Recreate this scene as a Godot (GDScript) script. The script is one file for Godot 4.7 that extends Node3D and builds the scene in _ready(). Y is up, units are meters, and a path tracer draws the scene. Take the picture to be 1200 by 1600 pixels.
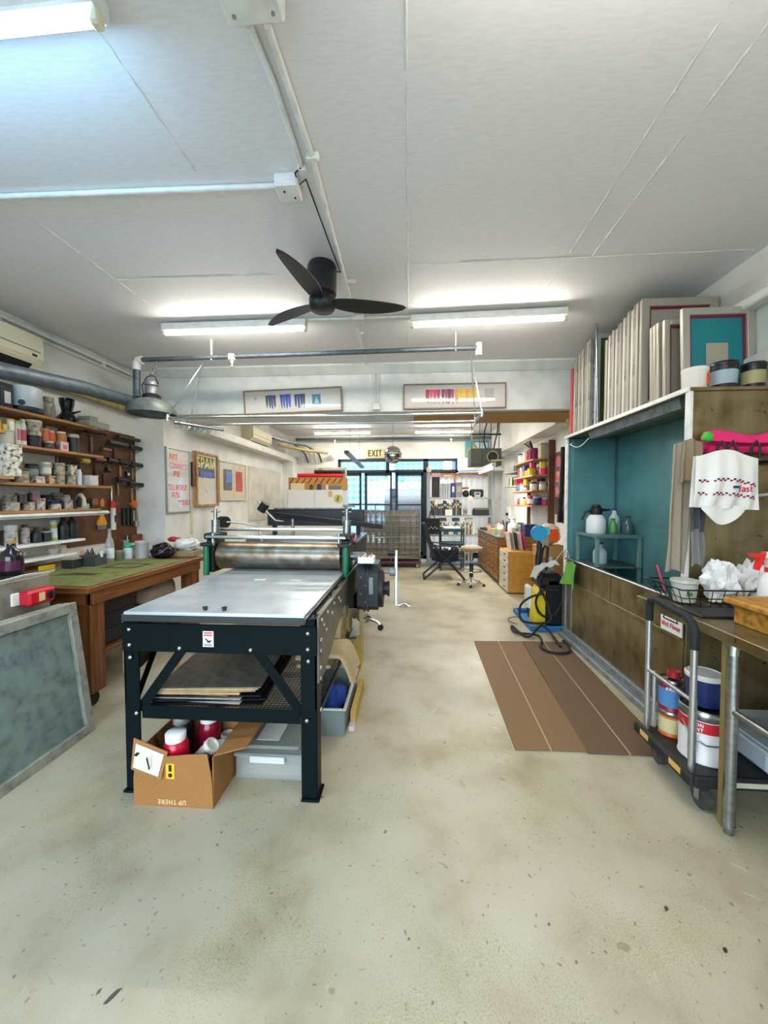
extends Node3D
# A print workshop: etching press, ink shelves, washout booth. x runs across the room, y up, z = -(distance down the room).

var M := {}
var TEX := {}
var used := {}
var meshes := {}
var rng := RandomNumberGenerator.new()
const FOCAL := 600.0
const EYE := Vector3(0, 1.42, 0)
var lens := Basis()

# ---------- mesh builder ----------
class B:
	var s := SurfaceTool.new()
	var k := 1
	func _init() -> void:
		s.begin(Mesh.PRIMITIVE_TRIANGLES)
	func tri(a: Vector3, b: Vector3, c: Vector3, g := -1) -> void:
		s.set_smooth_group(g); s.add_vertex(a)
		s.set_smooth_group(g); s.add_vertex(c)
		s.set_smooth_group(g); s.add_vertex(b)
	func quad(a: Vector3, b: Vector3, c: Vector3, d: Vector3, g := -1) -> void:
		tri(a, b, c, g); tri(a, c, d, g)
	func box(c: Vector3, z: Vector3, bev := 0.0, t := Basis()) -> B:
		var h := z * 0.5
		if bev <= 0.0:
			var p := []
			for i in 8:
				p.append(c + t * Vector3(h.x if i & 1 else -h.x, h.y if i & 2 else -h.y, h.z if i & 4 else -h.z))
			quad(p[0], p[2], p[3], p[1]); quad(p[4], p[5], p[7], p[6]); quad(p[0], p[4], p[6], p[2])
			quad(p[1], p[3], p[7], p[5]); quad(p[0], p[1], p[5], p[4]); quad(p[2], p[6], p[7], p[3])
			return self
		bev = minf(bev, minf(h.x, minf(h.y, h.z)) * 0.9)
		var v := {}
		for i in 8:
			var sg := Vector3(1 if i & 1 else -1, 1 if i & 2 else -1, 1 if i & 4 else -1)
			for ax in 3:
				var q := h - Vector3(bev, bev, bev)
				q[ax] = h[ax]
				v[Vector2i(i, ax)] = c + t * (q * sg)
		for ax in 3:
			var u := (ax + 1) % 3
			var w := (ax + 2) % 3
			for side in 2:
				var base := (1 << ax) * side
				var a: Vector3 = v[Vector2i(base, ax)]
				var b: Vector3 = v[Vector2i(base | (1 << u), ax)]
				var cc: Vector3 = v[Vector2i(base | (1 << u) | (1 << w), ax)]
				var d: Vector3 = v[Vector2i(base | (1 << w), ax)]
				if side: quad(a, b, cc, d)
				else: quad(a, d, cc, b)
			for i in 4: # edges along ax
				var e := ((1 << u) if i & 1 else 0) | ((1 << w) if i & 2 else 0)
				var a2: Vector3 = v[Vector2i(e, u)]
				var b2: Vector3 = v[Vector2i(e | (1 << ax), u)]
				var c2: Vector3 = v[Vector2i(e | (1 << ax), w)]
				var d2: Vector3 = v[Vector2i(e, w)]
				if (i == 0) or (i == 3): quad(a2, d2, c2, b2)
				else: quad(a2, b2, c2, d2)
		for i in 8:
			var a3: Vector3 = v[Vector2i(i, 0)]
			var b3: Vector3 = v[Vector2i(i, 1)]
			var c3: Vector3 = v[Vector2i(i, 2)]
			var neg := (0 if i & 1 else 1) + (0 if i & 2 else 1) + (0 if i & 4 else 1)
			if neg % 2 == 0: tri(a3, b3, c3)
			else: tri(a3, c3, b3)
		return self
	func span(a: Vector3, b: Vector3, bev := 0.0) -> B: # box between two corners
		return box((a + b) * 0.5, (b - a).abs(), bev)
	func bar(a: Vector3, b: Vector3, w: float, h: float, bev := 0.0, up := Vector3.UP) -> B: # beam from a to b
		var z := (b - a).normalized()
		if absf(z.dot(up)) > 0.99: up = Vector3.RIGHT
		var x := up.cross(z).normalized()
		return box((a + b) * 0.5, Vector3(w, h, a.distance_to(b)), bev, Basis(x, z.cross(x), z))
	func cyl(a: Vector3, b: Vector3, r1: float, r2 := -1.0, n := 16, caps := true) -> B:
		if r2 < 0: r2 = r1
		var z := (b - a).normalized()
		var x := (Vector3.UP if absf(z.y) < 0.9 else Vector3.RIGHT).cross(z).normalized()
		var y := z.cross(x)
		k += 1
		var g := k
		for i in n:
			var t0 := TAU * i / n
			var t1 := TAU * (i + 1) / n
			var d0 := x * cos(t0) + y * sin(t0)
			var d1 := x * cos(t1) + y * sin(t1)
			if r1 > 0 and r2 > 0: quad(a + d0 * r1, a + d1 * r1, b + d1 * r2, b + d0 * r2, g)
			elif r2 > 0: tri(a, b + d1 * r2, b + d0 * r2, g)
			else: tri(a + d0 * r1, a + d1 * r1, b, g)
			if caps:
				if r1 > 0: tri(a, a + d1 * r1, a + d0 * r1)
				if r2 > 0: tri(b, b + d0 * r2, b + d1 * r2)
		return self
	func lathe(at: Vector3, prof: Array, n := 20, t := Basis(), sharp := 0.6) -> B: # prof: [r, y] pairs from the bottom up
		k += 1
		for j in prof.size() - 1:
			var p: Array = prof[j]
			var q: Array = prof[j + 1]
			if j > 0:
				var o: Array = prof[j - 1]
				var d1 := Vector2(p[0] - o[0], p[1] - o[1]).normalized()
				var d2 := Vector2(q[0] - p[0], q[1] - p[1]).normalized()
				if d1.dot(d2) < sharp: k += 1
			for i in n:
				var t0 := TAU * i / n
				var t1 := TAU * (i + 1) / n
				var a := at + t * Vector3(cos(t0) * p[0], p[1], -sin(t0) * p[0])
				var b := at + t * Vector3(cos(t1) * p[0], p[1], -sin(t1) * p[0])
				var c := at + t * Vector3(cos(t1) * q[0], q[1], -sin(t1) * q[0])
				var d := at + t * Vector3(cos(t0) * q[0], q[1], -sin(t0) * q[0])
				if p[0] > 1e-6: tri(a, b, c if q[0] > 1e-6 else d, k)
				if q[0] > 1e-6: tri(a, c, d, k)
		return self
	func tube(pts: Array, r: float, n := 8, closed := false) -> B:
		k += 1
		var m := pts.size()
		var rings := []
		var x := Vector3.ZERO
		for i in m:
			var d: Vector3
			if closed: d = (pts[(i + 1) % m] - pts[(i + m - 1) % m]).normalized()
			else: d = (pts[mini(i + 1, m - 1)] - pts[maxi(i - 1, 0)]).normalized()
			if x == Vector3.ZERO: x = (Vector3.UP if absf(d.y) < 0.9 else Vector3.RIGHT).cross(d).normalized()
			x = (x - d * x.dot(d)).normalized()
			var y := d.cross(x)
			var ring := []
			for j in n:
				var a := TAU * j / n
				ring.append(pts[i] + (x * cos(a) + y * sin(a)) * r)
			rings.append(ring)
		for i in (m if closed else m - 1):
			var p: Array = rings[i]
			var q: Array = rings[(i + 1) % m]
			for j in n:
				quad(p[j], p[(j + 1) % n], q[(j + 1) % n], q[j], k)
		if not closed:
			for j in n:
				tri(pts[0], rings[0][(j + 1) % n], rings[0][j])
				tri(pts[m - 1], rings[m - 1][j], rings[m - 1][(j + 1) % n])
		return self
	func prism(poly: Array, depth: float, at := Vector3.ZERO, t := Basis()) -> B: # outline in local x, y, thickness along local z, centred
		var pp := PackedVector2Array(poly)
		if Geometry2D.is_polygon_clockwise(pp): pp.reverse()
		var ix := Geometry2D.triangulate_polygon(pp)
		var h := depth * 0.5
		var p := func(i: int, z: float) -> Vector3: return at + t * Vector3(pp[i].x, pp[i].y, z)
		for i in range(0, ix.size(), 3):
			var a := ix[i]
			var b := ix[i + 1]
			var c := ix[i + 2]
			if (pp[b] - pp[a]).cross(pp[c] - pp[a]) < 0:
				var o := b
				b = c
				c = o
			tri(p.call(a, h), p.call(b, h), p.call(c, h))
			tri(p.call(a, -h), p.call(c, -h), p.call(b, -h))
		for i in pp.size():
			var j := (i + 1) % pp.size()
			quad(p.call(i, -h), p.call(j, -h), p.call(j, h), p.call(i, h))
		return self
	func sheet(nu: int, nv: int, f: Callable, thick := 0.003) -> B: # f(u, v) -> point; a skin with thickness
		k += 1
		var g := k
		k += 1
		var P := []
		for j in nv + 1:
			var row := []
			for i in nu + 1: row.append(f.call(float(i) / nu, float(j) / nv))
			P.append(row)
		var N := []
		for j in nv + 1:
			var row := []
			for i in nu + 1:
				var du: Vector3 = P[j][mini(i + 1, nu)] - P[j][maxi(i - 1, 0)]
				var dv: Vector3 = P[mini(j + 1, nv)][i] - P[maxi(j - 1, 0)][i]
				row.append(du.cross(dv).normalized() * thick)
			N.append(row)
		for j in nv:
			for i in nu:
				quad(P[j][i], P[j][i + 1], P[j + 1][i + 1], P[j + 1][i], g)
				quad(P[j][i] - N[j][i], P[j + 1][i] - N[j + 1][i], P[j + 1][i + 1] - N[j + 1][i + 1], P[j][i + 1] - N[j][i + 1], k)
		for i in nu:
			quad(P[0][i] - N[0][i], P[0][i + 1] - N[0][i + 1], P[0][i + 1], P[0][i])
			quad(P[nv][i], P[nv][i + 1], P[nv][i + 1] - N[nv][i + 1], P[nv][i] - N[nv][i])
		for j in nv:
			quad(P[j][0], P[j + 1][0], P[j + 1][0] - N[j + 1][0], P[j][0] - N[j][0])
			quad(P[j][nu] - N[j][nu], P[j + 1][nu] - N[j + 1][nu], P[j + 1][nu], P[j][nu])
		return self
	func blob(c: Vector3, r: Vector3, rough: float, seed_: int, freq := 3.0, n := 20, ymin := -1e9, facet := false) -> B: # lumpy closed skin
		k += 1
		var no := FastNoiseLite.new()
		no.seed = seed_
		no.frequency = freq
		no.fractal_octaves = 3
		var m := n / 2
		var pt := func(i: int, j: int) -> Vector3:
			var th := PI * j / m
			var ph := TAU * (i % n) / n
			var d := Vector3(sin(th) * cos(ph), cos(th), sin(th) * sin(ph))
			var p := c + d * r * (1.0 + rough * no.get_noise_3dv(d))
			p.y = maxf(p.y, ymin)
			return p
		for j in m:
			for i in n:
				var a: Vector3 = pt.call(i, j)
				var b: Vector3 = pt.call(i + 1, j)
				var cc: Vector3 = pt.call(i + 1, j + 1)
				var d: Vector3 = pt.call(i, j + 1)
				if j > 0: tri(a, b, cc, -1 if facet else k)
				if j < m - 1: tri(a, cc, d, -1 if facet else k)
		return self
	func mesh() -> ArrayMesh:
		s.generate_normals()
		return s.commit()

# ---------- nodes ----------
func v(x: float, y: float, d: float) -> Vector3:
	return Vector3(x, y, -d)

func numbered(called: String) -> String:
	used[called] = used.get(called, -1) + 1
	return called if used[called] == 0 else "%s_%03d" % [called, used[called]]

func tag(o: Node3D, label: String, category: String, group := "") -> Node3D:
	o.set_meta("label", label)
	o.set_meta("category", category)
	if group: o.set_meta("group", group)
	return o

func th(called: String, label: String, category: String, at := Vector3.ZERO, turn := 0.0, group := "") -> Node3D:
	var o := Node3D.new()
	o.name = numbered(called)
	add_child(o)
	o.position = at
	o.rotation.y = turn
	return tag(o, label, category, group)

func add(parent: Node3D, called: String, me: Mesh, m: Material, at := Vector3.ZERO) -> MeshInstance3D:
	var o := MeshInstance3D.new()
	o.name = called
	o.mesh = me
	o.material_override = m
	parent.add_child(o, true)
	o.position = at
	return o

func pt(parent: Node3D, called: String, b: B, m: Material) -> MeshInstance3D: # part in its parent's own axes
	return add(parent, called, b.mesh(), m)

func pw(parent: Node3D, called: String, b: B, m: Material) -> MeshInstance3D: # part of an unturned thing, built in room coordinates
	return add(parent, called, b.mesh(), m, -parent.position if parent.get_parent() == self else Vector3.ZERO)

func one(called: String, label: String, category: String, b: B, m: Material, group := "") -> MeshInstance3D: # a thing that is one mesh, built in room coordinates
	var o := add(self, numbered(called), b.mesh(), m)
	tag(o, label, category, group)
	return o

func stc(called: String, b: B, m: Material) -> MeshInstance3D:
	var o := add(self, numbered(called), b.mesh(), m)
	o.set_meta("kind", "structure")
	return o

func lettering(parent: Node3D, words: String, height: float, at: Vector3, facing: Basis, m: Material, stretch := 1.0, called := "lettering", bold := true) -> MeshInstance3D:
	var t := TextMesh.new()
	var f := SystemFont.new()
	f.font_names = PackedStringArray(["Droid Sans"])
	f.font_weight = 700 if bold else 400
	t.font = f
	t.text = words
	t.font_size = 48
	t.pixel_size = height / 35.0
	t.depth = 0.001
	t.curve_step = 3.0
	var o := add(parent, called, t, m)
	o.basis = facing.scaled_local(Vector3(stretch, 1, 1))
	o.position = at
	return o

const NTH := ["first", "second", "third", "fourth", "fifth", "sixth", "seventh", "eighth", "ninth", "tenth", "eleventh", "twelfth", "thirteenth", "fourteenth", "fifteenth", "sixteenth", "seventeenth", "eighteenth", "nineteenth", "twentieth"]

func nth(i: int) -> String:
	return NTH[i] if i < 20 else "twenty-" + NTH[i - 20]

# ---------- pixels to places: a direction only; the distance comes from the plane that the thing touches ----------
func ray(x: float, y: float) -> Vector3:
	return lens * Vector3((x - 600.0) / FOCAL, -(y - 800.0) / FOCAL, -1.0)

func on_x(x: float, y: float, X: float) -> Vector3:
	var r := ray(x, y)
	return EYE + r * (X / r.x)

func on_y(x: float, y: float, Y: float) -> Vector3:
	var r := ray(x, y)
	return EYE + r * ((Y - EYE.y) / r.y)

func on_d(x: float, y: float, d: float) -> Vector3:
	var r := ray(x, y)
	return EYE + r * (-d / r.z)

# ---------- textures ----------
func noise(kind: int, freq: float, octaves: int, seed_: int, stretch := Vector2.ONE, size := 512) -> Image: # seamless grey picture
	var n := FastNoiseLite.new()
	n.noise_type = kind
	n.seed = seed_
	n.frequency = freq
	n.fractal_octaves = octaves
	var im := n.get_seamless_image(int(size / stretch.x), int(size / stretch.y), false, false, 0.2)
	if stretch != Vector2.ONE: im.resize(size, size, Image.INTERPOLATE_CUBIC)
	im.convert(Image.FORMAT_L8)
	return im

func ramp(im: Image, stops: Array) -> Image: # stops: [grey, Color] from dark to light
	var w := im.get_width()
	var h := im.get_height()
	var g := Gradient.new()
	g.offsets = PackedFloat32Array(stops.map(func(s): return s[0]))
	g.colors = PackedColorArray(stops.map(func(s): return s[1]))
	var lut := PackedByteArray()
	for i in 256:
		var c := g.sample(i / 255.0)
		lut.append_array(PackedByteArray([c.r8, c.g8, c.b8]))
	var src := im.get_data()
	var out := PackedByteArray()
	out.resize(w * h * 3)
	for i in w * h:
		var q := src[i] * 3
		out[i * 3] = lut[q]
		out[i * 3 + 1] = lut[q + 1]
		out[i * 3 + 2] = lut[q + 2]
	return Image.create_from_data(w, h, false, Image.FORMAT_RGB8, out)

func grey(a: float) -> Color:
	return Color(a, a, a)

func tex(im: Image) -> ImageTexture:
	return ImageTexture.create_from_image(im)

func specks(im: Image, count: int, big: float, col: Color, strength: float, long := 1.0) -> void:
	var w := im.get_width()
	var h := im.get_height()
	for i in count:
		var c := Vector2(rng.randf() * w, rng.randf() * h)
		var r := big * pow(rng.randf(), 3.0) + 0.6
		var ln := r * (1.0 + long * rng.randf())
		var a := rng.randf() * PI
		var dir := Vector2(cos(a), sin(a))
		var s := strength * rng.randf_range(0.3, 1.0)
		for yy in range(int(c.y - ln), int(c.y + ln) + 1):
			for xx in range(int(c.x - ln), int(c.x + ln) + 1):
				var p := Vector2(xx, yy) - c
				if absf(p.dot(dir)) < ln and absf(p.cross(dir)) < r * (1.0 - 0.6 * absf(p.dot(dir)) / ln):
					var q := Vector2i(posmod(xx, w), posmod(yy, h))
					im.set_pixelv(q, im.get_pixelv(q).lerp(col, s))

# ---------- materials ----------
func base(col: Color, rough: float, metal := 0.0) -> StandardMaterial3D:
	var m := StandardMaterial3D.new()
	m.albedo_color = col
	m.roughness = rough
	m.metallic = metal
	return m

func grained(col: Color, rough: float, metal: float, t: String, scale: Vector3, bump := 0.0) -> StandardMaterial3D:
	var m := base(col, rough, metal)
	m.albedo_texture = TEX[t]
	m.uv1_triplanar = true
	m.uv1_scale = scale
	if bump > 0:
		m.heightmap_enabled = true
		m.heightmap_texture = TEX[t]
		m.heightmap_scale = bump
	return m

func pl(hex: String, rough := 0.45, metal := 0.0) -> StandardMaterial3D: # plain plastic, paint or paper, shared by colour
	var key := "%s %s %s" % [hex, rough, metal]
	if not M.has(key): M[key] = base(Color(hex), rough, metal)
	return M[key]

func spotted(hex: String, rough := 0.6) -> StandardMaterial3D: # the same with ink and wear on it
	var key := "spotted " + hex
	if not M.has(key):
		M[key] = grained(Color(hex), rough, 0.0, "ink", Vector3(3, 3, 3))
		M[key].uv1_world_triplanar = true
	return M[key]

func clear(hex: String, alpha := 0.25, rough := 0.08) -> StandardMaterial3D:
	var key := "clear %s %s" % [hex, alpha]
	if not M.has(key):
		var m := base(Color(Color(hex), alpha), rough)
		m.transparency = BaseMaterial3D.TRANSPARENCY_ALPHA
		M[key] = m
	return M[key]

func textures() -> void:
	var SIM := FastNoiseLite.TYPE_SIMPLEX_SMOOTH
	TEX.wood = tex(ramp(noise(SIM, 0.02, 4, 3, Vector2(1, 12)), [[0.0, grey(0.62)], [0.45, grey(0.8)], [0.55, grey(0.9)], [1.0, grey(1.0)]]))
	TEX.wood_long = tex(ramp(noise(SIM, 0.02, 4, 4, Vector2(12, 1)), [[0.0, grey(0.66)], [0.45, grey(0.82)], [0.55, grey(0.9)], [1.0, grey(1.0)]]))
	TEX.dirt = tex(ramp(noise(SIM, 0.008, 6, 7), [[0.0, grey(0.7)], [0.35, grey(0.87)], [0.6, grey(0.94)], [1.0, grey(1.0)]]))
	TEX.plaster = tex(ramp(noise(SIM, 0.006, 6, 9), [[0.0, grey(0.86)], [0.3, grey(0.93)], [0.6, grey(0.97)], [1.0, grey(1.0)]]))
	TEX.fine = tex(ramp(noise(SIM, 0.12, 4, 11), [[0.0, grey(0.78)], [0.5, grey(0.93)], [1.0, grey(1.0)]]))
	var ink := ramp(noise(SIM, 0.012, 5, 19), [[0.0, Color(0.1, 0.09, 0.09)], [0.2, Color(0.2, 0.18, 0.17)], [0.27, Color(0.6, 0.56, 0.5)], [0.42, Color(0.84, 0.81, 0.76)], [0.6, Color(0.93, 0.92, 0.89)], [1.0, grey(1.0)]])
	specks(ink, 60, 5.0, Color(0.07, 0.06, 0.06), 0.8, 1.2)
	TEX.ink = tex(ink)
	var brush := ramp(noise(SIM, 0.03, 4, 23, Vector2(16, 1)), [[0.0, grey(0.78)], [0.5, grey(0.92)], [1.0, grey(1.0)]])
	TEX.brush = tex(brush)
	var rust := ramp(noise(SIM, 0.012, 6, 31), [[0.0, Color(0.6, 0.5, 0.38)], [0.3, Color(0.78, 0.71, 0.6)], [0.6, Color(0.92, 0.89, 0.82)], [1.0, Color(1, 0.98, 0.95)]])
	TEX.streak = tex(ramp(noise(SIM, 0.03, 4, 29, Vector2(1, 14)), [[0.0, Color(0.74, 0.72, 0.66)], [0.4, Color(0.88, 0.86, 0.82)], [1.0, Color(1, 0.99, 0.97)]]))
	var stain := ramp(noise(SIM, 0.008, 6, 47), [[0.0, Color(0.66, 0.6, 0.48)], [0.35, Color(0.84, 0.8, 0.7)], [0.6, Color(0.94, 0.92, 0.87)], [1.0, Color(1, 0.99, 0.97)]])
	var sn := noise(SIM, 0.03, 4, 29, Vector2(1, 10)).get_data()
	for i in 512 * 512:
		stain.set_pixel(i % 512, i / 512, stain.get_pixel(i % 512, i / 512) * Color(0.85 + sn[i] * 0.0007, 0.85 + sn[i] * 0.0007, 0.85 + sn[i] * 0.0007, 1.0))
	specks(stain, 90, 3.0, Color(0.25, 0.17, 0.1), 0.6, 2.0)
	TEX.stain = tex(stain)
	TEX.rust = tex(rust)
	TEX.cloth = tex(ramp(noise(FastNoiseLite.TYPE_CELLULAR, 0.08, 2, 37), [[0.0, grey(0.7)], [0.5, grey(0.9)], [1.0, grey(1.0)]]))
	# painted concrete floor: worn patches, scuffs, specks and brown spills
	var fl := ramp(noise(SIM, 0.0045, 8, 41, Vector2.ONE, 2048), [[0.0, Color(0.76, 0.73, 0.64)], [0.25, Color(0.84, 0.82, 0.74)], [0.5, Color(0.89, 0.88, 0.81)], [1.0, Color(0.94, 0.935, 0.885)]])
	var fn := noise(SIM, 0.006, 5, 43, Vector2.ONE, 1024)
	fn.resize(2048, 2048, Image.INTERPOLATE_BILINEAR)
	var fd := fl.get_data()
	var nd := fn.get_data()
	var gd := noise(SIM, 0.3, 3, 44, Vector2.ONE, 1024).get_data()
	for i in 2048 * 2048:
		var g := gd[((i >> 11) & 1023) * 1024 + (i & 1023)]
		var q := 0.95 + 0.0004 * g
		var b := q
		if g < nd[i] - 55: # grime caught in the pits of the worn patches
			q *= 0.94
			b *= 0.88
		fd[i * 3] = int(fd[i * 3] * minf(q, 1.0)); fd[i * 3 + 1] = int(fd[i * 3 + 1] * minf(q * 0.995, 1.0)); fd[i * 3 + 2] = int(fd[i * 3 + 2] * minf(b, 1.0))
	fl = Image.create_from_data(2048, 2048, false, Image.FORMAT_RGB8, fd)
	specks(fl, 5200, 1.3, Color(0.3, 0.27, 0.2), 0.5, 1.5)
	specks(fl, 260, 2.6, Color(0.22, 0.19, 0.14), 0.6, 1.0)
	specks(fl, 1100, 0.5, Color(0.42, 0.38, 0.3), 0.4, 9.0)
	specks(fl, 60, 7.0, Color(0.5, 0.42, 0.28), 0.4, 1.5)
	specks(fl, 300, 2.0, Color(1, 1, 0.97), 0.6, 6.0)
	TEX.floor = tex(fl)
	# brushed-on ceiling paint
	TEX.ceiling = tex(ramp(noise(SIM, 0.06, 5, 51, Vector2(6, 1), 1024), [[0.0, grey(0.95)], [0.5, grey(0.98)], [1.0, grey(1.0)]]))
	TEX.gloss = tex(ramp(noise(SIM, 0.006, 6, 61, Vector2.ONE, 1024), [[0.0, grey(1.0)], [0.4, grey(0.75)], [1.0, grey(0.5)]]))

func _ready() -> void:
	rng.seed = 20
	# --- camera ---
	var yaw := atan(40.0 / FOCAL)
	var pitch := -atan(20.0 / FOCAL * cos(yaw))
	lens = Basis.from_euler(Vector3(pitch, yaw, 0))
	var cam := Camera3D.new()
	cam.name = "camera"
	cam.position = EYE
	cam.basis = lens
	cam.fov = rad_to_deg(2.0 * atan(800.0 / FOCAL))
	cam.near = 0.05
	cam.current = true
	add_child(cam)
	# --- sky and exposure ---
	var env := Environment.new()
	env.background_mode = Environment.BG_SKY
	var sky := ProceduralSkyMaterial.new()
	sky.sky_top_color = Color(0.76, 0.84, 0.93)
	sky.sky_horizon_color = Color(0.9, 0.94, 0.99)
	sky.ground_bottom_color = Color(0.5, 0.52, 0.52)
	sky.ground_horizon_color = Color(0.75, 0.78, 0.8)
	sky.sky_energy_multiplier = 1.9
	env.sky = Sky.new()
	env.sky.sky_material = sky
	env.tonemap_mode = Environment.TONE_MAPPER_LINEAR
	env.tonemap_exposure = 2.5
	env.sdfgi_enabled = true
	env.ssao_enabled = true
	env.ssil_enabled = true
	var we := WorldEnvironment.new()
	we.name = "surroundings"
	we.environment = env
	add_child(we)
	textures()
	palette()
	structure()
	ceiling_fittings()
	press()
	under_press()
	left_side()
	ink_shelves()
	tool_board()
	left_pictures()
	booth()
	sink_corner()
	floor_right()
	back_room()
	back_right()

func palette() -> void:
	M.floor = base(Color(0.755, 0.735, 0.68), 0.5)
	M.floor.albedo_texture = TEX.floor
	M.floor.uv1_triplanar = true
	M.floor.uv1_world_triplanar = true
	M.floor.uv1_scale = Vector3(0.23, 0.23, 0.23)
	M.floor.roughness_texture = TEX.gloss
	M.floor.roughness = 0.62
	M.ceiling = grained(Color(0.92, 0.915, 0.92), 0.6, 0.0, "ceiling", Vector3(1.1, 1.1, 1.1), 0.1)
	M.wall = grained(Color(0.9, 0.9, 0.87), 0.7, 0.0, "plaster", Vector3(0.5, 0.5, 0.5))
	M.beam = grained(Color(0.92, 0.94, 0.93), 0.6, 0.0, "plaster", Vector3(0.7, 0.7, 0.7))
	M.green_black = grained(Color("0b1719"), 0.4, 0.0, "fine", Vector3(3, 3, 3))
	M.green_black.metallic_specular = 0.2
	M.press_side = grained(Color("6b685a"), 0.42, 0.4, "dirt", Vector3(3, 3, 3))
	M.black = base(Color("101214"), 0.5)
	M.rubber = base(Color("16171a"), 0.75)
	M.chrome = base(Color("c9ccce"), 0.16, 1.0)
	M.steel = grained(Color("aeb2b3"), 0.3, 1.0, "brush", Vector3(2, 2, 2))
	M.bed = grained(Color("d3dade"), 0.2, 0.55, "plaster", Vector3(1.5, 1.5, 1.5))
	M.bed.roughness = 0.3
	M.roller = grained(Color("8f8a86"), 0.34, 0.9, "rust", Vector3(1.2, 1.2, 1.2))
	M.galvanised = grained(Color("68737a"), 0.5, 0.5, "dirt", Vector3(3, 3, 3))
	M.galvanised_light = grained(Color("8f9697"), 0.5, 0.4, "dirt", Vector3(3, 3, 3))
	M.white_paint = grained(Color("ebebe6"), 0.45, 0.0, "plaster", Vector3(2, 2, 2))
	M.white = base(Color("e9e8e2"), 0.4)
	M.cream = base(Color("d9d3b4"), 0.5)
	M.steel_brown = grained(Color("998c6c"), 0.38, 0.75, "stain", Vector3(0.8, 0.8, 0.8))
	M.steel_teal = grained(Color("669a9d"), 0.4, 0.5, "plaster", Vector3(0.8, 0.8, 0.8))
	M.wood = grained(Color("c28c54"), 0.55, 0.0, "wood_long", Vector3(1.2, 3, 1.2), 0.05)
	M.wood_dark = grained(Color("6f4020"), 0.5, 0.0, "wood", Vector3(5, 1, 5), 0.05)
	M.wood_bench = grained(Color("8a5226"), 0.45, 0.0, "wood_long", Vector3(1, 3, 1), 0.05)
	M.wood_leg = grained(Color("8a5226"), 0.45, 0.0, "wood", Vector3(2, 0.8, 2), 0.05)
	M.wood_pale = grained(Color("c79a5c"), 0.55, 0.0, "wood", Vector3(1.5, 6, 1.5))
	M.ply = grained(Color("bd872f"), 0.5, 0.0, "plaster", Vector3(3, 3, 3))
	M.oak = grained(Color("a06a2a"), 0.45, 0.0, "wood_long", Vector3(1, 3, 1))
	M.card = grained(Color("a5713a"), 0.8, 0.0, "fine", Vector3(2, 2, 2))
	M.felt = grained(Color("c9b48c"), 0.9, 0.0, "cloth", Vector3(4, 4, 4), 0.1)
	M.frame_metal = grained(Color("cfccc4"), 0.45, 0.5, "streak", Vector3(3, 1.5, 3))
	M.frame_dull = grained(Color("a9aaa0"), 0.5, 0.45, "dirt", Vector3(3, 3, 3))
	M.frame_metal.uv1_world_triplanar = true
	M.glow = base(Color.WHITE, 0.4)
	M.glow.emission_enabled = true
	M.glow.emission = Color(1.0, 0.985, 0.955)
	M.glow.emission_energy_multiplier = 25.0
	M.glazing = clear("f4f6f7", 0.04, 0.04)
	M.glazing.metallic_specular = 0.3
	M.glass = clear("eef6f8", 0.06, 0.03)

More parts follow.
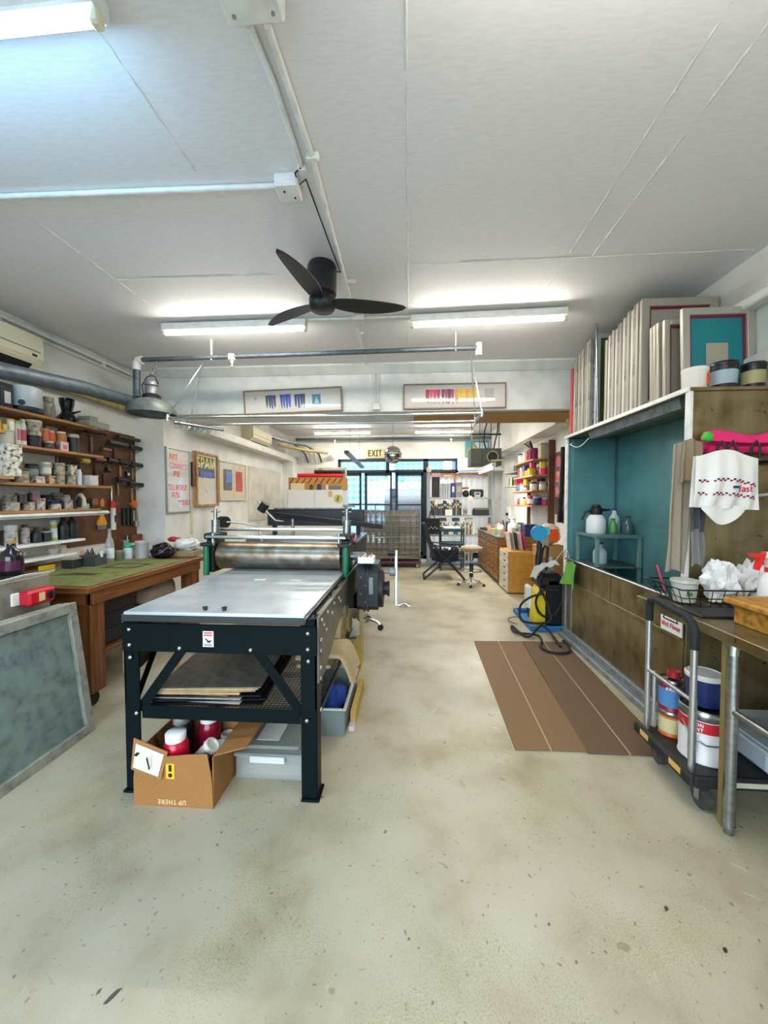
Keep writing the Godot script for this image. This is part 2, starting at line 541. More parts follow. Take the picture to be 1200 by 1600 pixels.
func structure() -> void:
	stc("floor", B.new().span(v(-3.6, -0.12, -1.95), v(2.4, 0.0, 9.35)), M.floor)
	stc("ceiling", B.new().span(v(-3.6, 2.95, -1.95), v(2.4, 3.1, 9.35)), M.ceiling)
	stc("wall_left", B.new().span(v(-3.5, 0, -1.95), v(-3.3, 2.95, 4.45)), M.wall)
	stc("wall_left", B.new().span(v(-3.5, 0, 4.45), v(-2.95, 2.95, 9.35)), M.wall)
	stc("wall_right", B.new().span(v(2.15, 0, -1.95), v(2.35, 2.95, 9.35)), M.wall)
	stc("wall_back", B.new().span(v(-2.95, 0, 9.2), v(-1.72, 2.95, 9.35)).span(v(-1.72, 2.38, 9.2), v(1.78, 2.95, 9.35)).span(v(1.78, 0, 9.2), v(2.15, 2.95, 9.35)).span(v(1.14, 2.08, 9.2), v(1.78, 2.38, 9.35)), M.wall)
	# street front behind the camera: a wide open shutter that lets the daylight in
	stc("wall_front", B.new().span(v(-3.3, 0, -1.95), v(-3.1, 2.95, -1.8)).span(v(0.6, 0, -1.95), v(2.15, 2.95, -1.8)).span(v(-3.1, 2.5, -1.95), v(0.6, 2.95, -1.8)), M.wall)
	stc("ground", B.new().span(v(-14, -0.3, -12), v(14, -0.13, 26)), grained(Color("9a9c98"), 0.9, 0.0, "dirt", Vector3(0.6, 0.6, 0.6)))
	# beam across the room, with the plaster cove over it and boarding below
	stc("ceiling_beam", B.new().span(v(-2.95, 2.43, 4.45), v(2.15, 2.95, 5.1)), M.beam)
	stc("trim_1", B.new().prism([Vector2(0, 0), Vector2(0, -0.09), Vector2(-0.02, -0.09), Vector2(-0.11, -0.02), Vector2(-0.11, 0)], 5.1, v(-0.4, 2.95, 4.45), Basis(Vector3(0, 0, -1), Vector3.UP, Vector3(1, 0, 0))), M.beam)
	stc("trim_2", B.new().span(v(0.05, 2.405, 4.55), v(2.1, 2.43, 5.1), 0.004), pl("a8824c", 0.7))
	stc("trim_3", B.new().span(v(-2.95, 2.3, 5.1), v(-2.72, 2.42, 9.19), 0.01), M.wall)
	stc("trim_4", B.new().span(v(-2.95, 0.0, 8.8), v(-2.7, 2.3, 9.19), 0.005), M.wall)
	# right wall of the back half: deep lintel blocks under the ceiling
	stc("trim_5", B.new().span(v(1.86, 2.38, 5.1), v(2.15, 2.95, 9.19), 0.005), M.wall)
	stc("trim_6", B.new().span(v(2.06, 2.6, 0.6), v(2.15, 2.66, 4.45), 0.01).span(v(2.08, 2.2, 0.4), v(2.15, 2.3, 4.45), 0.015), M.wall)
	# plaster ridges left on the ceiling by the formwork
	var seams := [[-0.015, 0.2, -0.015, 4.4], [1.15, 0.2, 1.145, 2.56], [0.985, 0.2, 0.99, 3.12], [-2.05, 1.8, -2.05, 3.05], [-2.05, 2.6, -0.9, 2.62], [0.0, 2.57, 2.1, 2.55], [-1.02, 1.1, -1.0, 1.78], [-0.75, 2.5, -0.72, 3.0]]
	var cl: Node3D = get_node("ceiling")
	for i in seams.size():
		var a: Array = seams[i]
		var p := v(a[0], 2.9518, a[1])
		var q := v(a[2], 2.9518, a[3])
		var n := int(p.distance_to(q) / 0.03)
		var pts := []
		for j in n + 1:
			pts.append(p.lerp(q, float(j) / n) + Vector3(rng.randf_range(-0.0025, 0.0025), rng.randf_range(-0.003, 0.003), rng.randf_range(-0.0025, 0.0025)))
		pt(cl, "plaster_ridge", B.new().tube(pts, 0.005, 5), M.white_paint)
	# back windows: dark metal frames, panes and transoms
	var wm := pl("1d2a30", 0.45, 0.3)
	var w := stc("window_1", B.new().span(v(-1.72, 2.32, 9.17), v(1.14, 2.38, 9.27), 0.005).span(v(-1.72, 2.05, 9.17), v(1.14, 2.12, 9.27), 0.005).span(v(-1.72, 0, 9.17), v(-1.66, 2.38, 9.27), 0.005).span(v(-1.72, 0, 9.17), v(1.78, 0.08, 9.27), 0.005).span(v(0.32, 0, 9.17), v(0.44, 2.38, 9.27), 0.005).span(v(-0.56, 2.05, 9.17), v(-0.48, 2.38, 9.27), 0.005).span(v(1.08, 2.05, 9.17), v(1.14, 2.38, 9.27), 0.005), wm)
	for e in [[-1.66, -1.16], [-1.08, -0.42], [-0.34, 0.32], [0.44, 1.1], [1.16, 1.78]]:
		var f := pt(w, "sash", B.new().span(v(e[0], 0.08, 9.2), v(e[0] + 0.06, 2.05, 9.25), 0.004).span(v(e[1] - 0.05, 0.08, 9.2), v(e[1], 2.05, 9.25), 0.004).span(v(e[0], 1.98, 9.2), v(e[1], 2.05, 9.25), 0.004).span(v(e[0], 0.08, 9.2), v(e[1], 0.16, 9.25), 0.004).span(v(e[0], 1.27, 9.21), v(e[1], 1.31, 9.24), 0.004), wm)
		pt(f, "pane", B.new().span(v(e[0] + 0.06, 0.16, 9.222), v(e[1] - 0.05, 1.98, 9.228)), M.glass)
	for e in [[-1.66, -0.56], [-0.48, 0.32], [0.44, 1.08]]:
		pt(w, "pane", B.new().span(v(e[0], 2.12, 9.222), v(e[1], 2.32, 9.228)), M.glass)
	# the towers across the street
	var tower := grained(Color("7fb2cc"), 0.6, 0.0, "fine", Vector3(0.3, 0.3, 0.3))
	var blue := pl("337fa6", 0.25)
	for e in [[-4.2, -1.15, 17.0, 9.0], [-0.75, 1.6, 18.5, 12.0], [2.2, 6.5, 17.5, 10.0]]:
		var t := th("street_tower", ["pale tower block with close blue windows seen past the sliding door's edge", "tall pale tower block behind the drying rack's window", "pale tower block seen over the steel bookshelf"][[-4.2, -0.75, 2.2].find(e[0])], "building", v((e[0] + e[1]) * 0.5, -0.13, e[2]))
		pw(t, "wall", B.new().span(v(e[0], -0.13, e[2]), v(e[1], e[3], e[2] + 3.0)), tower)
		var n := int((e[1] - e[0]) / 0.26)
		for i in n:
			for j in 14:
				var x: float = e[0] + 0.16 + i * 0.26
				var y := 0.4 + j * 0.27
				add(t, "window", small_window(), blue, v(x, y, e[2] - 0.005) - t.position)
	var gt := th("street_gate", "grey metal shutter box outside behind the drying rack", "shutter", v(-0.15, -0.13, 11.5))
	pw(gt, "panel", B.new().span(v(-0.75, -0.13, 11.5), v(0.35, 1.75, 11.7), 0.02), pl("2c383e", 0.5))
	for i in 8: pw(gt, "slat", B.new().span(v(-0.75, 0.1 + i * 0.2, 11.47), v(0.35, 0.24 + i * 0.2, 11.5), 0.008), pl("36444a", 0.5))
	var rl := th("street_railing", "dark red street railing outside the back windows", "railing", v(0, -0.13, 10.6))
	pw(rl, "rail", B.new().cyl(v(-2.2, 1.28, 10.6), v(2.4, 1.28, 10.6), 0.025, -1, 10), pl("7a2f38", 0.5))
	for i in 5: pw(rl, "post", B.new().cyl(v(-2.0 + i * 1.05, -0.13, 10.6), v(-2.0 + i * 1.05, 1.28, 10.6), 0.02, -1, 8), pl("7a2f38", 0.5))

func small_window() -> Mesh:
	if not meshes.has("sw"): meshes.sw = B.new().box(Vector3.ZERO, Vector3(0.15, 0.13, 0.02)).mesh()
	return meshes.sw

# ---------- ceiling ----------
func tube_light(called: String, label: String, a: Vector3, b: Vector3, energy: float, tint := Color(1.0, 0.97, 0.93)) -> void: # a, b: ends of the housing's underside
	var glow: StandardMaterial3D = M.glow.duplicate()
	glow.emission = tint
	var mid := (a + b) * 0.5
	var dir := (b - a).normalized()
	var t := th(called, label, "light", mid)
	var up := Vector3.UP
	pw(t, "housing", B.new().bar(a + up * 0.03, b + up * 0.03, 0.07, 0.06, 0.006), M.white_paint)
	for s in [a + dir * 0.015, b - dir * 0.015]:
		pw(t, "holder", B.new().box(s - up * 0.018, Vector3(0.03, 0.04, 0.032), 0.006, Basis(dir, up, dir.cross(up))), M.cream)
	pw(t, "tube", B.new().cyl(a + dir * 0.03 - up * 0.02, b - dir * 0.03 - up * 0.02, 0.013, -1, 12), glow)
	var l := AreaLight3D.new()
	l.name = "tube_glow"
	t.add_child(l)
	l.area_size = Vector2(a.distance_to(b) - 0.08, 0.03)
	l.light_color = tint
	l.light_energy = energy
	l.area_range = 14.0
	l.shadow_enabled = true
	l.basis = Basis(dir, dir.cross(Vector3.UP).normalized(), Vector3.UP)
	l.position = Vector3(0, -0.04, 0)

func ceiling_fittings() -> void:
	var E := 0.6
	tube_light("tube_light", "lit fluorescent batten on the ceiling between fan and ink shelves", v(-2.14, 2.875, 3.25), v(-0.87, 2.875, 3.24), E)
	tube_light("tube_light", "lit fluorescent batten on the ceiling over the free aisle beside the fan", v(0.005, 2.875, 3.24), v(1.245, 2.875, 3.19), E)
	tube_light("tube_light", "bright fluorescent batten above the ceiling's long cross conduit, half out of view", v(-2.18, 2.86, 1.15), v(-0.915, 2.86, 1.13), E, Color(0.6, 0.83, 1.0))
	tube_light("tube_light", "fluorescent batten at the street end over the sink corner", v(0.0, 2.875, 0.9), v(1.245, 2.875, 0.88), E)
	tube_light("tube_light", "lit fluorescent batten of the back room over the white cupboard", v(-2.1, 2.875, 8.36), v(-0.84, 2.875, 8.36), E)
	tube_light("tube_light", "lit fluorescent batten of the back room over the steel bookshelf", v(0.1, 2.875, 8.36), v(1.36, 2.875, 8.36), E)
	tube_light("tube_light", "fluorescent batten tucked behind the picture beam on the aisle side", v(0.1, 2.875, 6.4), v(1.36, 2.875, 6.4), E)
	tube_light("tube_light", "fluorescent batten tucked behind the picture beam on the press side", v(-2.1, 2.875, 6.4), v(-0.84, 2.875, 6.4), E)
	# conduits and boxes
	var w: Material = M.white_paint
	var jb := th("junction_box", "white square junction box on the ceiling by the twin conduits", "box", v(-0.585, 2.9, 1.87))
	pw(jb, "box", B.new().span(v(-0.64, 2.89, 1.81), v(-0.53, 2.95, 1.92), 0.006), w)
	for i in 2: pw(jb, "screw", B.new().cyl(v(-0.6 + 0.04 * i, 2.886, 1.85 + 0.04 * i), v(-0.6 + 0.04 * i, 2.892, 1.85 + 0.04 * i), 0.005, -1, 8), M.black)
	var jb2 := th("junction_box", "large white junction box on the ceiling where the twin conduits begin", "box", v(-0.47, 2.9, 1.12))
	pw(jb2, "box", B.new().span(v(-0.56, 2.87, 0.98), v(-0.38, 2.95, 1.2), 0.008), w)
	for i in 2: pw(jb2, "screw", B.new().cyl(v(-0.53 + 0.12 * i, 2.866, 1.17), v(-0.53 + 0.12 * i, 2.872, 1.17), 0.006, -1, 8), M.steel)
	var ca := []
	for p in [[390, 40], [428, 130], [472, 262]]: ca.append(on_y(p[0], p[1], 2.935))
	var c1 := th("ceiling_conduit", "white conduit pipe on the ceiling ending beside the square junction box", "conduit", ca[1])
	pw(c1, "pipe", B.new().tube(ca, 0.0125, 8), w)
	pw(c1, "clip", B.new().box(ca[2], Vector3(0.04, 0.03, 0.025), 0.006), w)
	var cb := []
	for p in [[418, 40], [488, 245], [540, 440], [570, 560]]: cb.append(on_y(p[0], p[1], 2.935))
	cb.append(v(cb[3].x, 2.935, 4.33))
	var c2 := th("ceiling_conduit", "long white conduit pipe running past the fan to the picture beam", "conduit", cb[2])
	pw(c2, "pipe", B.new().tube(cb, 0.0135, 8), w)
	for q in [cb[1], on_y(549, 440, 2.94), on_y(562, 520, 2.94)]: pw(c2, "clip", B.new().box(q, Vector3(0.06, 0.03, 0.028), 0.006), w)
	var c3 := th("ceiling_conduit", "thin white conduit pipe crossing the ceiling from wall to square junction box", "conduit", v(-1.9, 2.93, 1.85))
	pw(c3, "pipe", B.new().cyl(v(-3.28, 2.935, 1.82), v(-0.63, 2.935, 1.87), 0.013, -1, 10), w)
	for x in [-2.1, -3.1]: pw(c3, "clip", B.new().box(v(x, 2.937, 1.84), Vector3(0.025, 0.026, 0.05), 0.006), w)
	var c4 := th("ceiling_conduit", "white conduit joining the two battens behind the fan", "conduit", v(-0.4, 2.93, 3.24))
	pw(c4, "pipe", B.new().cyl(v(-0.86, 2.932, 3.24), v(0.0, 2.932, 3.235), 0.011, -1, 8), w)
	pw(c4, "box", B.new().span(v(-0.48, 2.905, 3.2), v(-0.38, 2.95, 3.29), 0.006), w)
	var c6 := th("beam_conduit", "white conduit pair dropping down the picture beam between the two framed prints", "conduit", v(-0.38, 2.45, 4.43))
	for x in [-0.41, -0.36]: pw(c6, "pipe", B.new().cyl(v(x, 2.5, 4.43), v(x, 2.86, 4.43), 0.011, -1, 8), w)
	pw(c6, "box", B.new().span(v(-0.43, 2.44, 4.4), v(-0.34, 2.51, 4.449), 0.006), w)
	var wire := []
	for p in [[470, 262], [461, 270], [466, 290], [478, 280], [500, 340], [522, 400], [532, 425], [520, 424]]: wire.append(on_y(p[0], p[1], 2.925))
	one("fan_cable", "thin black cable looping along the ceiling conduit to the fan", "cable", B.new().tube(wire, 0.004, 6), M.rubber)
	# fan
	var hub := v(-0.575, 2.7, 2.53)
	var fan := th("ceiling_fan", "black three-bladed ceiling fan hugging the white ceiling", "fan", hub)
	pw(fan, "motor", B.new().lathe(v(-0.575, 0, 2.53), [[0.0, 2.655], [0.075, 2.66], [0.085, 2.675], [0.085, 2.73], [0.075, 2.74], [0.075, 2.75], [0.092, 2.76], [0.095, 2.93], [0.085, 2.95], [0, 2.95]], 28), pl("15191c", 0.4))
	for e in [[-0.687, 1.98], [-1.0, 2.8], [-0.065, 2.63]]:
		var d := (v(e[0], 0, e[1]) - v(-0.575, 0, 2.53)).normalized()
		var sd := Vector3.UP.cross(d)
		var h := hub
		pw(fan, "blade", B.new().sheet(28, 6, func(u, q):
			var wd: float = (0.03 + 0.034 * sin(PI * pow(u, 0.75))) * sqrt(maxf(0.0, 1.0 - pow(u, 9.0)))
			var y: float = 0.012 - (q - 0.5) * 0.36 * wd
			return h + d * (0.06 + 0.5 * u) + sd * ((q - 0.5) * 2.0 * wd + 0.02 * sin(u * PI)) + Vector3(0, y, 0), 0.008), pl("15191c", 0.4))
	# sprinkler pipe across the room, its drop and the fat pipe along the ink shelves
	var g: Material = M.galvanised
	var pl_ := th("sprinkler_pipe", "galvanised sprinkler pipe crossing under the ceiling before the beam", "pipe", v(-1.0, 2.78, 3.62))
	pw(pl_, "pipe", B.new().cyl(v(-2.66, 2.775, 3.62), v(0.65, 2.81, 3.62), 0.022, -1, 14), g)
	pw(pl_, "drop", B.new().cyl(v(-2.66, 2.418, 3.62), v(-2.66, 2.78, 3.62), 0.033, -1, 14), g)
	pw(pl_, "elbow", B.new().tube([v(-2.66, 2.68, 3.62), v(-2.66, 2.75, 3.62), v(-2.645, 2.775, 3.62), v(-2.6, 2.775, 3.62)], 0.038, 12), w)
	for e in [[-1.9, 2.785], [0.42, 2.81]]:
		pw(pl_, "hanger", B.new().bar(v(e[0], e[1] - 0.03, 3.62), v(e[0], 2.95, 3.62), 0.03, 0.008), w)
	var sp := pw(pl_, "sprinkler_head", B.new().lathe(v(-1.7, 2.69, 3.62), [[0, 0], [0.02, 0.0], [0.02, 0.004], [0.005, 0.006], [0.006, 0.03], [0.016, 0.04], [0.016, 0.06], [0.035, 0.062], [0.035, 0.115], [0.02, 0.12]], 14), w)
	sp.set_meta("label", "white painted sprinkler head")
	pw(pl_, "end_joint", B.new().cyl(v(0.63, 2.74, 3.62), v(0.63, 2.85, 3.62), 0.03, -1, 12), w)
	one("water_pipe", "fat grey galvanised water pipe running above the ink shelves", "pipe", B.new().tube([v(-2.66, 2.36, 3.67), v(-2.66, 2.33, 3.0), v(-2.66, 2.24, 2.2), v(-2.66, 2.1, 0.6)], 0.055, 18), g)
	# lagged pipe behind it
	var lag := th("lagged_pipe", "pipe wrapped in yellowed lagging along the wall above the ink shelves", "pipe", v(-3.2, 2.48, 3.4))
	pw(lag, "lagging", B.new().tube([v(-3.22, 2.44, 4.44), v(-3.22, 2.46, 3.5), v(-3.22, 2.45, 3.2)], 0.04, 12), grained(Color("b9a55e"), 0.8, 0.0, "dirt", Vector3(4, 4, 4)))
	pw(lag, "white_lagging", B.new().tube([v(-3.22, 2.45, 3.2), v(-3.22, 2.44, 3.0), v(-3.22, 2.42, 2.6)], 0.036, 12), grained(Color("cfcab6"), 0.8, 0.0, "dirt", Vector3(4, 4, 4)))
	for i in 2: pw(lag, "tape", B.new().cyl(v(-3.22, 2.447, 3.05 + 0.12 * i), v(-3.22, 2.447, 3.08 + 0.12 * i), 0.043, -1, 12), M.rubber)
	var wc := th("wall_conduit", "grey painted conduit under the ceiling along the ink shelf wall", "conduit", v(-3.27, 2.9, 3.0))
	pw(wc, "pipe", B.new().cyl(v(-3.27, 2.89, 0.4), v(-3.27, 2.89, 4.4), 0.02, -1, 10).cyl(v(-3.285, 2.84, 0.4), v(-3.285, 2.84, 4.4), 0.013, -1, 8), M.white_paint)
	for d in [2.9, 3.95]: pw(wc, "clip", B.new().box(v(-3.275, 2.87, d), Vector3(0.04, 0.1, 0.03), 0.006), M.white_paint)
	# hanging enamel lamp on a chain
	var lp := th("pendant_lamp", "grey enamel factory lamp hanging on a chain from the sprinkler pipe", "lamp", v(-2.43, 2.23, 3.5))
	pw(lp, "shade", B.new().lathe(v(-2.43, 2.23, 3.5), [[0.2, 0.0], [0.215, -0.012], [0.215, 0.02], [0.19, 0.075], [0.12, 0.12], [0.075, 0.135], [0.07, 0.13], [0.115, 0.112], [0.18, 0.07], [0.2, 0.02]], 32), grained(Color("6d7370"), 0.45, 0.2, "dirt", Vector3(3, 3, 3)))
	pw(lp, "collar", B.new().lathe(v(-2.43, 2.36, 3.5), [[0.075, 0], [0.08, 0.03], [0.055, 0.05]], 20), M.black)
	pw(lp, "cap", B.new().lathe(v(-2.43, 2.41, 3.5), [[0.055, 0], [0.055, 0.06], [0.045, 0.07], [0.06, 0.08], [0.058, 0.11], [0.03, 0.13], [0, 0.132]], 20), M.galvanised_light)
	pw(lp, "bail", B.new().tube([v(-2.51, 2.4, 3.5), v(-2.52, 2.5, 3.5), v(-2.47, 2.57, 3.5), v(-2.43, 2.585, 3.5), v(-2.39, 2.57, 3.5), v(-2.36, 2.5, 3.5)], 0.005, 6), M.black)
	for i in 6:
		var y := 2.585 + i * 0.028
		var up := i % 2 == 0
		var ring := []
		for j in 8:
			var a := TAU * j / 8
			ring.append(v(-2.43, y, 3.5 + 0.0168 * i) + Vector3(cos(a) * 0.011 if up else 0.0, sin(a) * 0.021, 0.0 if up else cos(a) * 0.011))
		pw(lp, "chain_link", B.new().tube(ring, 0.004, 5, true), M.galvanised_light)
	# chrome hanging rail frame
	var Y := 2.16
	var rk := th("hanging_rail", "chrome pot rail frame hung from the sprinkler pipe with a row of hooks", "rail", v(-0.8, Y, 3.5))
	for d in [3.38, 3.72]: pw(rk, "rail", B.new().cyl(v(-2.2, Y, d), v(0.62, Y, d), 0.011, -1, 10), M.chrome)
	for x in [-2.2, 0.62]:
		pw(rk, "end_bar", B.new().cyl(v(x, Y, 3.37), v(x, Y, 3.73), 0.014, -1, 10), M.steel)
		for d in [3.38, 3.72]:
			pw(rk, "joint", B.new().cyl(v(x, Y - 0.03, d), v(x, Y + 0.03, d), 0.017, -1, 10), M.chrome)
			pw(rk, "hanger_rod", B.new().cyl(v(x, Y, d), v(x * 0.9, 2.75, 3.62), 0.006, -1, 6), M.chrome)
	pw(rk, "hook_bar", B.new().cyl(v(-2.13, Y - 0.045, 3.37), v(-1.85, Y - 0.05, 3.73), 0.016, -1, 10), M.steel)
	for i in 9:
		var p := v(-2.13, Y - 0.05, 3.37).lerp(v(-1.85, Y - 0.055, 3.73), (i + 0.5) / 9.0)
		pw(rk, "hook", B.new().tube([p + Vector3(0, 0.025, 0), p + Vector3(0.01, 0, 0), p + Vector3(0.004, -0.03, 0), p + Vector3(-0.012, -0.045, 0), p + Vector3(-0.024, -0.03, 0)], 0.003, 5), M.chrome)

# ---------- the etching press ----------
func bolt(parent: Node3D, at: Vector3, n: Vector3, r := 0.011) -> void:
	if not meshes.has("bolt"): meshes.bolt = B.new().lathe(Vector3.ZERO, [[1.0, 0], [1.0, 0.35], [0.75, 0.7], [0.3, 0.9], [0, 0.92]], 8).mesh()
	var o := add(parent, "bolt", meshes.bolt, M.steel)
	var y := n.normalized()
	var x := (Vector3.UP if absf(y.y) < 0.9 else Vector3.RIGHT).cross(y).normalized()
	o.basis = Basis(x, y, x.cross(y)).scaled_local(Vector3(r, r, r))
	o.position = at - (parent.position if parent.get_parent() == self else Vector3.ZERO)

func press() -> void:
	var g: Material = M.green_black
	var sd: Material = M.press_side
	var P := th("etching_press", "large etching press with steel bed, rusty roller and dark green-black frame", "press", v(-0.93, 0, 2.6))
	# legs: folded angle plates with feet
	for x in [[-1.37, -1.295, 1], [-0.43, -0.505, -1]]:
		for d in [[1.735, 1], [3.47, -1]]:
			var b := B.new()
			var x0: float = x[0]
			var x1: float = x[1]
			var s: float = d[1]
			b.span(v(minf(x0, x1), 0.012, d[0]), v(maxf(x0, x1), 0.865, d[0] + 0.01 * s), 0.002)
			b.span(v(minf(x0, x0 + 0.01 * x[2]), 0.012, d[0] + 0.0 * s), v(maxf(x0, x0 + 0.01 * x[2]), 0.865, d[0] + 0.085 * s), 0.002)
			var lg := pw(P, "leg", b, g)
			pt(lg, "foot", B.new().span(v(minf(x0 - 0.012 * x[2], x1), 0, d[0] - 0.012 * s), v(maxf(x0 - 0.012 * x[2], x1), 0.012, d[0] + 0.1 * s), 0.003), g)
	# frame: end plates, side rails, lower rails
	for d in [1.733, 3.46]:
		pw(P, "end_plate", B.new().span(v(-1.372, 0.695, d - 0.006), v(-0.428, 0.83, d + 0.004), 0.002), g)
		pw(P, "lower_rail", B.new().span(v(-1.29, 0.36, d + 0.01), v(-0.51, 0.425, d + 0.018), 0.002), g)
	for x in [-1.36, -0.44]:
		pw(P, "side_rail", B.new().span(v(x - 0.012, 0.715, 1.83), v(x + 0.012, 0.862, 3.38), 0.002), sd)
		pw(P, "gusset", B.new().prism([Vector2(1.74, 0.87), Vector2(2.42, 0.87), Vector2(2.42, 0.74), Vector2(1.86, 0.56), Vector2(1.74, 0.56)], 0.008, Vector3(x + 0.016 * signf(x + 0.9), 0, 0), Basis(Vector3(0, 0, -1), Vector3.UP, Vector3(1, 0, 0))), sd)
		pw(P, "side_brace", B.new().bar(v(x, 0.62, 1.95), v(x, 0.42, 1.8), 0.008, 0.035).bar(v(x, 0.375, 1.83), v(x, 0.375, 2.7), 0.01, 0.03), g)
	for e in [[-1.085, 0.7, -1.305, 0.4], [-0.715, 0.7, -0.5, 0.4]]:
		pw(P, "brace", B.new().bar(v(e[0], e[1], 1.75), v(e[2], e[3], 1.75), 0.045, 0.006, 0.001, Vector3(0, 0, 1)), g)
	for e in [[-1.333, 0.8], [-1.333, 0.725], [-1.33, 0.665], [-0.468, 0.8], [-0.468, 0.725], [-0.466, 0.67], [-1.085, 0.715], [-0.74, 0.715], [-1.305, 0.395], [-0.475, 0.39]]:
		bolt(P, v(e[0], e[1], 1.727), Vector3(0, 0, 1))
	for e in [[0.84, 1.8], [0.84, 1.93], [0.84, 2.1], [0.83, 2.25], [0.8, 1.85], [0.75, 1.78], [0.7, 1.78], [0.76, 1.9], [0.62, 1.77], [0.57, 1.77], [0.8, 2.05], [0.8, 2.3], [0.42, 1.77]]:
		bolt(P, v(-0.42, e[0], e[1]), Vector3(1, 0, 0))
	# lower grille shelf: woven wire
	var wires := B.new()
	for i in 46: wires.cyl(v(-1.35 + i * 0.02, 0.395, 1.77), v(-1.35 + i * 0.02, 0.395, 2.99), 0.0022, -1, 4, false)
	for i in 61: wires.cyl(v(-1.35, 0.398, 1.77 + i * 0.02), v(-0.45, 0.398, 1.77 + i * 0.02), 0.0022, -1, 4, false)
	pw(P, "wire_shelf", wires, pl("2a2d2c", 0.5, 0.4))
	# bed and its rails
	var bed := pw(P, "bed", B.new().span(v(-1.352, 0.872, 1.715), v(-0.48, 0.888, 3.72), 0.003), M.bed)
	for x in [[-1.358, -1.33], [-0.505, -0.475]]: pt(bed, "edge_rail", B.new().span(v(x[0], 0.845, 1.71), v(x[1], 0.871, 3.72), 0.002), M.steel)
	pt(bed, "front_edge", B.new().span(v(-1.355, 0.845, 1.705), v(-0.477, 0.8715, 1.73), 0.002), pl("3a3c3a", 0.4, 0.6))
	for x in [-0.98, -0.885]: pt(bed, "stop_knob", B.new().lathe(v(x, 0.888, 1.77), [[0.009, 0], [0.009, 0.006], [0.012, 0.008], [0.012, 0.016], [0, 0.018]], 12), M.black)
	for x in [-1.02, -0.78]: pt(bed, "register_tape", B.new().span(v(x, 0.8882, 2.45), v(x + 0.07, 0.8892, 2.475)), M.white)
	for d in [1.95, 2.35, 3.0, 3.35]: pw(P, "bed_wheel", B.new().cyl(v(-1.33, 0.82, d), v(-0.49, 0.82, d), 0.022, -1, 12), M.steel)
	# roller, bearing housings, pillars
	var rd := 2.86
	var rl := pw(P, "roller", B.new().cyl(v(-1.445, 0.992, rd), v(-0.51, 0.992, rd), 0.103, -1, 48), M.roller)
	pt(rl, "axle", B.new().cyl(v(-1.56, 0.992, rd), v(-0.34, 0.992, rd), 0.03, -1, 20), M.steel)
	for x in [-1.49, -0.47]:
		var sg := signf(x + 1.0)
		pw(P, "housing", B.new().span(v(x - 0.03, 0.872, rd - 0.09), v(x + 0.03, 1.12, rd + 0.09), 0.008).span(v(x - 0.045, 1.12, rd - 0.1), v(x + 0.045, 1.165, rd + 0.1), 0.008), M.black)
		pw(P, "green_pillar", B.new().cyl(v(x + sg * 0.01, 0.86, rd - 0.125), v(x + sg * 0.01, 1.075, rd - 0.125), 0.021, -1, 18), pl("0e6b46", 0.4))
		pw(P, "pillar_cap", B.new().span(v(x - 0.045, 1.075, rd - 0.155), v(x + 0.045, 1.1, rd - 0.09), 0.006), M.black)
		var sc := pw(P, "pressure_screw", B.new().cyl(v(x, 1.165, rd), v(x, 1.26, rd), 0.03, -1, 20).cyl(v(x, 1.26, rd), v(x, 1.345, rd), 0.014, -1, 14), M.steel)
		pt(sc, "cross_handle", B.new().cyl(v(x - 0.035, 1.325, rd), v(x + 0.035, 1.325, rd), 0.006, -1, 8), M.galvanised_light)
		pt(sc, "guide_rod", B.new().cyl(v(x - sg * 0.04, 1.08, rd - 0.12), v(x - sg * 0.04, 1.17, rd - 0.12), 0.012, -1, 12), M.chrome)
	pw(P, "crossbar", B.new().cyl(v(-1.5, 1.14, rd - 0.12), v(-0.46, 1.14, rd - 0.12), 0.015, -1, 14), M.chrome)
	pw(P, "crossbar", B.new().cyl(v(-1.5, 1.185, rd + 0.06), v(-0.46, 1.185, rd + 0.06), 0.013, -1, 14), M.chrome)
	pw(P, "bearing_plate", B.new().span(v(-0.432, 0.7, 2.55), v(-0.415, 0.9, 3.15), 0.003), M.black)
	# gearbox on the aisle side with its crank
	var oct := []
	for q in [[2.72, 0.65], [2.76, 0.615], [2.98, 0.615], [3.02, 0.65], [3.02, 0.89], [2.98, 0.95], [2.76, 0.95], [2.72, 0.89]]: oct.append(Vector2(q[0], q[1]))
	var side := Basis(Vector3(0, 0, -1), Vector3.UP, Vector3(1, 0, 0))
	var gb := pw(P, "gearbox", B.new().prism(oct, 0.15, Vector3(-0.3, 0, 0), side), pl("0e161b", 0.4))
	var fl := []
	for q in oct: fl.append((q - Vector2(2.87, 0.78)) * 1.08 + Vector2(2.87, 0.78))
	pt(gb, "flange", B.new().prism(fl, 0.012, Vector3(-0.325, 0, 0), side).prism(fl, 0.012, Vector3(-0.3, 0, 0), side), pl("0e161b", 0.4))
	pt(gb, "cover_ring", B.new().cyl(v(-0.23, 0.75, 2.87), v(-0.195, 0.75, 2.87), 0.14, -1, 28).cyl(v(-0.195, 0.75, 2.87), v(-0.165, 0.75, 2.87), 0.05, -1, 20).cyl(v(-0.165, 0.75, 2.87), v(-0.15, 0.75, 2.87), 0.06, -1, 20), M.black)
	pt(gb, "rating_plate", B.new().span(v(-0.29, 0.74, 2.715), v(-0.26, 0.86, 2.7195)), M.galvanised_light)
	for i in 4: bolt(gb, v(-0.35 if i % 2 else -0.315, 0.68 + 0.06 * i, 2.72), Vector3(0, 0, 1), 0.007)
	pw(P, "crank_shaft", B.new().cyl(v(-0.23, 0.875, 2.87), v(-0.15, 0.875, 2.87), 0.015, -1, 14).cyl(v(-0.15, 0.875, 2.87), v(-0.105, 0.875, 2.87), 0.032, -1, 20), M.galvanised_light)
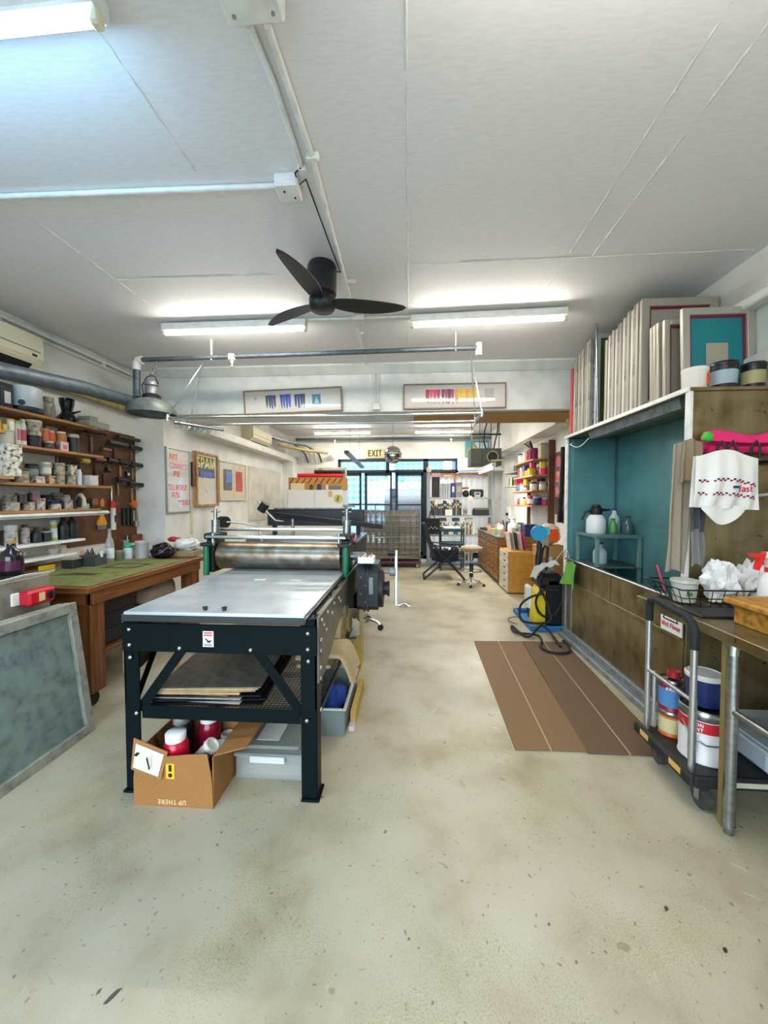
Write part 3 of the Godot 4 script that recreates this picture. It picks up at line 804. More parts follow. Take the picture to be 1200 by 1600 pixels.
	var ck := pw(P, "crank_arm", B.new().bar(v(-0.1, 1.04, 2.87), v(-0.1, 0.615, 2.87), 0.012, 0.024, 0.003), M.chrome)
	pt(ck, "grip", B.new().cyl(v(-0.16, 1.02, 2.87), v(-0.106, 1.02, 2.87), 0.026, -1, 16), M.black)
	pt(ck, "hand_knob", B.new().lathe(v(-0.04, 0.61, 2.87), [[0, 0], [0.045, 0.006], [0.05, 0.014], [0.03, 0.02], [0.02, 0.026], [0, 0.028]], 18).cyl(v(-0.1, 0.622, 2.87), v(-0.06, 0.622, 2.87), 0.007, -1, 8), M.chrome)
	pw(P, "shaft_sleeve", B.new().cyl(v(-0.42, 0.992, rd), v(-0.33, 0.992, rd), 0.032, -1, 18), M.galvanised_light)
	# warning notice
	var nt := pw(P, "notice", B.new().span(v(-0.97, 0.725, 1.7262), v(-0.918, 0.8, 1.7268)), M.white)
	pt(nt, "heading", B.new().span(v(-0.965, 0.777, 1.7255), v(-0.923, 0.795, 1.7262)), pl("c9372c", 0.5))
	lettering(nt, "DANGER", 0.008, v(-0.944, 0.786, 1.725), Basis(), M.white)
	pt(nt, "pictogram", B.new().bar(v(-0.958, 0.765, 1.7258), v(-0.935, 0.745, 1.7258), 0.006, 0.001, 0, Vector3(0, 0, 1)).bar(v(-0.95, 0.748, 1.7258), v(-0.928, 0.755, 1.7258), 0.006, 0.001, 0, Vector3(0, 0, 1)).span(v(-0.964, 0.73, 1.7255), v(-0.924, 0.733, 1.7262)).span(v(-0.964, 0.736, 1.7255), v(-0.93, 0.739, 1.7262)), M.black)
	# blankets lying over the far half of the bed
	var fb := th("felt_blanket", "white felt blankets thrown back over the press bed behind the roller", "blanket", v(-0.95, 0.889, 3.3))
	pw(fb, "blanket", B.new().sheet(20, 14, func(u, q): return v(lerpf(-1.2, -0.62, u), 0.96 + 0.02 * sin(u * 9.0 + q * 4.0) + 0.05 * sin(q * PI), lerpf(3.08, 3.66, q)), 0.04), pl("dcdad0", 0.9))
	pw(fb, "under_blanket", B.new().span(v(-1.21, 0.8885, 3.05), v(-0.61, 0.897, 3.68), 0.003), pl("c9c4b2", 0.9))

func under_press() -> void:
	# metal plates stacked askew on the wire shelf
	var y := 0.4005
	# [x, d, turn, width, length, thickness, colour, metal, label], from the bottom up
	for e in [[-1.02, 2.11, 0.06, 0.56, 0.62, 0.008, "23262a", 0.3, "blackened printing plate at the bottom of the stack under the press"], [-1.06, 2.12, -0.04, 0.48, 0.62, 0.005, "cfcbc0", 0.0, "white board second from the bottom of the plate stack"], [-1.02, 2.1, 0.1, 0.56, 0.58, 0.008, "1a1c1f", 0.3, "black plate lying askew in the stack under the press"], [-1.07, 2.12, 0.02, 0.46, 0.62, 0.004, "d6d4cc", 0.2, "thin pale sheet between the black plates"], [-1.03, 2.12, 0.07, 0.54, 0.6, 0.008, "202327", 0.3, "third black plate of the stack under the press"], [-1.1, 2.1, -0.03, 0.42, 0.56, 0.01, "8a5f3c", 0.0, "reddish brown board in the plate stack"],
		[-1.08, 2.09, 0.05, 0.46, 0.58, 0.01, "c2a677", 0.0, "tan backing board in the stack under the press"], [-1.04, 2.11, 0.1, 0.5, 0.62, 0.012, "b08f5e", 0.0, "thick plywood sheet near the top of the plate stack"], [-1.03, 2.12, 0.08, 0.52, 0.64, 0.006, "cbb68c", 0.0, "pale plywood sheet under the top plate"], [-1.02, 2.13, 0.09, 0.52, 0.66, 0.005, "8d897e", 0.5, "worn steel plate on top of the stack under the press"]]:
		y += float(e[5]) * 0.5 + 0.0015
		one("printing_plate", e[8], "plate", B.new().box(v(e[0], y, e[1]), Vector3(e[3], e[5], e[4]), 0.001, Basis(Vector3.UP, e[2])), grained(Color(e[6]), 0.4, e[7], "dirt", Vector3(3, 3, 3)))
		y += float(e[5]) * 0.5
	# felt rolls
	var roll := func(called: String, label: String, a: Vector3, b: Vector3, r: float, m: Material) -> void:
		var o := th(called, label, "roll", (a + b) * 0.5)
		pw(o, "roll", B.new().cyl(a, b, r, r * 0.97, 24), m)
		var z := (b - a).normalized()
		var x := Vector3.UP.cross(z).normalized()
		var sp := []
		for i in 40:
			var t := i * 0.45
			sp.append(a - z * 0.002 + (x * cos(t) + z.cross(x) * sin(t)) * r * (0.12 + 0.85 * i / 40.0))
		pw(o, "layer_edge", B.new().tube(sp, 0.004, 5), pl("8a7850", 0.9))
	roll.call("felt_roll", "fat beige felt roll lying across the wire shelf behind the plates", v(-0.46, 0.503, 2.63), v(-1.2, 0.503, 2.65), 0.1, M.felt)
	roll.call("felt_roll", "beige felt roll with frayed end poking out beside the plastic bag", v(-0.455, 0.488, 2.9), v(-1.2, 0.488, 2.9), 0.085, M.felt)
	roll.call("felt_roll", "grey wrapped roll on the wire shelf below the gearbox", v(-0.46, 0.602, 2.775), v(-1.1, 0.602, 2.775), 0.06, pl("a39c8c", 0.85))
	var fold := th("folded_felt", "cream felt blanket folded and hanging over the tub beside the press", "blanket", v(-0.5, 0.42, 2.4))
	pw(fold, "fold", B.new().sheet(16, 14, func(u, q):
		var x := lerpf(-0.68, -0.33, u)
		return v(x + 0.01 * sin(q * 7.0), 0.47 + 0.025 * sin(q * 6.0 + u * 2.0) - 0.16 * pow(maxf(0.0, (u - 0.77) / 0.23), 1.5), lerpf(2.22, 2.5, q)), 0.018), M.felt)
	pw(fold, "under_fold", B.new().span(v(-0.68, 0.402, 2.23), v(-0.47, 0.425, 2.48), 0.012), M.felt)
	# plastic bag, boxes and tubs standing beside the press
	one("plastic_bag", "crumpled clear plastic bag wedged between felt roll and drawing box", "bag", B.new().blob(v(-0.46, 0.375, 3.06), Vector3(0.06, 0.08, 0.045), 0.4, 5, 1.6, 24, 0.302), pl("c8c6ba", 0.3))
	var bx := th("drawing_box", "tall yellow-edged carton with rolled papers beside the press leg", "box", v(-0.45, 0, 3.2))
	pw(bx, "side", B.new().span(v(-0.42, 0, 3.14), v(-0.405, 0.52, 3.36), 0.002).span(v(-0.6, 0, 3.14), v(-0.42, 0.4, 3.15), 0.002).span(v(-0.6, 0, 3.35), v(-0.42, 0.45, 3.36), 0.002).span(v(-0.6, 0.0, 3.15), v(-0.42, 0.01, 3.35)), pl("b0a583", 0.8))
	pw(bx, "tape", B.new().span(v(-0.425, 0, 3.134), v(-0.4, 0.4, 3.14)).span(v(-0.4055, 0.01, 3.14), v(-0.402, 0.04, 3.36)), pl("c9a427", 0.6))
	pw(bx, "flap", B.new().bar(v(-0.41, 0.545, 3.15), v(-0.41, 0.545, 3.36), 0.02, 0.05, 0.003), pl("b8b4a4", 0.8))
	var tub := th("floor_tub", "shallow clear plastic tub with blue cloth pushed under the press side", "tub", v(-0.45, 0, 2.5))
	var T := func(x0: float, d0: float, x1: float, d1: float, h: float, w: float) -> B:
		return B.new().span(v(x0, 0.0, d0), v(x1, 0.006, d1)).span(v(x0, 0.006, d0), v(x0 + w, h, d1)).span(v(x1 - w, 0.006, d0), v(x1, h, d1)).span(v(x0 + w, 0.006, d0), v(x1 - w, h, d0 + w)).span(v(x0 + w, 0.006, d1 - w), v(x1 - w, h, d1))
	pw(tub, "body", T.call(-0.66, 2.23, -0.385, 2.78, 0.16, 0.006), pl("6f7d78", 0.4))
	pw(tub, "rim", B.new().span(v(-0.67, 0.16, 2.22), v(-0.65, 0.168, 2.79), 0.003).span(v(-0.395, 0.16, 2.22), v(-0.375, 0.168, 2.79), 0.003).span(v(-0.65, 0.16, 2.22), v(-0.395, 0.168, 2.24), 0.003), pl("d5d4c8", 0.4))
	one("blue_cloth", "bright blue cloth lying in the clear tub beside the press", "cloth", B.new().blob(v(-0.5, 0.075, 2.5), Vector3(0.09, 0.075, 0.2), 0.35, 8, 2.0, 24, 0.0065), pl("1446a8", 0.8))
	var tr := th("wooden_tray", "long shallow tray with yellow edge lying beside the clear tub", "tray", v(-0.35, 0, 2.6))
	pw(tr, "tray", B.new().span(v(-0.37, 0, 2.35), v(-0.335, 0.09, 2.79), 0.003), pl("b89a4c", 0.7))
	pw(tr, "pink_end", B.new().span(v(-0.371, 0, 2.28), v(-0.335, 0.03, 2.35), 0.004), pl("c9b8b8", 0.6))
	var carton := th("folded_carton", "pale carton standing on edge between the trays and the drawing box", "box", v(-0.4, 0, 2.98))
	pw(carton, "side", B.new().span(v(-0.53, 0, 2.8), v(-0.42, 0.3, 3.12), 0.004), pl("a69a74", 0.8))
	pw(carton, "edge", B.new().span(v(-0.4195, 0, 2.96), v(-0.411, 0.28, 3.12), 0.002), pl("b39836", 0.7))
	# cardboard box with ink bottles
	var cb := th("cardboard_box", "open brown cardboard box of ink bottles under the front of the press", "box", v(-1.085, 0, 1.8))
	var c: Material = M.card
	pw(cb, "bottom", B.new().span(v(-1.27, 0.0, 1.665), v(-0.9, 0.005, 1.95)), c)
	pw(cb, "front_panel", B.new().prism([Vector2(-1.275, 0), Vector2(-0.895, 0), Vector2(-0.9, 0.13), Vector2(-0.92, 0.255), Vector2(-1.0, 0.25), Vector2(-1.12, 0.235), Vector2(-1.26, 0.24), Vector2(-1.275, 0.13)], 0.005, v(0, 0, 1.66)), c)
	pw(cb, "back_panel", B.new().span(v(-1.275, 0, 1.95), v(-0.895, 0.33, 1.955)), c)
	for x in [-1.275, -0.9]: pw(cb, "side_panel", B.new().span(v(x, 0, 1.665), v(x + 0.005, 0.24, 1.95)), c)
	pw(cb, "flap", B.new().prism([Vector2(0, 0), Vector2(0.28, 0.0), Vector2(0.26, 0.15), Vector2(0.02, 0.15)], 0.005, v(-0.893, 0.245, 1.665), Basis(Vector3(0, 0, -1), Vector3(0.97, 0.22, 0), Vector3(0.22, -0.97, 0))), c)
	pw(cb, "flap", B.new().prism([Vector2(0, 0), Vector2(0.15, -0.01), Vector2(0.145, 0.11), Vector2(-0.03, 0.13)], 0.005, v(-1.275, 0.18, 1.645), Basis(Vector3(0.97, -0.22, 0), Vector3(0.2, 0.95, -0.2), Vector3(0.05, 0.22, 0.97))), c)
	var sl := pw(cb, "shipping_label", B.new().prism([Vector2(0.005, 0.01), Vector2(0.132, 0.0), Vector2(0.13, 0.095), Vector2(-0.012, 0.11)], 0.001, v(-1.272, 0.182, 1.64), Basis(Vector3(0.97, -0.22, 0), Vector3(0.2, 0.95, -0.2), Vector3(0.05, 0.22, 0.97))), pl("cfc6b4", 0.7))
	pt(sl, "print", B.new().bar(v(-1.19, 0.245, 1.632), v(-1.18, 0.19, 1.634), 0.01, 0.002).bar(v(-1.245, 0.26, 1.634), v(-1.232, 0.255, 1.634), 0.02, 0.002), M.black)
	var yl := pw(cb, "courier_sticker", B.new().span(v(-1.115, 0.135, 1.654), v(-1.075, 0.205, 1.6572)), pl("e2b316", 0.5))
	pt(yl, "print", B.new().cyl(v(-1.095, 0.152, 1.6535), v(-1.095, 0.152, 1.6545), 0.01, -1, 12).span(v(-1.102, 0.17, 1.6535), v(-1.088, 0.2, 1.6545)), M.black)
	lettering(cb, "UP THERE", 0.022, v(-1.09, 0.025, 1.6555) - cb.position, Basis(Vector3(0, 0, 1), PI), pl("d9b68a", 0.7))
	var ib := func(label: String, at: Vector3, hex: String, cap: String, r: float, h: float, tilt: Basis) -> void:
		var o := th("ink_bottle", label, "bottle", at)
		o.basis = tilt
		pt(o, "body", B.new().lathe(Vector3.ZERO, [[0, 0], [r * 0.95, 0], [r, 0.01], [r, h * 0.7], [r * 0.9, h * 0.8], [r * 0.72, h * 0.86]], 24), pl(hex, 0.2))
		pt(o, "lid", B.new().lathe(Vector3.ZERO, [[r * 0.78, h * 0.84], [r * 0.8, h], [r * 0.74, h * 1.02], [0, h * 1.02]], 24), pl(cap, 0.4))
		pt(o, "sticker", B.new().box(Vector3(r * 0.3, h * 0.45, r * 0.96), Vector3(r * 0.7, h * 0.16, 0.006)), pl("b8a58e", 0.6))
	ib.call("bright red ink bottle with white lid at the front of the cardboard box", v(-1.12, 0.09, 1.74), "b8122e", "e2dfd8", 0.058, 0.21, Basis())
	ib.call("dark crimson ink bottle with white lid at the back of the cardboard box", v(-1.03, 0.07, 1.885), "7a0d24", "d5d2ca", 0.056, 0.25, Basis())
	ib.call("dark blue ink bottle with grey lid behind the bright red one", v(-1.17, 0.08, 1.87), "1c2636", "8f8d86", 0.05, 0.23, Basis())
	for e in [[v(-1.0, 0.18, 1.74), -0.75, "small white ink jar leaning on its side in the cardboard box", "cfcabf"], [v(-0.938, 0.11, 1.9), 0.0, "small white jar upright behind the leaning jar in the box", "b8b4aa"], [v(-0.945, 0.1, 1.83), 0.0, "speckled white jar lid in the corner of the cardboard box", "d8d6d0"]]:
		var o := th("ink_jar", e[2], "jar", e[0])
		o.basis = Basis(Vector3(0, 0, 1), e[1])
		pt(o, "body", B.new().lathe(Vector3.ZERO, [[0, 0], [0.034, 0], [0.034, 0.08]], 20), spotted(e[3]))
		pt(o, "rim", B.new().lathe(Vector3.ZERO, [[0.037, 0.075], [0.037, 0.095], [0.03, 0.096], [0.028, 0.085], [0, 0.085]], 20), pl(e[3], 0.5))
	for e in [[v(-1.12, 0.005, 1.74), Vector3(0.1, 0.085, 0.1), "crumpled packing paper under the red bottle in the box"], [v(-0.975, 0.005, 1.75), Vector3(0.07, 0.1, 0.1), "crumpled packing paper beside the red bottle in the box"]]:
		one("packing_paper", e[2], "paper", B.new().blob(e[0] + Vector3(0, e[1].y * 0.5, 0), e[1] * 0.5, 0.3, 4, 2.0, 16, 0.0055), pl("b9b5aa", 0.8))
	# clear storage tub
	var st := th("storage_tub", "clear lidded plastic storage tub on the floor under the press", "tub", v(-0.72, 0, 2.0))
	pw(st, "body", T.call(-0.88, 1.86, -0.54, 2.2, 0.115, 0.005), clear("c2c6bc", 0.35, 0.2))
	var lid := pw(st, "lid", B.new().span(v(-0.888, 0.116, 1.845), v(-0.53, 0.136, 2.21), 0.006).span(v(-0.86, 0.136, 1.88), v(-0.56, 0.155, 2.18), 0.008), clear("b5b9b0", 0.45, 0.25))
	pt(lid, "paper_label", B.new().span(v(-0.8, 0.156, 1.93), v(-0.68, 0.1575, 2.08)), M.white)
	pw(st, "clip_handle", B.new().span(v(-0.8, 0.095, 1.835), v(-0.62, 0.13, 1.8445), 0.004), pl("c9cfc9", 0.4))
	one("tub_papers", "grey papers stored inside the clear tub under the press", "papers", B.new().span(v(-0.865, 0.007, 1.88), v(-0.56, 0.06, 2.18), 0.003), pl("98958a", 0.8))

# ---------- left: workbench, tank, leaning frames, air conditioner ----------
func left_side() -> void:
	var wb := th("workbench", "dark brown wooden workbench with olive cutting mat and thick legs", "workbench", v(-2.6, 0, 3.1))
	var w: Material = M.wood_bench
	pw(wb, "worktop", B.new().span(v(-3.28, 0.795, 2.36), v(-2.1, 0.838, 3.78), 0.006), w)
	pw(wb, "apron", B.new().span(v(-2.14, 0.71, 2.42), v(-2.115, 0.794, 3.74), 0.003).span(v(-3.2, 0.71, 2.4), v(-2.16, 0.794, 2.425), 0.003), w)
	for p in [[-2.19, 2.47], [-2.19, 3.68], [-3.18, 2.47], [-3.18, 3.68]]:
		var lg := pw(wb, "leg", B.new().span(v(p[0] - 0.06, 0.1, p[1] - 0.06), v(p[0] + 0.06, 0.709, p[1] + 0.06), 0.004), M.wood_leg)
		pt(lg, "caster", B.new().cyl(v(p[0] - 0.02, 0.045, p[1]), v(p[0] + 0.02, 0.045, p[1]), 0.045, -1, 16).span(v(p[0] - 0.03, 0.08, p[1] - 0.03), v(p[0] + 0.03, 0.1, p[1] + 0.03)), M.rubber)
	pw(wb, "shelf", B.new().span(v(-3.15, 0.3, 2.6), v(-2.2, 0.33, 3.6), 0.003), w)
	var mat := th("cutting_mat", "olive green cutting mat with dark ink outlines on the workbench", "mat", v(-2.6, 0.838, 2.9))
	pw(mat, "mat", B.new().span(v(-3.0, 0.8385, 2.4), v(-2.13, 0.843, 3.55), 0.001), grained(Color("7d8046"), 0.7, 0.0, "dirt", Vector3(2.5, 2.5, 2.5)))
	pw(mat, "ink_mark", B.new().prism([Vector2(0, 0), Vector2(0.3, 0.02), Vector2(0.34, 0.1), Vector2(0.1, 0.12)], 0.0006, v(-2.72, 0.8435, 2.72), Basis(Vector3(1, 0, 0), Vector3(0, 0, -1), Vector3(0, 1, 0))), pl("3a3c1e", 0.7))
	pw(mat, "ink_outline", B.new().span(v(-2.6, 0.8431, 3.05), v(-2.3, 0.8436, 3.08)).span(v(-2.6, 0.8431, 3.25), v(-2.3, 0.8436, 3.28)).span(v(-2.6, 0.8431, 3.08), v(-2.57, 0.8436, 3.25)).span(v(-2.33, 0.8431, 3.08), v(-2.3, 0.8436, 3.25)), pl("23240f", 0.7))
	# things stored under the bench
	one("canvas_bundle", "dirty canvas bundle stored under the workbench behind the press", "bundle", B.new().blob(v(-2.35, 0.57, 3.35), Vector3(0.14, 0.13, 0.26), 0.35, 9, 1.8, 28, 0.441), pl("8f806a", 0.9))
	one("wooden_stool_top", "round-edged orange wooden seat under the workbench", "stool", B.new().cyl(v(-2.4, 0.4, 3.3), v(-2.4, 0.44, 3.3), 0.22, -1, 28), M.wood_pale)
	for e in [[-2.22, 3.2], [-2.55, 3.18], [-2.25, 3.45], [-2.52, 3.45]]: pt(get_node("wooden_stool_top"), "leg", B.new().cyl(v(e[0], 0.331, e[1]), v(e[0], 0.4, e[1]), 0.02, -1, 10), M.wood_pale)
	var dc := th("drawer_chest", "black metal drawer chest standing under the workbench", "chest", v(-2.6, 0.33, 2.75))
	pw(dc, "carcass", B.new().span(v(-3.1, 0.3305, 2.62), v(-2.26, 0.69, 3.0), 0.004), M.black)
	for i in 3: pw(dc, "drawer", B.new().span(v(-2.259, 0.345 + i * 0.115, 2.64), v(-2.25, 0.445 + i * 0.115, 2.98), 0.003), pl("191c1f", 0.5))
	one("leaning_plank", "thin pale plank leaning under the press beside the workbench", "plank", B.new().bar(v(-1.72, 0.012, 2.75), v(-1.85, 0.66, 2.8), 0.03, 0.02, 0.002), M.wood_pale)
	# grey tank at the near end with its red switch
	var tk := th("acid_tank", "grey metal tank with an ink-black top next to the workbench", "tank", v(-2.7, 0, 1.8))
	pw(tk, "body", B.new().span(v(-3.28, 0.75, 0.9), v(-2.2, 0.965, 2.2), 0.006), grained(Color("8c8676"), 0.6, 0.1, "dirt", Vector3(2, 2, 2)))
	pw(tk, "ink_bed", B.new().span(v(-3.27, 0.965, 0.92), v(-2.24, 0.975, 2.19), 0.002), grained(Color("24211e"), 0.35, 0.0, "ink", Vector3(3, 3, 3)))
	pw(tk, "liner_edge", B.new().sheet(40, 2, func(u, q): return v(-2.215 + 0.012 * q, 0.968 + 0.015 * q + 0.004 * sin(u * 31.0), lerpf(0.9, 2.24, u)), 0.003), M.white)
	for p in [[-2.26, 2.1], [-2.26, 1.0], [-3.2, 2.1], [-3.2, 1.0]]: pw(tk, "leg", B.new().span(v(p[0] - 0.03, 0, p[1] - 0.03), v(p[0] + 0.03, 0.75, p[1] + 0.03), 0.003), M.black)
	pw(tk, "cupboard", B.new().span(v(-3.2, 0.02, 1.1), v(-2.32, 0.75, 2.05), 0.004), M.black)
	var rs := th("isolator_switch", "red isolator switch box with black knob on the grey tank", "switch", v(-2.17, 0.85, 2.06))
	pw(rs, "mount", B.new().span(v(-2.199, 0.825, 1.96), v(-2.185, 0.895, 2.0), 0.002), M.white)
	pw(rs, "housing", B.new().span(v(-2.199, 0.812, 2.0), v(-2.13, 0.9, 2.17), 0.014), pl("c01223", 0.35))
	pw(rs, "knob", B.new().cyl(v(-2.13, 0.855, 2.13), v(-2.115, 0.855, 2.13), 0.022, -1, 18).box(v(-2.11, 0.855, 2.13), Vector3(0.012, 0.04, 0.012), 0.003), M.black)
	pw(rs, "plate", B.new().span(v(-2.1305, 0.832, 2.06), v(-2.128, 0.88, 2.095)), pl("d2c489", 0.5))
	# big metal screens leaning against the tank, one behind the other
	var names := ["big metal printing screen with grey mesh leaning at the front of the row", "second big metal printing screen leaning behind the front one", "rearmost big metal printing screen leaning on the tank"]
	for i in 3:
		var off := -0.048 * i
		var o := th("printing_screen", names[i], "screen", v(-1.93 + off, 0, 1.6), 0, "big screens leaning on the tank")
		var ang := -0.13
		o.basis = Basis(Vector3(0, 0, 1), -ang)
		var L := 1.6
		var y1 := 0.8 - 0.006 * i
		var m: Material = grained(Color("a8a89c"), 0.5, 0.4, "dirt", Vector3(2.5, 2.5, 2.5))
		pt(o, "frame_bar", B.new().span(Vector3(-0.035, 0.0, -0.6), Vector3(0, 0.055, L - 0.6), 0.003), m)
		pt(o, "frame_bar", B.new().span(Vector3(-0.035, y1 - 0.055, -0.6), Vector3(0, y1, L - 0.6), 0.003), m)
		for z in [-0.6, L - 0.655]: pt(o, "frame_bar", B.new().span(Vector3(-0.035, 0.056, z), Vector3(0, y1 - 0.056, z + 0.055), 0.003), m)
		var ms := pt(o, "mesh", B.new().span(Vector3(-0.028, 0.05, -0.56), Vector3(-0.02, y1 - 0.05, L - 0.66)), grained(Color("7b8c86"), 0.5, 0.1, "dirt", Vector3(2.2, 2.2, 2.2)))
		if i == 0:
			var lt := lettering(ms, "VOI1", 0.075, Vector3(-0.0185, 0.6, -0.28), Basis(Vector3.UP, PI / 2), pl("64737c", 0.7), 1.1)
			lt.set_meta("label", "faint ghost lettering left in the mesh")
			lettering(ms, "for", 0.06, Vector3(-0.0185, 0.59, 0.2), Basis(Vector3.UP, PI / 2), pl("77807f", 0.7), 1.0)
	# air conditioners
	var ac := th("air_conditioner", "cream split air conditioner above the ink shelves", "air conditioner", v(-3.2, 2.5, 2.5))
	aircon(ac, v(-3.298, 2.5, 2.05), 0.2, 0.3, 1.05)
	var ac2 := th("air_conditioner", "white split air conditioner on the back room wall above the pictures", "air conditioner", v(-2.85, 2.42, 7.0))
	aircon(ac2, v(-2.948, 2.43, 6.6), 0.22, 0.28, 0.9)

func aircon(o: Node3D, at: Vector3, dep: float, h: float, L: float) -> void: # at: wall corner at the near low end, runs away from the camera
	var pr := [Vector2(0, 0.02), Vector2(dep * 0.55, 0.0), Vector2(dep * 0.98, h * 0.3), Vector2(dep, h * 0.5), Vector2(dep * 0.97, h * 0.92), Vector2(dep * 0.8, h), Vector2(0, h)]
	pw(o, "casing", B.new().prism(pr, L, at + Vector3(0, 0, -L * 0.5)), M.cream)
	pw(o, "outlet", B.new().bar(at + Vector3(dep * 0.62, 0.02, -0.06), at + Vector3(dep * 0.62, 0.02, -L + 0.06), 0.012, 0.09, 0.002, Vector3(0.7, 0.7, 0)), M.black)
	pw(o, "flap", B.new().bar(at + Vector3(dep * 0.8, 0.055, -0.05), at + Vector3(dep * 0.8, 0.055, -L + 0.05), 0.01, 0.06, 0.003, Vector3(0.75, 0.66, 0)), M.cream)
	pw(o, "panel_gap", B.new().span(at + Vector3(dep - 0.002, h * 0.48, -0.03), at + Vector3(dep + 0.0015, h * 0.5, -L + 0.03)), M.black)
	pw(o, "end_cap", B.new().prism(pr, 0.008, at + Vector3(0, 0, 0.004)), pl("c9c3a8", 0.5))
	pw(o, "display", B.new().span(at + Vector3(dep * 0.995, h * 0.34, -L + 0.1), at + Vector3(dep + 0.002, h * 0.4, -L + 0.06)), M.black)

# ---------- containers ----------
# kind: tub (tapered, flat lid), tin (ridged, metal lid), jar (screw lid), can (spray cap), bottle (neck), box, bowl
func pot(called: String, label: String, kind: String, at: Vector3, r: float, h: float, body: Material, lid: Material, band: Material = null, group := "", turn := 0.0) -> Node3D:
	var o := th(called, label, {"tub": "tub", "tin": "tin", "jar": "jar", "can": "can", "bottle": "bottle", "box": "box", "bowl": "bowl"}[kind], at, turn, group)
	if kind == "tub":
		pt(o, "body", B.new().lathe(Vector3.ZERO, [[0, 0], [r * 0.86, 0], [r * 0.88, 0.004], [r * 0.97, h * 0.86]], 20), body)
		pt(o, "lid", B.new().lathe(Vector3.ZERO, [[r * 0.98, h * 0.84], [r, h * 0.86], [r, h * 0.97], [r * 0.92, h], [r * 0.88, h * 0.97], [0, h * 0.97]], 20), lid)
		if band: pt(o, "label_band", B.new().lathe(Vector3.ZERO, [[r * 0.9, h * 0.2], [r * 0.905, h * 0.2], [r * 0.96, h * 0.68], [r * 0.95, h * 0.68]], 20), band)
	elif kind == "tin":
		pt(o, "body", B.new().lathe(Vector3.ZERO, [[0, 0], [r * 0.98, 0], [r, 0.004], [r * 0.96, 0.008], [r * 0.96, h * 0.82]], 20), body)
		pt(o, "lid", B.new().lathe(Vector3.ZERO, [[r * 0.96, h * 0.82], [r, h * 0.84], [r, h * 0.98], [r * 0.95, h], [r * 0.88, h * 0.95], [0, h * 0.95]], 20), lid)
		if band: pt(o, "label_band", B.new().lathe(Vector3.ZERO, [[r * 0.96, h * 0.15], [r * 0.97, h * 0.15], [r * 0.97, h * 0.72], [r * 0.96, h * 0.72]], 20), band)
	elif kind == "jar":
		pt(o, "body", B.new().lathe(Vector3.ZERO, [[0, 0], [r * 0.94, 0], [r, 0.006], [r, h * 0.68], [r * 0.88, h * 0.76], [r * 0.82, h * 0.79]], 20), body)
		pt(o, "lid", B.new().lathe(Vector3.ZERO, [[r * 0.86, h * 0.78], [r * 0.9, h * 0.8], [r * 0.9, h * 0.97], [r * 0.85, h], [0, h]], 20), lid)
		if band: pt(o, "label_band", B.new().lathe(Vector3.ZERO, [[r * 0.99, h * 0.15], [r * 1.012, h * 0.15], [r * 1.012, h * 0.6], [r * 0.99, h * 0.6]], 20), band)
	elif kind == "can":
		pt(o, "body", B.new().lathe(Vector3.ZERO, [[0, 0], [r * 0.96, 0], [r, 0.005], [r, h * 0.78], [r * 0.75, h * 0.85]], 18), body)
		pt(o, "cap", B.new().lathe(Vector3.ZERO, [[r * 0.75, h * 0.84], [r * 0.72, h * 0.98], [r * 0.6, h], [0, h]], 18), lid)
		if band: pt(o, "label_band", B.new().lathe(Vector3.ZERO, [[r * 0.99, h * 0.2], [r * 1.015, h * 0.2], [r * 1.015, h * 0.6], [r * 0.99, h * 0.6]], 18), band)
	elif kind == "bottle":
		pt(o, "body", B.new().lathe(Vector3.ZERO, [[0, 0], [r * 0.95, 0], [r, 0.006], [r, h * 0.52], [r * 0.85, h * 0.64], [r * 0.42, h * 0.76], [r * 0.36, h * 0.92]], 20), body)
		pt(o, "stopper", B.new().lathe(Vector3.ZERO, [[r * 0.36, h * 0.9], [r * 0.42, h * 0.92], [r * 0.42, h * 0.99], [r * 0.3, h], [0, h]], 14), lid)
		if band: pt(o, "label_band", B.new().lathe(Vector3.ZERO, [[r * 0.99, h * 0.12], [r * 1.015, h * 0.12], [r * 1.015, h * 0.42], [r * 0.99, h * 0.42]], 20), band)
	elif kind == "bowl":
		pt(o, "bowl", B.new().lathe(Vector3.ZERO, [[0, 0], [r * 0.5, 0], [r * 0.8, h * 0.4], [r, h], [r * 0.95, h], [r * 0.75, h * 0.45], [0, h * 0.1]], 20), body)
	else:
		pt(o, "body", B.new().box(Vector3(0, h * 0.45, 0), Vector3(r * 2, h * 0.9, r * 1.8), 0.004), body)
		pt(o, "lid", B.new().box(Vector3(0, h * 0.94, 0), Vector3(r * 2.06, h * 0.12, r * 1.86), 0.003), lid)
		if band: pt(o, "label_band", B.new().box(Vector3(0, h * 0.45, r * 0.901), Vector3(r * 1.2, h * 0.45, 0.002)).box(Vector3(r * 1.001, h * 0.45, 0), Vector3(0.002, h * 0.45, r)), band)
	return o

func row(called: String, X: float, Y: float, items: Array, group := "", turn := 0.0) -> void: # items: [kind, pixel x, pixel width, pixel height, body, lid, band, label, how far up]
	for e in items:
		var p := on_x(e[1], 770, X)
		var away := -(p - EYE).dot(lens.z) * -1.0
		away = absf((p - EYE).dot(lens.z))
		var r: float = e[2] * away / FOCAL * 0.43
		var h: float = e[3] * away / FOCAL
		p.y = Y + 0.0008 + (float(e[8]) if e.size() > 8 else 0.0)
		var nm: String = called if called else {"tub": "ink_tub", "tin": "ink_tin", "jar": "ink_jar", "can": "spray_can", "bottle": "bottle", "box": "storage_box", "bowl": "mixing_bowl"}[e[0]]
		pot(nm, e[7], e[0], p, r, h, mt(e[4]), mt(e[5]), mt(e[6]) if e[6] else null, group, turn)

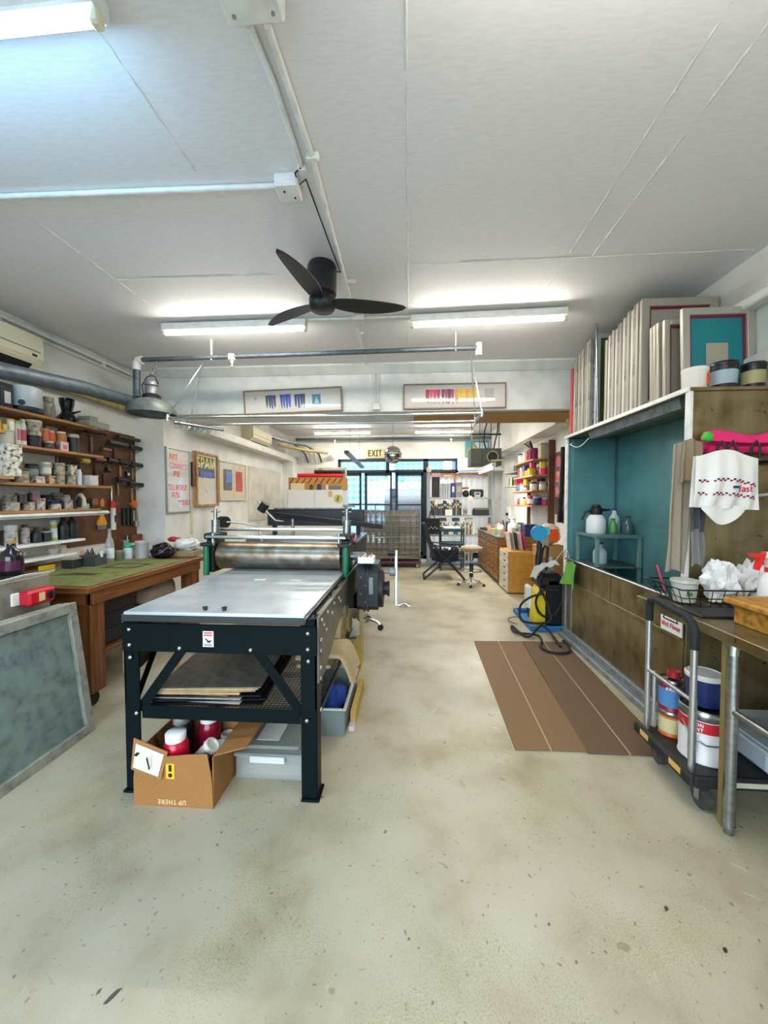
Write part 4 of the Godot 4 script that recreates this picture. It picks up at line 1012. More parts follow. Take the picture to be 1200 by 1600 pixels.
func mt(s: String) -> Material: # "rrggbb" plain, "*rrggbb" ink-stained, "~rrggbb" see-through, else a palette name
	if s.begins_with("*"): return spotted(s.substr(1))
	if s.begins_with("~"): return clear(s.substr(1), 0.45, 0.1)
	return M[s] if M.has(s) else pl(s)

func shelf_board(label: String, x0: float, x1: float, y: float, d0: float, d1: float, m: Material, brackets := true) -> void:
	var o := th("wall_shelf", label, "shelf", v((x0 + x1) * 0.5, y, (d0 + d1) * 0.5))
	pw(o, "board", B.new().span(v(x0, y - 0.022, d0), v(x1, y, d1), 0.003), m)
	if brackets:
		for t in [0.15, 0.85]:
			var d := lerpf(d0, d1, t)
			pw(o, "bracket", B.new().bar(v(x0 + 0.004, y - 0.16, d), v(x0 + 0.004, y - 0.023, d), 0.02, 0.006).bar(v(x0 + 0.01, y - 0.15, d), v(x0 + 0.2, y - 0.03, d), 0.015, 0.006), pl("3a3c3a", 0.5))

func ink_shelves() -> void:
	var W: Material = M.wood
	shelf_board("top wooden ink shelf under the fat grey pipe", -3.299, -3.0, 2.11, 1.9, 3.53, W)
	shelf_board("second wooden ink shelf, orange jars on it", -3.299, -3.0, 1.843, 2.2, 3.6, W)
	shelf_board("third wooden ink shelf, stained tins in two rows on it", -3.299, -3.0, 1.55, 2.2, 3.7, W)
	shelf_board("lowest wooden ink shelf with the white lamp under it", -3.299, -3.0, 1.33, 2.2, 3.55, W, false)
	shelf_board("white shelf with dark wine bottles below the lamp", -3.299, -3.05, 1.053, 2.2, 3.42, M.white_paint, false)
	shelf_board("lower white shelf with bowl and glass jar", -3.299, -3.05, 0.93, 2.2, 3.33, M.white_paint, false)
	shelf_board("short wooden shelf with yellow tins in front of the ink shelves", -3.05, -2.85, 1.905, 1.9, 2.55, W, false)
	shelf_board("short wooden shelf with ink-smeared white boxes", -3.05, -2.85, 1.585, 1.9, 2.6, W, false)
	var up := th("shelf_upright", "dark wooden upright that carries the short shelves", "upright", v(-3.06, 0, 2.1))
	pw(up, "post", B.new().span(v(-3.1, 0.98, 2.02), v(-3.051, 2.08, 2.1), 0.003), M.wood_dark)
	# lamp strip under the lowest board
	var ls := th("shelf_lamp", "long white lamp strip under the lowest wooden ink shelf, switched off", "lamp", v(-3.05, 1.3, 3.0))
	pw(ls, "housing", B.new().prism([Vector2(0, 0), Vector2(0.09, 0), Vector2(0.11, -0.02), Vector2(0.09, -0.035), Vector2(0.0, -0.035)], 1.4, v(-3.1, 1.307, 2.95)), M.white_paint)
	pw(ls, "diffuser", B.new().span(v(-3.08, 1.266, 2.3), v(-3.01, 1.272, 3.6), 0.002), pl("d6dad8", 0.3))
	var lp := []
	for i in 15:
		var a := PI * 1.25 * i / 14 + 0.9
		lp.append(v(-2.95, 1.24, 2.42) + Vector3(0.01 * cos(a * 2), 0.085 * sin(a), -0.09 * cos(a)))
	one("white_cable", "white cable hanging in a loop in front of the lamp strip", "cable", B.new().tube(lp, 0.005, 6), M.white)
	# top shelf
	var X := -3.12
	var dr := th("coffee_urn", "pale grey drum with dark blue base and round emblem on the top ink shelf", "urn", on_x(44, 770, X) * Vector3(1, 0, 1) + Vector3(0, 2.1108, 0))
	pt(dr, "body", B.new().lathe(Vector3.ZERO, [[0.105, 0.035], [0.108, 0.05], [0.108, 0.2], [0.1, 0.215], [0, 0.215]], 28), pl("c5cacb", 0.4))
	pt(dr, "base", B.new().lathe(Vector3.ZERO, [[0, 0], [0.1, 0], [0.112, 0.012], [0.11, 0.05]], 28), pl("1f2d3b", 0.4))
	pt(dr, "emblem", B.new().cyl(Vector3(0.06, 0.075, 0.085), Vector3(0.066, 0.075, 0.094), 0.022, -1, 18), pl("2a2d33", 0.5))
	row("", X, 2.11, [["box", 8, 22, 40, "22262c", "1a1d22", "d8d6cf", "dark carton with pale crest at the near end of the top ink shelf"],
		["jar", 80, 17, 34, "~a59a74", "8f8a72", "", "tall tan glass jar on the top ink shelf"], ["jar", 68, 7, 20, "~c8c8c0", "b8b4a8", "", "tiny clear jar beside the grey drum"]])
	var vs := th("black_vase", "glossy black ribbed vases standing on the top ink shelf", "vase", on_x(108, 770, X) * Vector3(1, 0, 1) + Vector3(0, 2.1108, 0))
	pt(vs, "vase", B.new().lathe(Vector3.ZERO, [[0, 0], [0.085, 0], [0.09, 0.02], [0.07, 0.06], [0.045, 0.09], [0.04, 0.11], [0.055, 0.17], [0.06, 0.22], [0.05, 0.225], [0.045, 0.2], [0, 0.18]], 24), pl("0c0f14", 0.12))
	pt(vs, "spout", B.new().cyl(Vector3(0.03, 0.1, -0.03), Vector3(0.05, 0.13, -0.09), 0.012, 0.006, 10), pl("0c0f14", 0.12))
	var bt := th("beige_tray", "flat beige plastic trays stacked at the end of the top ink shelf", "tray", on_x(145, 770, -3.12) * Vector3(1, 0, 1) + Vector3(0, 2.1108, 0))
	pt(bt, "tray", B.new().box(Vector3(0, 0.03, 0), Vector3(0.2, 0.06, 0.24), 0.01), pl("b8b4a0", 0.5))
	pt(bt, "tray", B.new().box(Vector3(0, 0.085, 0.04), Vector3(0.14, 0.05, 0.1), 0.01), pl("9c9580", 0.5))
	# short shelves
	row("", -2.94, 1.905, [["tin", 10, 9, 13, "caa53a", "b8923a", "", "small yellow tin on the short shelf"], ["tub", 20, 11, 22, "d6d2c4", "caa53a", "", "white tub with yellow lid on the short shelf"], ["tin", 1, 8, 20, "b5892a", "8a6a2a", "", "ochre tin at the near end of the short shelf"]])
	row("", -2.94, 1.585, [["box", 12, 30, 26, "*e6e4da", "*dddbd0", "", "ink-smeared white box at the bottom of the short shelf's stack"], ["box", 13, 31, 25, "*ebe9e0", "*e2e0d5", "", "ink-smeared white box with black scrawl on top of another", 0.115], ["tub", 13, 22, 22, "b5b09c", "9b9780", "", "grubby off-white pail above the ink-smeared boxes", 0.235]])
	# second shelf
	row("", X + 0.02, 1.843, [["box", 28, 10, 38, "cfd6bf", "9fb878", "c4607a", "tall white and green carton on the second ink shelf"], ["can", 38, 11, 42, "dcdad6", "cfcdc8", "b44a5c", "white spray can on the second ink shelf"],
		["tub", 55, 24, 19, "22262a", "1b1f22", "", "black tub under a white bucket on the second ink shelf"], ["tub", 55, 26, 24, "*bdb8ac", "cfcabd", "", "grey-white bucket stacked on a black tub", 0.098],
		["jar", 77, 19, 13, "3a3230", "b4afa0", "", "dark squat jar under the orange jars"], ["jar", 72, 14, 20, "c05a38", "c87a55", "", "orange ink jar on the squat dark jar", 0.068], ["jar", 82, 13, 18, "b8502c", "d08a62", "", "orange-red ink jar next to the wider orange one", 0.068],
		["box", 97, 17, 15, "d3b8b8", "cfc3bd", "c06a7e", "white and pink box under an amber jar"], ["jar", 97, 18, 16, "a8682c", "cfb99a", "", "amber ink jar on the white and pink box", 0.083], ["tin", 116, 19, 29, "1d2124", "b5b3aa", "", "tall black ink can with pale rim on the second ink shelf"]])
	# third shelf, two rows
	row("", X + 0.02, 1.55, [["tin", 36, 19, 18, "*b8b098", "8f8a7c", "", "stained brown tin at the near end of the third ink shelf"], ["box", 57, 19, 11, "*d6d0c8", "cfc9c0", "", "low stained white box on the third ink shelf"], ["box", 77, 14, 13, "*c5a67c", "b08f62", "", "small tan stained box on the third ink shelf"],
		["tin", 93, 17, 17, "*a89c86", "*9a917d", "", "mottled tin, lower of two on the third ink shelf"], ["tin", 111, 16, 16, "*b0aa9a", "*a39d8d", "", "smeared tin under a white one on the third ink shelf"],
		["jar", 50, 20, 15, "~9ba7a0", "2a2c2c", "", "greenish glass jar lying over the low white box", 0.06], ["jar", 72, 17, 21, "~c2c4b8", "b7b5a8", "c8c4b4", "clear jar with pale label in the third shelf's upper row", 0.07], ["tin", 93, 18, 18, "*b5ac9c", "*c2baa8", "", "mottled tin, upper of two on the third ink shelf", 0.086], ["box", 111, 15, 17, "*d0cbb8", "*d8d4c4", "", "white stained box on the smeared tin", 0.082],
		["can", 124, 9, 25, "d9dadb", "e4e4e2", "", "slim white spray bottle on the third ink shelf"], ["box", 140, 20, 16, "dedbcf", "e3e0d5", "", "long clean white box at the end of the third ink shelf"]])
	# lowest wooden shelf
	row("", X + 0.02, 1.33, [["tin", 17, 24, 13, "*b5b3ac", "*a8a69e", "", "wide bare-metal tin, lower of two on the lowest wooden shelf"], ["tin", 15, 20, 13, "*7c7870", "*8f8b82", "", "narrow dark tin on the wide bare-metal tin", 0.055], ["tin", 43, 20, 13, "*bab6aa", "*c5c1b5", "", "smeared silver tin on the lowest wooden shelf"],
		["tin", 33, 17, 17, "2b2a2a", "*77736b", "", "black tin with grey lid behind the smeared silver one", 0.056], ["tin", 54, 16, 15, "7d4a58", "*8d8880", "", "plum-coloured tin with grey lid on the lowest shelf", 0.078], ["tub", 61, 18, 18, "*cfcdcc", "*d8d6d6", "", "white paper-wrapped tub with ink spots"], ["tin", 85, 19, 9, "*c2beb4", "*b5b1a6", "", "low silver tin under the blue cloth"], ["tin", 105, 16, 14, "*b5b0a4", "*c5c0b3", "", "silver tin next to the blue cloth"], ["jar", 103, 13, 12, "~a5aaa5", "6a6a66", "", "little glass jar on the silver tin", 0.062]])
	one("blue_rag", "dark blue rag lying over tins on the lowest wooden shelf", "rag", B.new().sheet(10, 6, func(u, q): return on_x(lerpf(74, 96, u), 784, -3.05 - 0.07 * q) * Vector3(1, 0, 1) + Vector3(0, 1.41 + 0.01 * sin(u * 8.0 + q * 3.0), 0), 0.012), pl("18336a", 0.9))
	row("", X + 0.03, 1.33, [["tub", 134, 10, 8, "7fc0a0", "6fae90", "", "small mint green cup on the lowest wooden shelf"]])
	var hb := on_x(127, 770, -3.1) * Vector3(1, 0, 1) + Vector3(0, 1.3308, 0)
	var hand := th("scrubbing_brush", "white-rimmed scrubbing brush standing on end on the lowest wooden shelf", "brush", hb)
	pt(hand, "stock", B.new().prism([Vector2(-0.035, 0), Vector2(0.02, 0), Vector2(0.04, 0.03), Vector2(0.03, 0.1), Vector2(0.0, 0.145), Vector2(-0.02, 0.14), Vector2(-0.05, 0.07)], 0.03), pl("cfc8b8", 0.6))
	pt(hand, "bristles", B.new().prism([Vector2(-0.02, 0.015), Vector2(0.015, 0.015), Vector2(0.022, 0.09), Vector2(0, 0.12), Vector2(-0.03, 0.07)], 0.05, Vector3(0, 0, 0.01)), pl("2f312e", 0.9))
	var fr := RandomNumberGenerator.new()
	fr.seed = 77
	for e in [[1.843, "second ink shelf", 9, 0.19], [1.55, "third ink shelf", 10, 0.2], [1.33, "lowest wooden shelf", 10, 0.15], [2.11, "top ink shelf", 1, 0.12], [1.053, "white shelf", 6, 0.14]]:
		for i in int(e[2]):
			var c: String = ["*4a4640", "2a2c2e", "*8a8478", "3a2c28", "*6a665c", "1d2226", "*a39a88"][fr.randi() % 7]
			pot("stored_tin", "dingy tin, %s from the near end in the back row of the %s" % [nth(i), e[1]], ["tin", "jar", "tub"][fr.randi() % 3], v(-3.245, float(e[0]) + 0.0008, 2.3 + 1.15 * i / float(e[2])), 0.048, float(e[3]) * fr.randf_range(0.6, 1.0), mt(c), mt(c.replace("*", "")), null, "back row tins of the " + str(e[1]))
	# white shelves
	row("", -3.15, 1.053, [["tin", 15, 19, 32, "b9bdbe", "c8cccd", "*c8c8c4", "big shiny can wrapped in foil on the white shelf"], ["can", 37, 13, 30, "*b9b4b8", "5a2c34", "", "white patterned can with maroon lid on the white shelf"], ["bottle", 54, 16, 24, "1a2026", "14181c", "", "squat black bottle on the white shelf"], ["box", 68, 14, 16, "20262a", "b8b4a4", "", "black box with cream lid on the white shelf"], ["jar", 82, 11, 32, "8fb02c", "c8d0c0", "c9c8d2", "lime green jar with pale cap on the white shelf"]])
	row("", -3.15, 1.053, [["bottle", 97, 17, 38, "0f1a1c", "0d1416", "", "dark wine bottle beside the lime jar"], ["bottle", 111, 17, 40, "0f1a1c", "0d1416", "", "dark wine bottle at the shelf's free end"]])
	row("", -3.15, 0.93, [["bowl", 79, 20, 10, "~c8c4b4", "b8b4a4", "", "glass bowl on the lower white shelf"], ["jar", 95, 13, 13, "~cfcabb", "b5a98c", "", "squat glass jar on the lower white shelf"], ["bowl", 22, 30, 12, "~bdb8a8", "b8b4a4", "", "wide clear bowl at the lower white shelf's near end"]])
	one("shelf_back_panel", "white panel standing against the wall behind the white shelves", "panel", B.new().span(v(-3.299, 0.84, 2.2), v(-3.285, 0.905, 3.4), 0.002), M.white_paint)
	# bench things
	var on_bench := func(kind: String, x: float, y: float, w: float, h: float, body: String, lid: String, band: String, label: String, called: String) -> void:
		var p := on_y(x, y, 0.839)
		var away := absf((p - EYE).dot(lens.z))
		pot(called, label, kind, p, w * away / FOCAL * 0.4, h * away / FOCAL, mt(body), mt(lid), mt(band) if band else null)
	var pp := v(-2.36, 0.976, 2.12)
	pot("purple_ink_bottle", "large round bottle of purple-black ink with cork on the grey tank", "bottle", pp, 0.055, 0.2, pl("1a1016", 0.1), pl("a8823c", 0.7), pl("4a1830", 0.15))
	one("yellow_ruler", "yellow plastic strip on the workbench behind the ink bottle", "ruler", B.new().bar(on_y(60, 893, 0.839) + Vector3(0, 0.02, 0), on_y(86, 889, 0.839) + Vector3(0, 0.02, 0), 0.006, 0.04, 0.001), pl("c9a412", 0.5))
	on_bench.call("bottle", 172, 878, 15, 52, "~b8bdb8", "8a8a84", "d6d9dc", "clear glass bottle with round emblem label at the bench edge", "glass_bottle")
	on_bench.call("jar", 200, 873, 17, 22, "c3ccd0", "2fa07a", "", "squeeze bottle with green nozzle on the workbench", "squeeze_bottle")
	var sq: Node3D = get_node("squeeze_bottle")
	pt(sq, "nozzle", B.new().cyl(Vector3(0, 0.12, 0), Vector3(0, 0.23, 0), 0.014, 0.004, 10), pl("1f9c78", 0.4))
	on_bench.call("tin", 222, 872, 24, 27, "9a9894", "a8a6a0", "", "brushed steel mug on the workbench by the pillar", "steel_mug")
	on_bench.call("tub", 186, 876, 14, 16, "6d6a4c", "77745a", "", "olive glass jar behind the squeeze bottle", "glass_jar")
	on_bench.call("box", 146, 884, 32, 18, "3f4240", "4a4d4a", "", "grey crate of small tubes at the back of the workbench", "tube_crate")
	for i in 5:
		var p := on_y(134 + i * 7, 884, 0.839)
		pot("paint_vial", ["paint vial with amber body and white cap in the grey crate", "paint vial with black body in the grey crate", "paint vial with yellow cap in the grey crate", "paint vial with clear body in the grey crate", "paint vial with white body in the grey crate"][i], "bottle", Vector3(p.x - 0.02, 0.839 + 0.078, p.z), 0.014, 0.085 if i == 2 else 0.065, pl(["b5741c", "23201c", "2c2418", "9a9a92", "c8c5ba"][i], 0.25), pl(["d8d5ca", "2a2a2a", "c9a412", "cfcbc0", "8a8a84"][i], 0.4))
	on_bench.call("box", 112, 888, 24, 16, "2b2d2b", "8f8b7c", "", "dark tin box beside the grey crate on the workbench", "tin_box")
	one("wooden_block", "reddish brown wooden block leaning behind the steel mug", "block", B.new().box(v(-2.95, 0.921, 3.66), Vector3(0.16, 0.163, 0.03), 0.004), M.wood_dark)
	one("black_bag", "crumpled black plastic bag on the workbench by the pillar", "bag", B.new().blob(on_y(255, 872, 0.839) + Vector3(0, 0.07, 0), Vector3(0.1, 0.075, 0.1), 0.4, 12, 1.8, 28, 0.8392), pl("17141c", 0.25))
	var slab := th("wooden_slab", "pale wooden slab under the white bag at the bench end", "slab", on_y(292, 868, 0.839))
	pt(slab, "slab", B.new().box(Vector3(0, 0.03, 0), Vector3(0.26, 0.055, 0.2), 0.004), pl("8f8162", 0.7))
	one("white_bag", "crumpled white and red plastic bag heaped on the wooden slab", "bag", B.new().blob(on_y(292, 868, 0.839) + Vector3(0, 0.115, 0), Vector3(0.13, 0.062, 0.11), 0.5, 21, 1.9, 28), pl("d9d5cf", 0.35))
	one("red_cloth", "small red and yellow cloth on top of the bags at the bench end", "cloth", B.new().blob(on_y(275, 866, 0.839) + Vector3(-0.02, 0.16, 0.0), Vector3(0.06, 0.025, 0.06), 0.5, 33, 2.0, 18), pl("a8202c", 0.7))

# ---------- the board of rollers ----------
func tool_board() -> void:
	var tb := th("tool_board", "dark brown tool board on the wall beside the ink shelves", "board", v(-3.29, 0.95, 4.0))
	pw(tb, "board", B.new().span(v(-3.299, 0.95, 3.42), v(-3.285, 2.17, 4.42), 0.002), grained(Color("6b4528"), 0.7, 0.0, "dirt", Vector3(2, 2, 2)))
	# each roller: pixel of its drum's two ends, handle drop, colours
	var list := [[131, 670, 166, 677, 26, "4a1a1e", "8a7a6a", "burgundy brayer, topmost on the tool board"], [183, 681, 219, 689, 0, "3c3230", "2a2422", "long dark roller at the top corner of the tool board"], [168, 690, 200, 696, 22, "35302e", "4a2a24", "long charcoal brayer under the top corner roller"], [200, 697, 221, 702, 22, "17191b", "6a4a34", "short black brayer at the board's edge, second from the top"], [158, 701, 173, 704, 0, "8a4630", "6a4a34", "small terracotta roller on the tool board"],
		[146, 717, 164, 719, 24, "7a1a2c", "4a1a24", "crimson brayer near the end of the second shelf"], [167, 718, 184, 721, 14, "1a1c1e", "6a5a44", "black brayer next to the crimson one"], [184, 720, 203, 724, 22, "15171a", "9a7a4c", "black brayer with pale wooden handle in the middle row"], [203, 724, 222, 728, 22, "14171a", "8a6a44", "black brayer at the board's edge in the middle row"], [165, 733, 172, 736, 18, "2a2422", "5a3428", "stubby brown brayer below the middle row"], [182, 748, 198, 751, 20, "15191d", "a07e4c", "black brayer with tan handle in the lower row"], [200, 756, 223, 758, 26, "121417", "a8804e", "wide black brayer at the board's edge in the lower row"], [125, 719, 139, 721, 12, "c8b43c", "6a5a44", "small yellow-ended brayer at the end of the second shelf"]]
	for e in list:
		var a := on_x(lerpf(e[0], e[2], 0.05), lerpf(e[1], e[3], 0.05), -3.222)
		var b := on_x(lerpf(e[0], e[2], 0.95), lerpf(e[1], e[3], 0.95), -3.222)
		var r := 0.026 if e[4] > 0 else 0.022
		var o := th("brayer", e[7], "roller", (a + b) * 0.5)
		pw(o, "drum", B.new().cyl(a, b, r, -1, 18), pl(e[5], 0.35))
		pw(o, "spindle", B.new().cyl(a.lerp(b, -0.03), a, 0.007, -1, 8).cyl(b, b.lerp(a, -0.03), 0.007, -1, 8), M.steel)
		var m := (a + b) * 0.5
		if e[4] > 0:
			var L: float = e[4] * 4.2 / FOCAL
			pw(o, "yoke", B.new().tube([a.lerp(b, -0.02), a.lerp(b, -0.02) + Vector3(-0.045, -0.04, 0), b.lerp(a, -0.02) + Vector3(-0.045, -0.04, 0), b.lerp(a, -0.02)], 0.004, 6), M.steel)
			pw(o, "handle", B.new().lathe(m + Vector3(-0.047, -0.04, 0), [[0, -L], [0.011, -L + 0.01], [0.013, -L * 0.5], [0.008, 0]], 10), pl(e[6], 0.5))
		else:
			pw(o, "peg", B.new().cyl(m + Vector3(-0.058, 0, 0), m + Vector3(-r, 0, 0), 0.006, -1, 8), M.steel)
	# other tools: outline in metres, flat against the board
	var side := Basis(Vector3(0, 0, -1), Vector3.UP, Vector3(1, 0, 0))
	var flat := func(called: String, label: String, cat: String, x: float, y: float, poly: Array, hex: String, thick := 0.02) -> Node3D:
		var p := on_x(x, y, -3.27)
		var o := th(called, label, cat, p)
		pt(o, "body", B.new().prism(poly, thick, Vector3(-0.013 + thick * 0.5, 0, 0), side), pl(hex, 0.45))
		return o
	var R := func(w: float, h: float) -> Array: return [Vector2(-w, -h), Vector2(w, -h), Vector2(w, h), Vector2(-w, h)]
	var sp: Node3D = flat.call("spreader", "yellow triangular ink spreader hanging on the tool board", "spreader", 159, 812, [Vector2(-0.06, -0.055), Vector2(0.06, -0.055), Vector2(0.06, -0.03), Vector2(0.01, 0.07), Vector2(-0.01, 0.07), Vector2(-0.06, -0.03)], "d99a12")
	pt(sp, "blade", B.new().box(Vector3(-0.003, -0.08, 0), Vector3(0.004, 0.05, 0.12)), M.steel)
	var cg: Node3D = flat.call("caulking_gun", "red caulking gun with white cartridge hanging on the tool board", "tool", 175, 788, R.call(0.035, 0.035), "b8221e", 0.03)
	pt(cg, "rod", B.new().cyl(Vector3(0.0, 0.03, 0), Vector3(0, 0.2, 0), 0.006, -1, 8), M.chrome)
	pt(cg, "trigger", B.new().bar(Vector3(0, 0.01, -0.03), Vector3(0, 0.0, -0.1), 0.02, 0.03, 0.004), pl("b8221e", 0.4))
	pt(cg, "cartridge", B.new().cyl(Vector3(0.01, -0.04, 0), Vector3(0.01, -0.28, 0), 0.025, -1, 16), M.white)
	pt(cg, "nozzle_print", B.new().box(Vector3(0.034, -0.16, 0.0), Vector3(0.004, 0.08, 0.02)), pl("2a2f5a", 0.5))
	flat.call("tape_dispenser", "orange star-shaped clamp hanging on the tool board", "clamp", 209, 787, [Vector2(-0.06, -0.01), Vector2(-0.03, -0.02), Vector2(-0.02, -0.045), Vector2(0.03, -0.045), Vector2(0.045, 0.0), Vector2(0.02, 0.04), Vector2(-0.02, 0.04), Vector2(-0.03, 0.012), Vector2(-0.06, 0.01)], "e06a10", 0.025)
	flat.call("scraper", "small orange-handled scraper at the end of the lowest wooden shelf", "scraper", 159, 785, [Vector2(-0.025, -0.045), Vector2(0.025, -0.045), Vector2(0.03, 0.02), Vector2(0, 0.045), Vector2(-0.025, 0.02)], "c9822c")
	var mt_: Node3D = flat.call("thickness_gauge", "small black gauge with pale screen on the tool board", "gauge", 199, 741, R.call(0.03, 0.03), "14161a", 0.03)
	pt(mt_, "dial", B.new().box(Vector3(0.018, 0, 0), Vector3(0.003, 0.03, 0.03)), pl("c3ccd6", 0.3))
	for i in 3: flat.call("bench_knife", ["black-handled knife hanging next to the caulking gun", "black-handled knife hanging between two others", "black-handled knife hanging beside the paint brushes"][i], "knife", 193 + i * 6, 807, [Vector2(-0.016, -0.1), Vector2(0.016, -0.1), Vector2(0.02, 0.02), Vector2(0.012, 0.1), Vector2(-0.012, 0.1), Vector2(-0.02, 0.02)], "16181b", 0.025)
	for i in 4:
		var pb: Node3D = flat.call("paint_brush", ["red-tipped paint brush in the row on the tool board", "paint brush with pale bristles next to the red-tipped one", "paint brush with white handle in the row on the tool board", "dark paint brush at the tool board's edge"][i], "brush", 209 + i * 4, 806, R.call(0.01, 0.06), ["c8c2b4", "8f8878", "d6d2c8", "3a3430"][i], 0.015)
		pt(pb, "bristles", B.new().box(Vector3(0, -0.095, 0), Vector3(0.016, 0.07, 0.026), 0.004), pl(["8a1c24", "cfc8b4", "c5beb0", "2a2624"][i], 0.9))
	var br: Node3D = flat.call("ceramic_pot_tool", "round terracotta rubbing pad at the end of the lowest wooden shelf", "pad", 144, 784, [Vector2(-0.035, -0.035), Vector2(0.035, -0.035), Vector2(0.045, 0.0), Vector2(0.03, 0.035), Vector2(-0.03, 0.035), Vector2(-0.045, 0)], "8a5a3c", 0.05)
	br.name = "rubbing_pad"
	var tr := th("tool_tray", "shallow white tray under the tool board with brown leather case", "tray", v(-3.2, 0.9, 4.3))
	pw(tr, "tray", B.new().span(v(-3.29, 0.9, 4.1), v(-3.14, 0.915, 4.43), 0.003), M.white)
	pw(tr, "leg", B.new().span(v(-3.28, 0.0, 4.12), v(-3.26, 0.899, 4.14)).span(v(-3.28, 0.0, 4.4), v(-3.26, 0.899, 4.42)).span(v(-3.17, 0.0, 4.4), v(-3.15, 0.899, 4.42)).span(v(-3.17, 0.0, 4.12), v(-3.15, 0.899, 4.14)), M.white)
	one("leather_case", "brown leather case propped on the white tray under the tool board", "case", B.new().box(v(-3.21, 0.963, 4.3), Vector3(0.05, 0.09, 0.16), 0.008), grained(Color("7a3c1c"), 0.5, 0.0, "dirt", Vector3(5, 5, 5)))

# ---------- pictures on the left wall and the beam ----------
func picture(called: String, label: String, a: Vector3, w: float, h: float, wallward: Basis, fm: Material, fw: float, paper: Material, deep := 0.03) -> Node3D: # a: low corner seen from the front; wallward: x along the picture, y up, z out of the wall
	var o := th(called, label, "picture", a)
	o.basis = wallward
	pt(o, "frame", B.new().span(Vector3(0, 0, 0), Vector3(w, fw, deep), 0.002).span(Vector3(0, h - fw, 0), Vector3(w, h, deep), 0.002).span(Vector3(0, fw, 0), Vector3(fw, h - fw, deep), 0.002).span(Vector3(w - fw, fw, 0), Vector3(w, h - fw, deep), 0.002), fm)
	pt(o, "paper", B.new().span(Vector3(fw, fw, 0.002), Vector3(w - fw, h - fw, deep * 0.5)), paper)
	pt(o, "glazing", B.new().span(Vector3(fw, fw, deep * 0.78), Vector3(w - fw, h - fw, deep * 0.82)), M.glazing)
	return o

func strokes(o: Node3D, x0: float, x1: float, y0: float, y1: float, z: float, n: int, cols: Array, seed_: int, called := "brush_stroke") -> void:
	var r := RandomNumberGenerator.new()
	r.seed = seed_
	for i in n:
		var a := lerpf(x0, x1, float(i) / n)
		var w := (x1 - x0) / n
		var p := [Vector2(a, y1 - r.randf() * 0.006)]
		p.append(Vector2(a + w * 1.04, y1 - r.randf() * 0.006))
		p.append(Vector2(a + w * r.randf_range(0.75, 1.0), lerpf(y0, y1, r.randf() * 0.3)))
		p.append(Vector2(a + w * r.randf_range(0.3, 0.6), lerpf(y0, y1, r.randf() * 0.12)))
		p.append(Vector2(a + w * r.randf_range(0.0, 0.2), lerpf(y0, y1, 0.3 + r.randf() * 0.4)))
		pt(o, called, B.new().prism(p, 0.0006, Vector3(0, 0, z + 0.0002 * i)), pl(cols[i % cols.size()], 0.6))

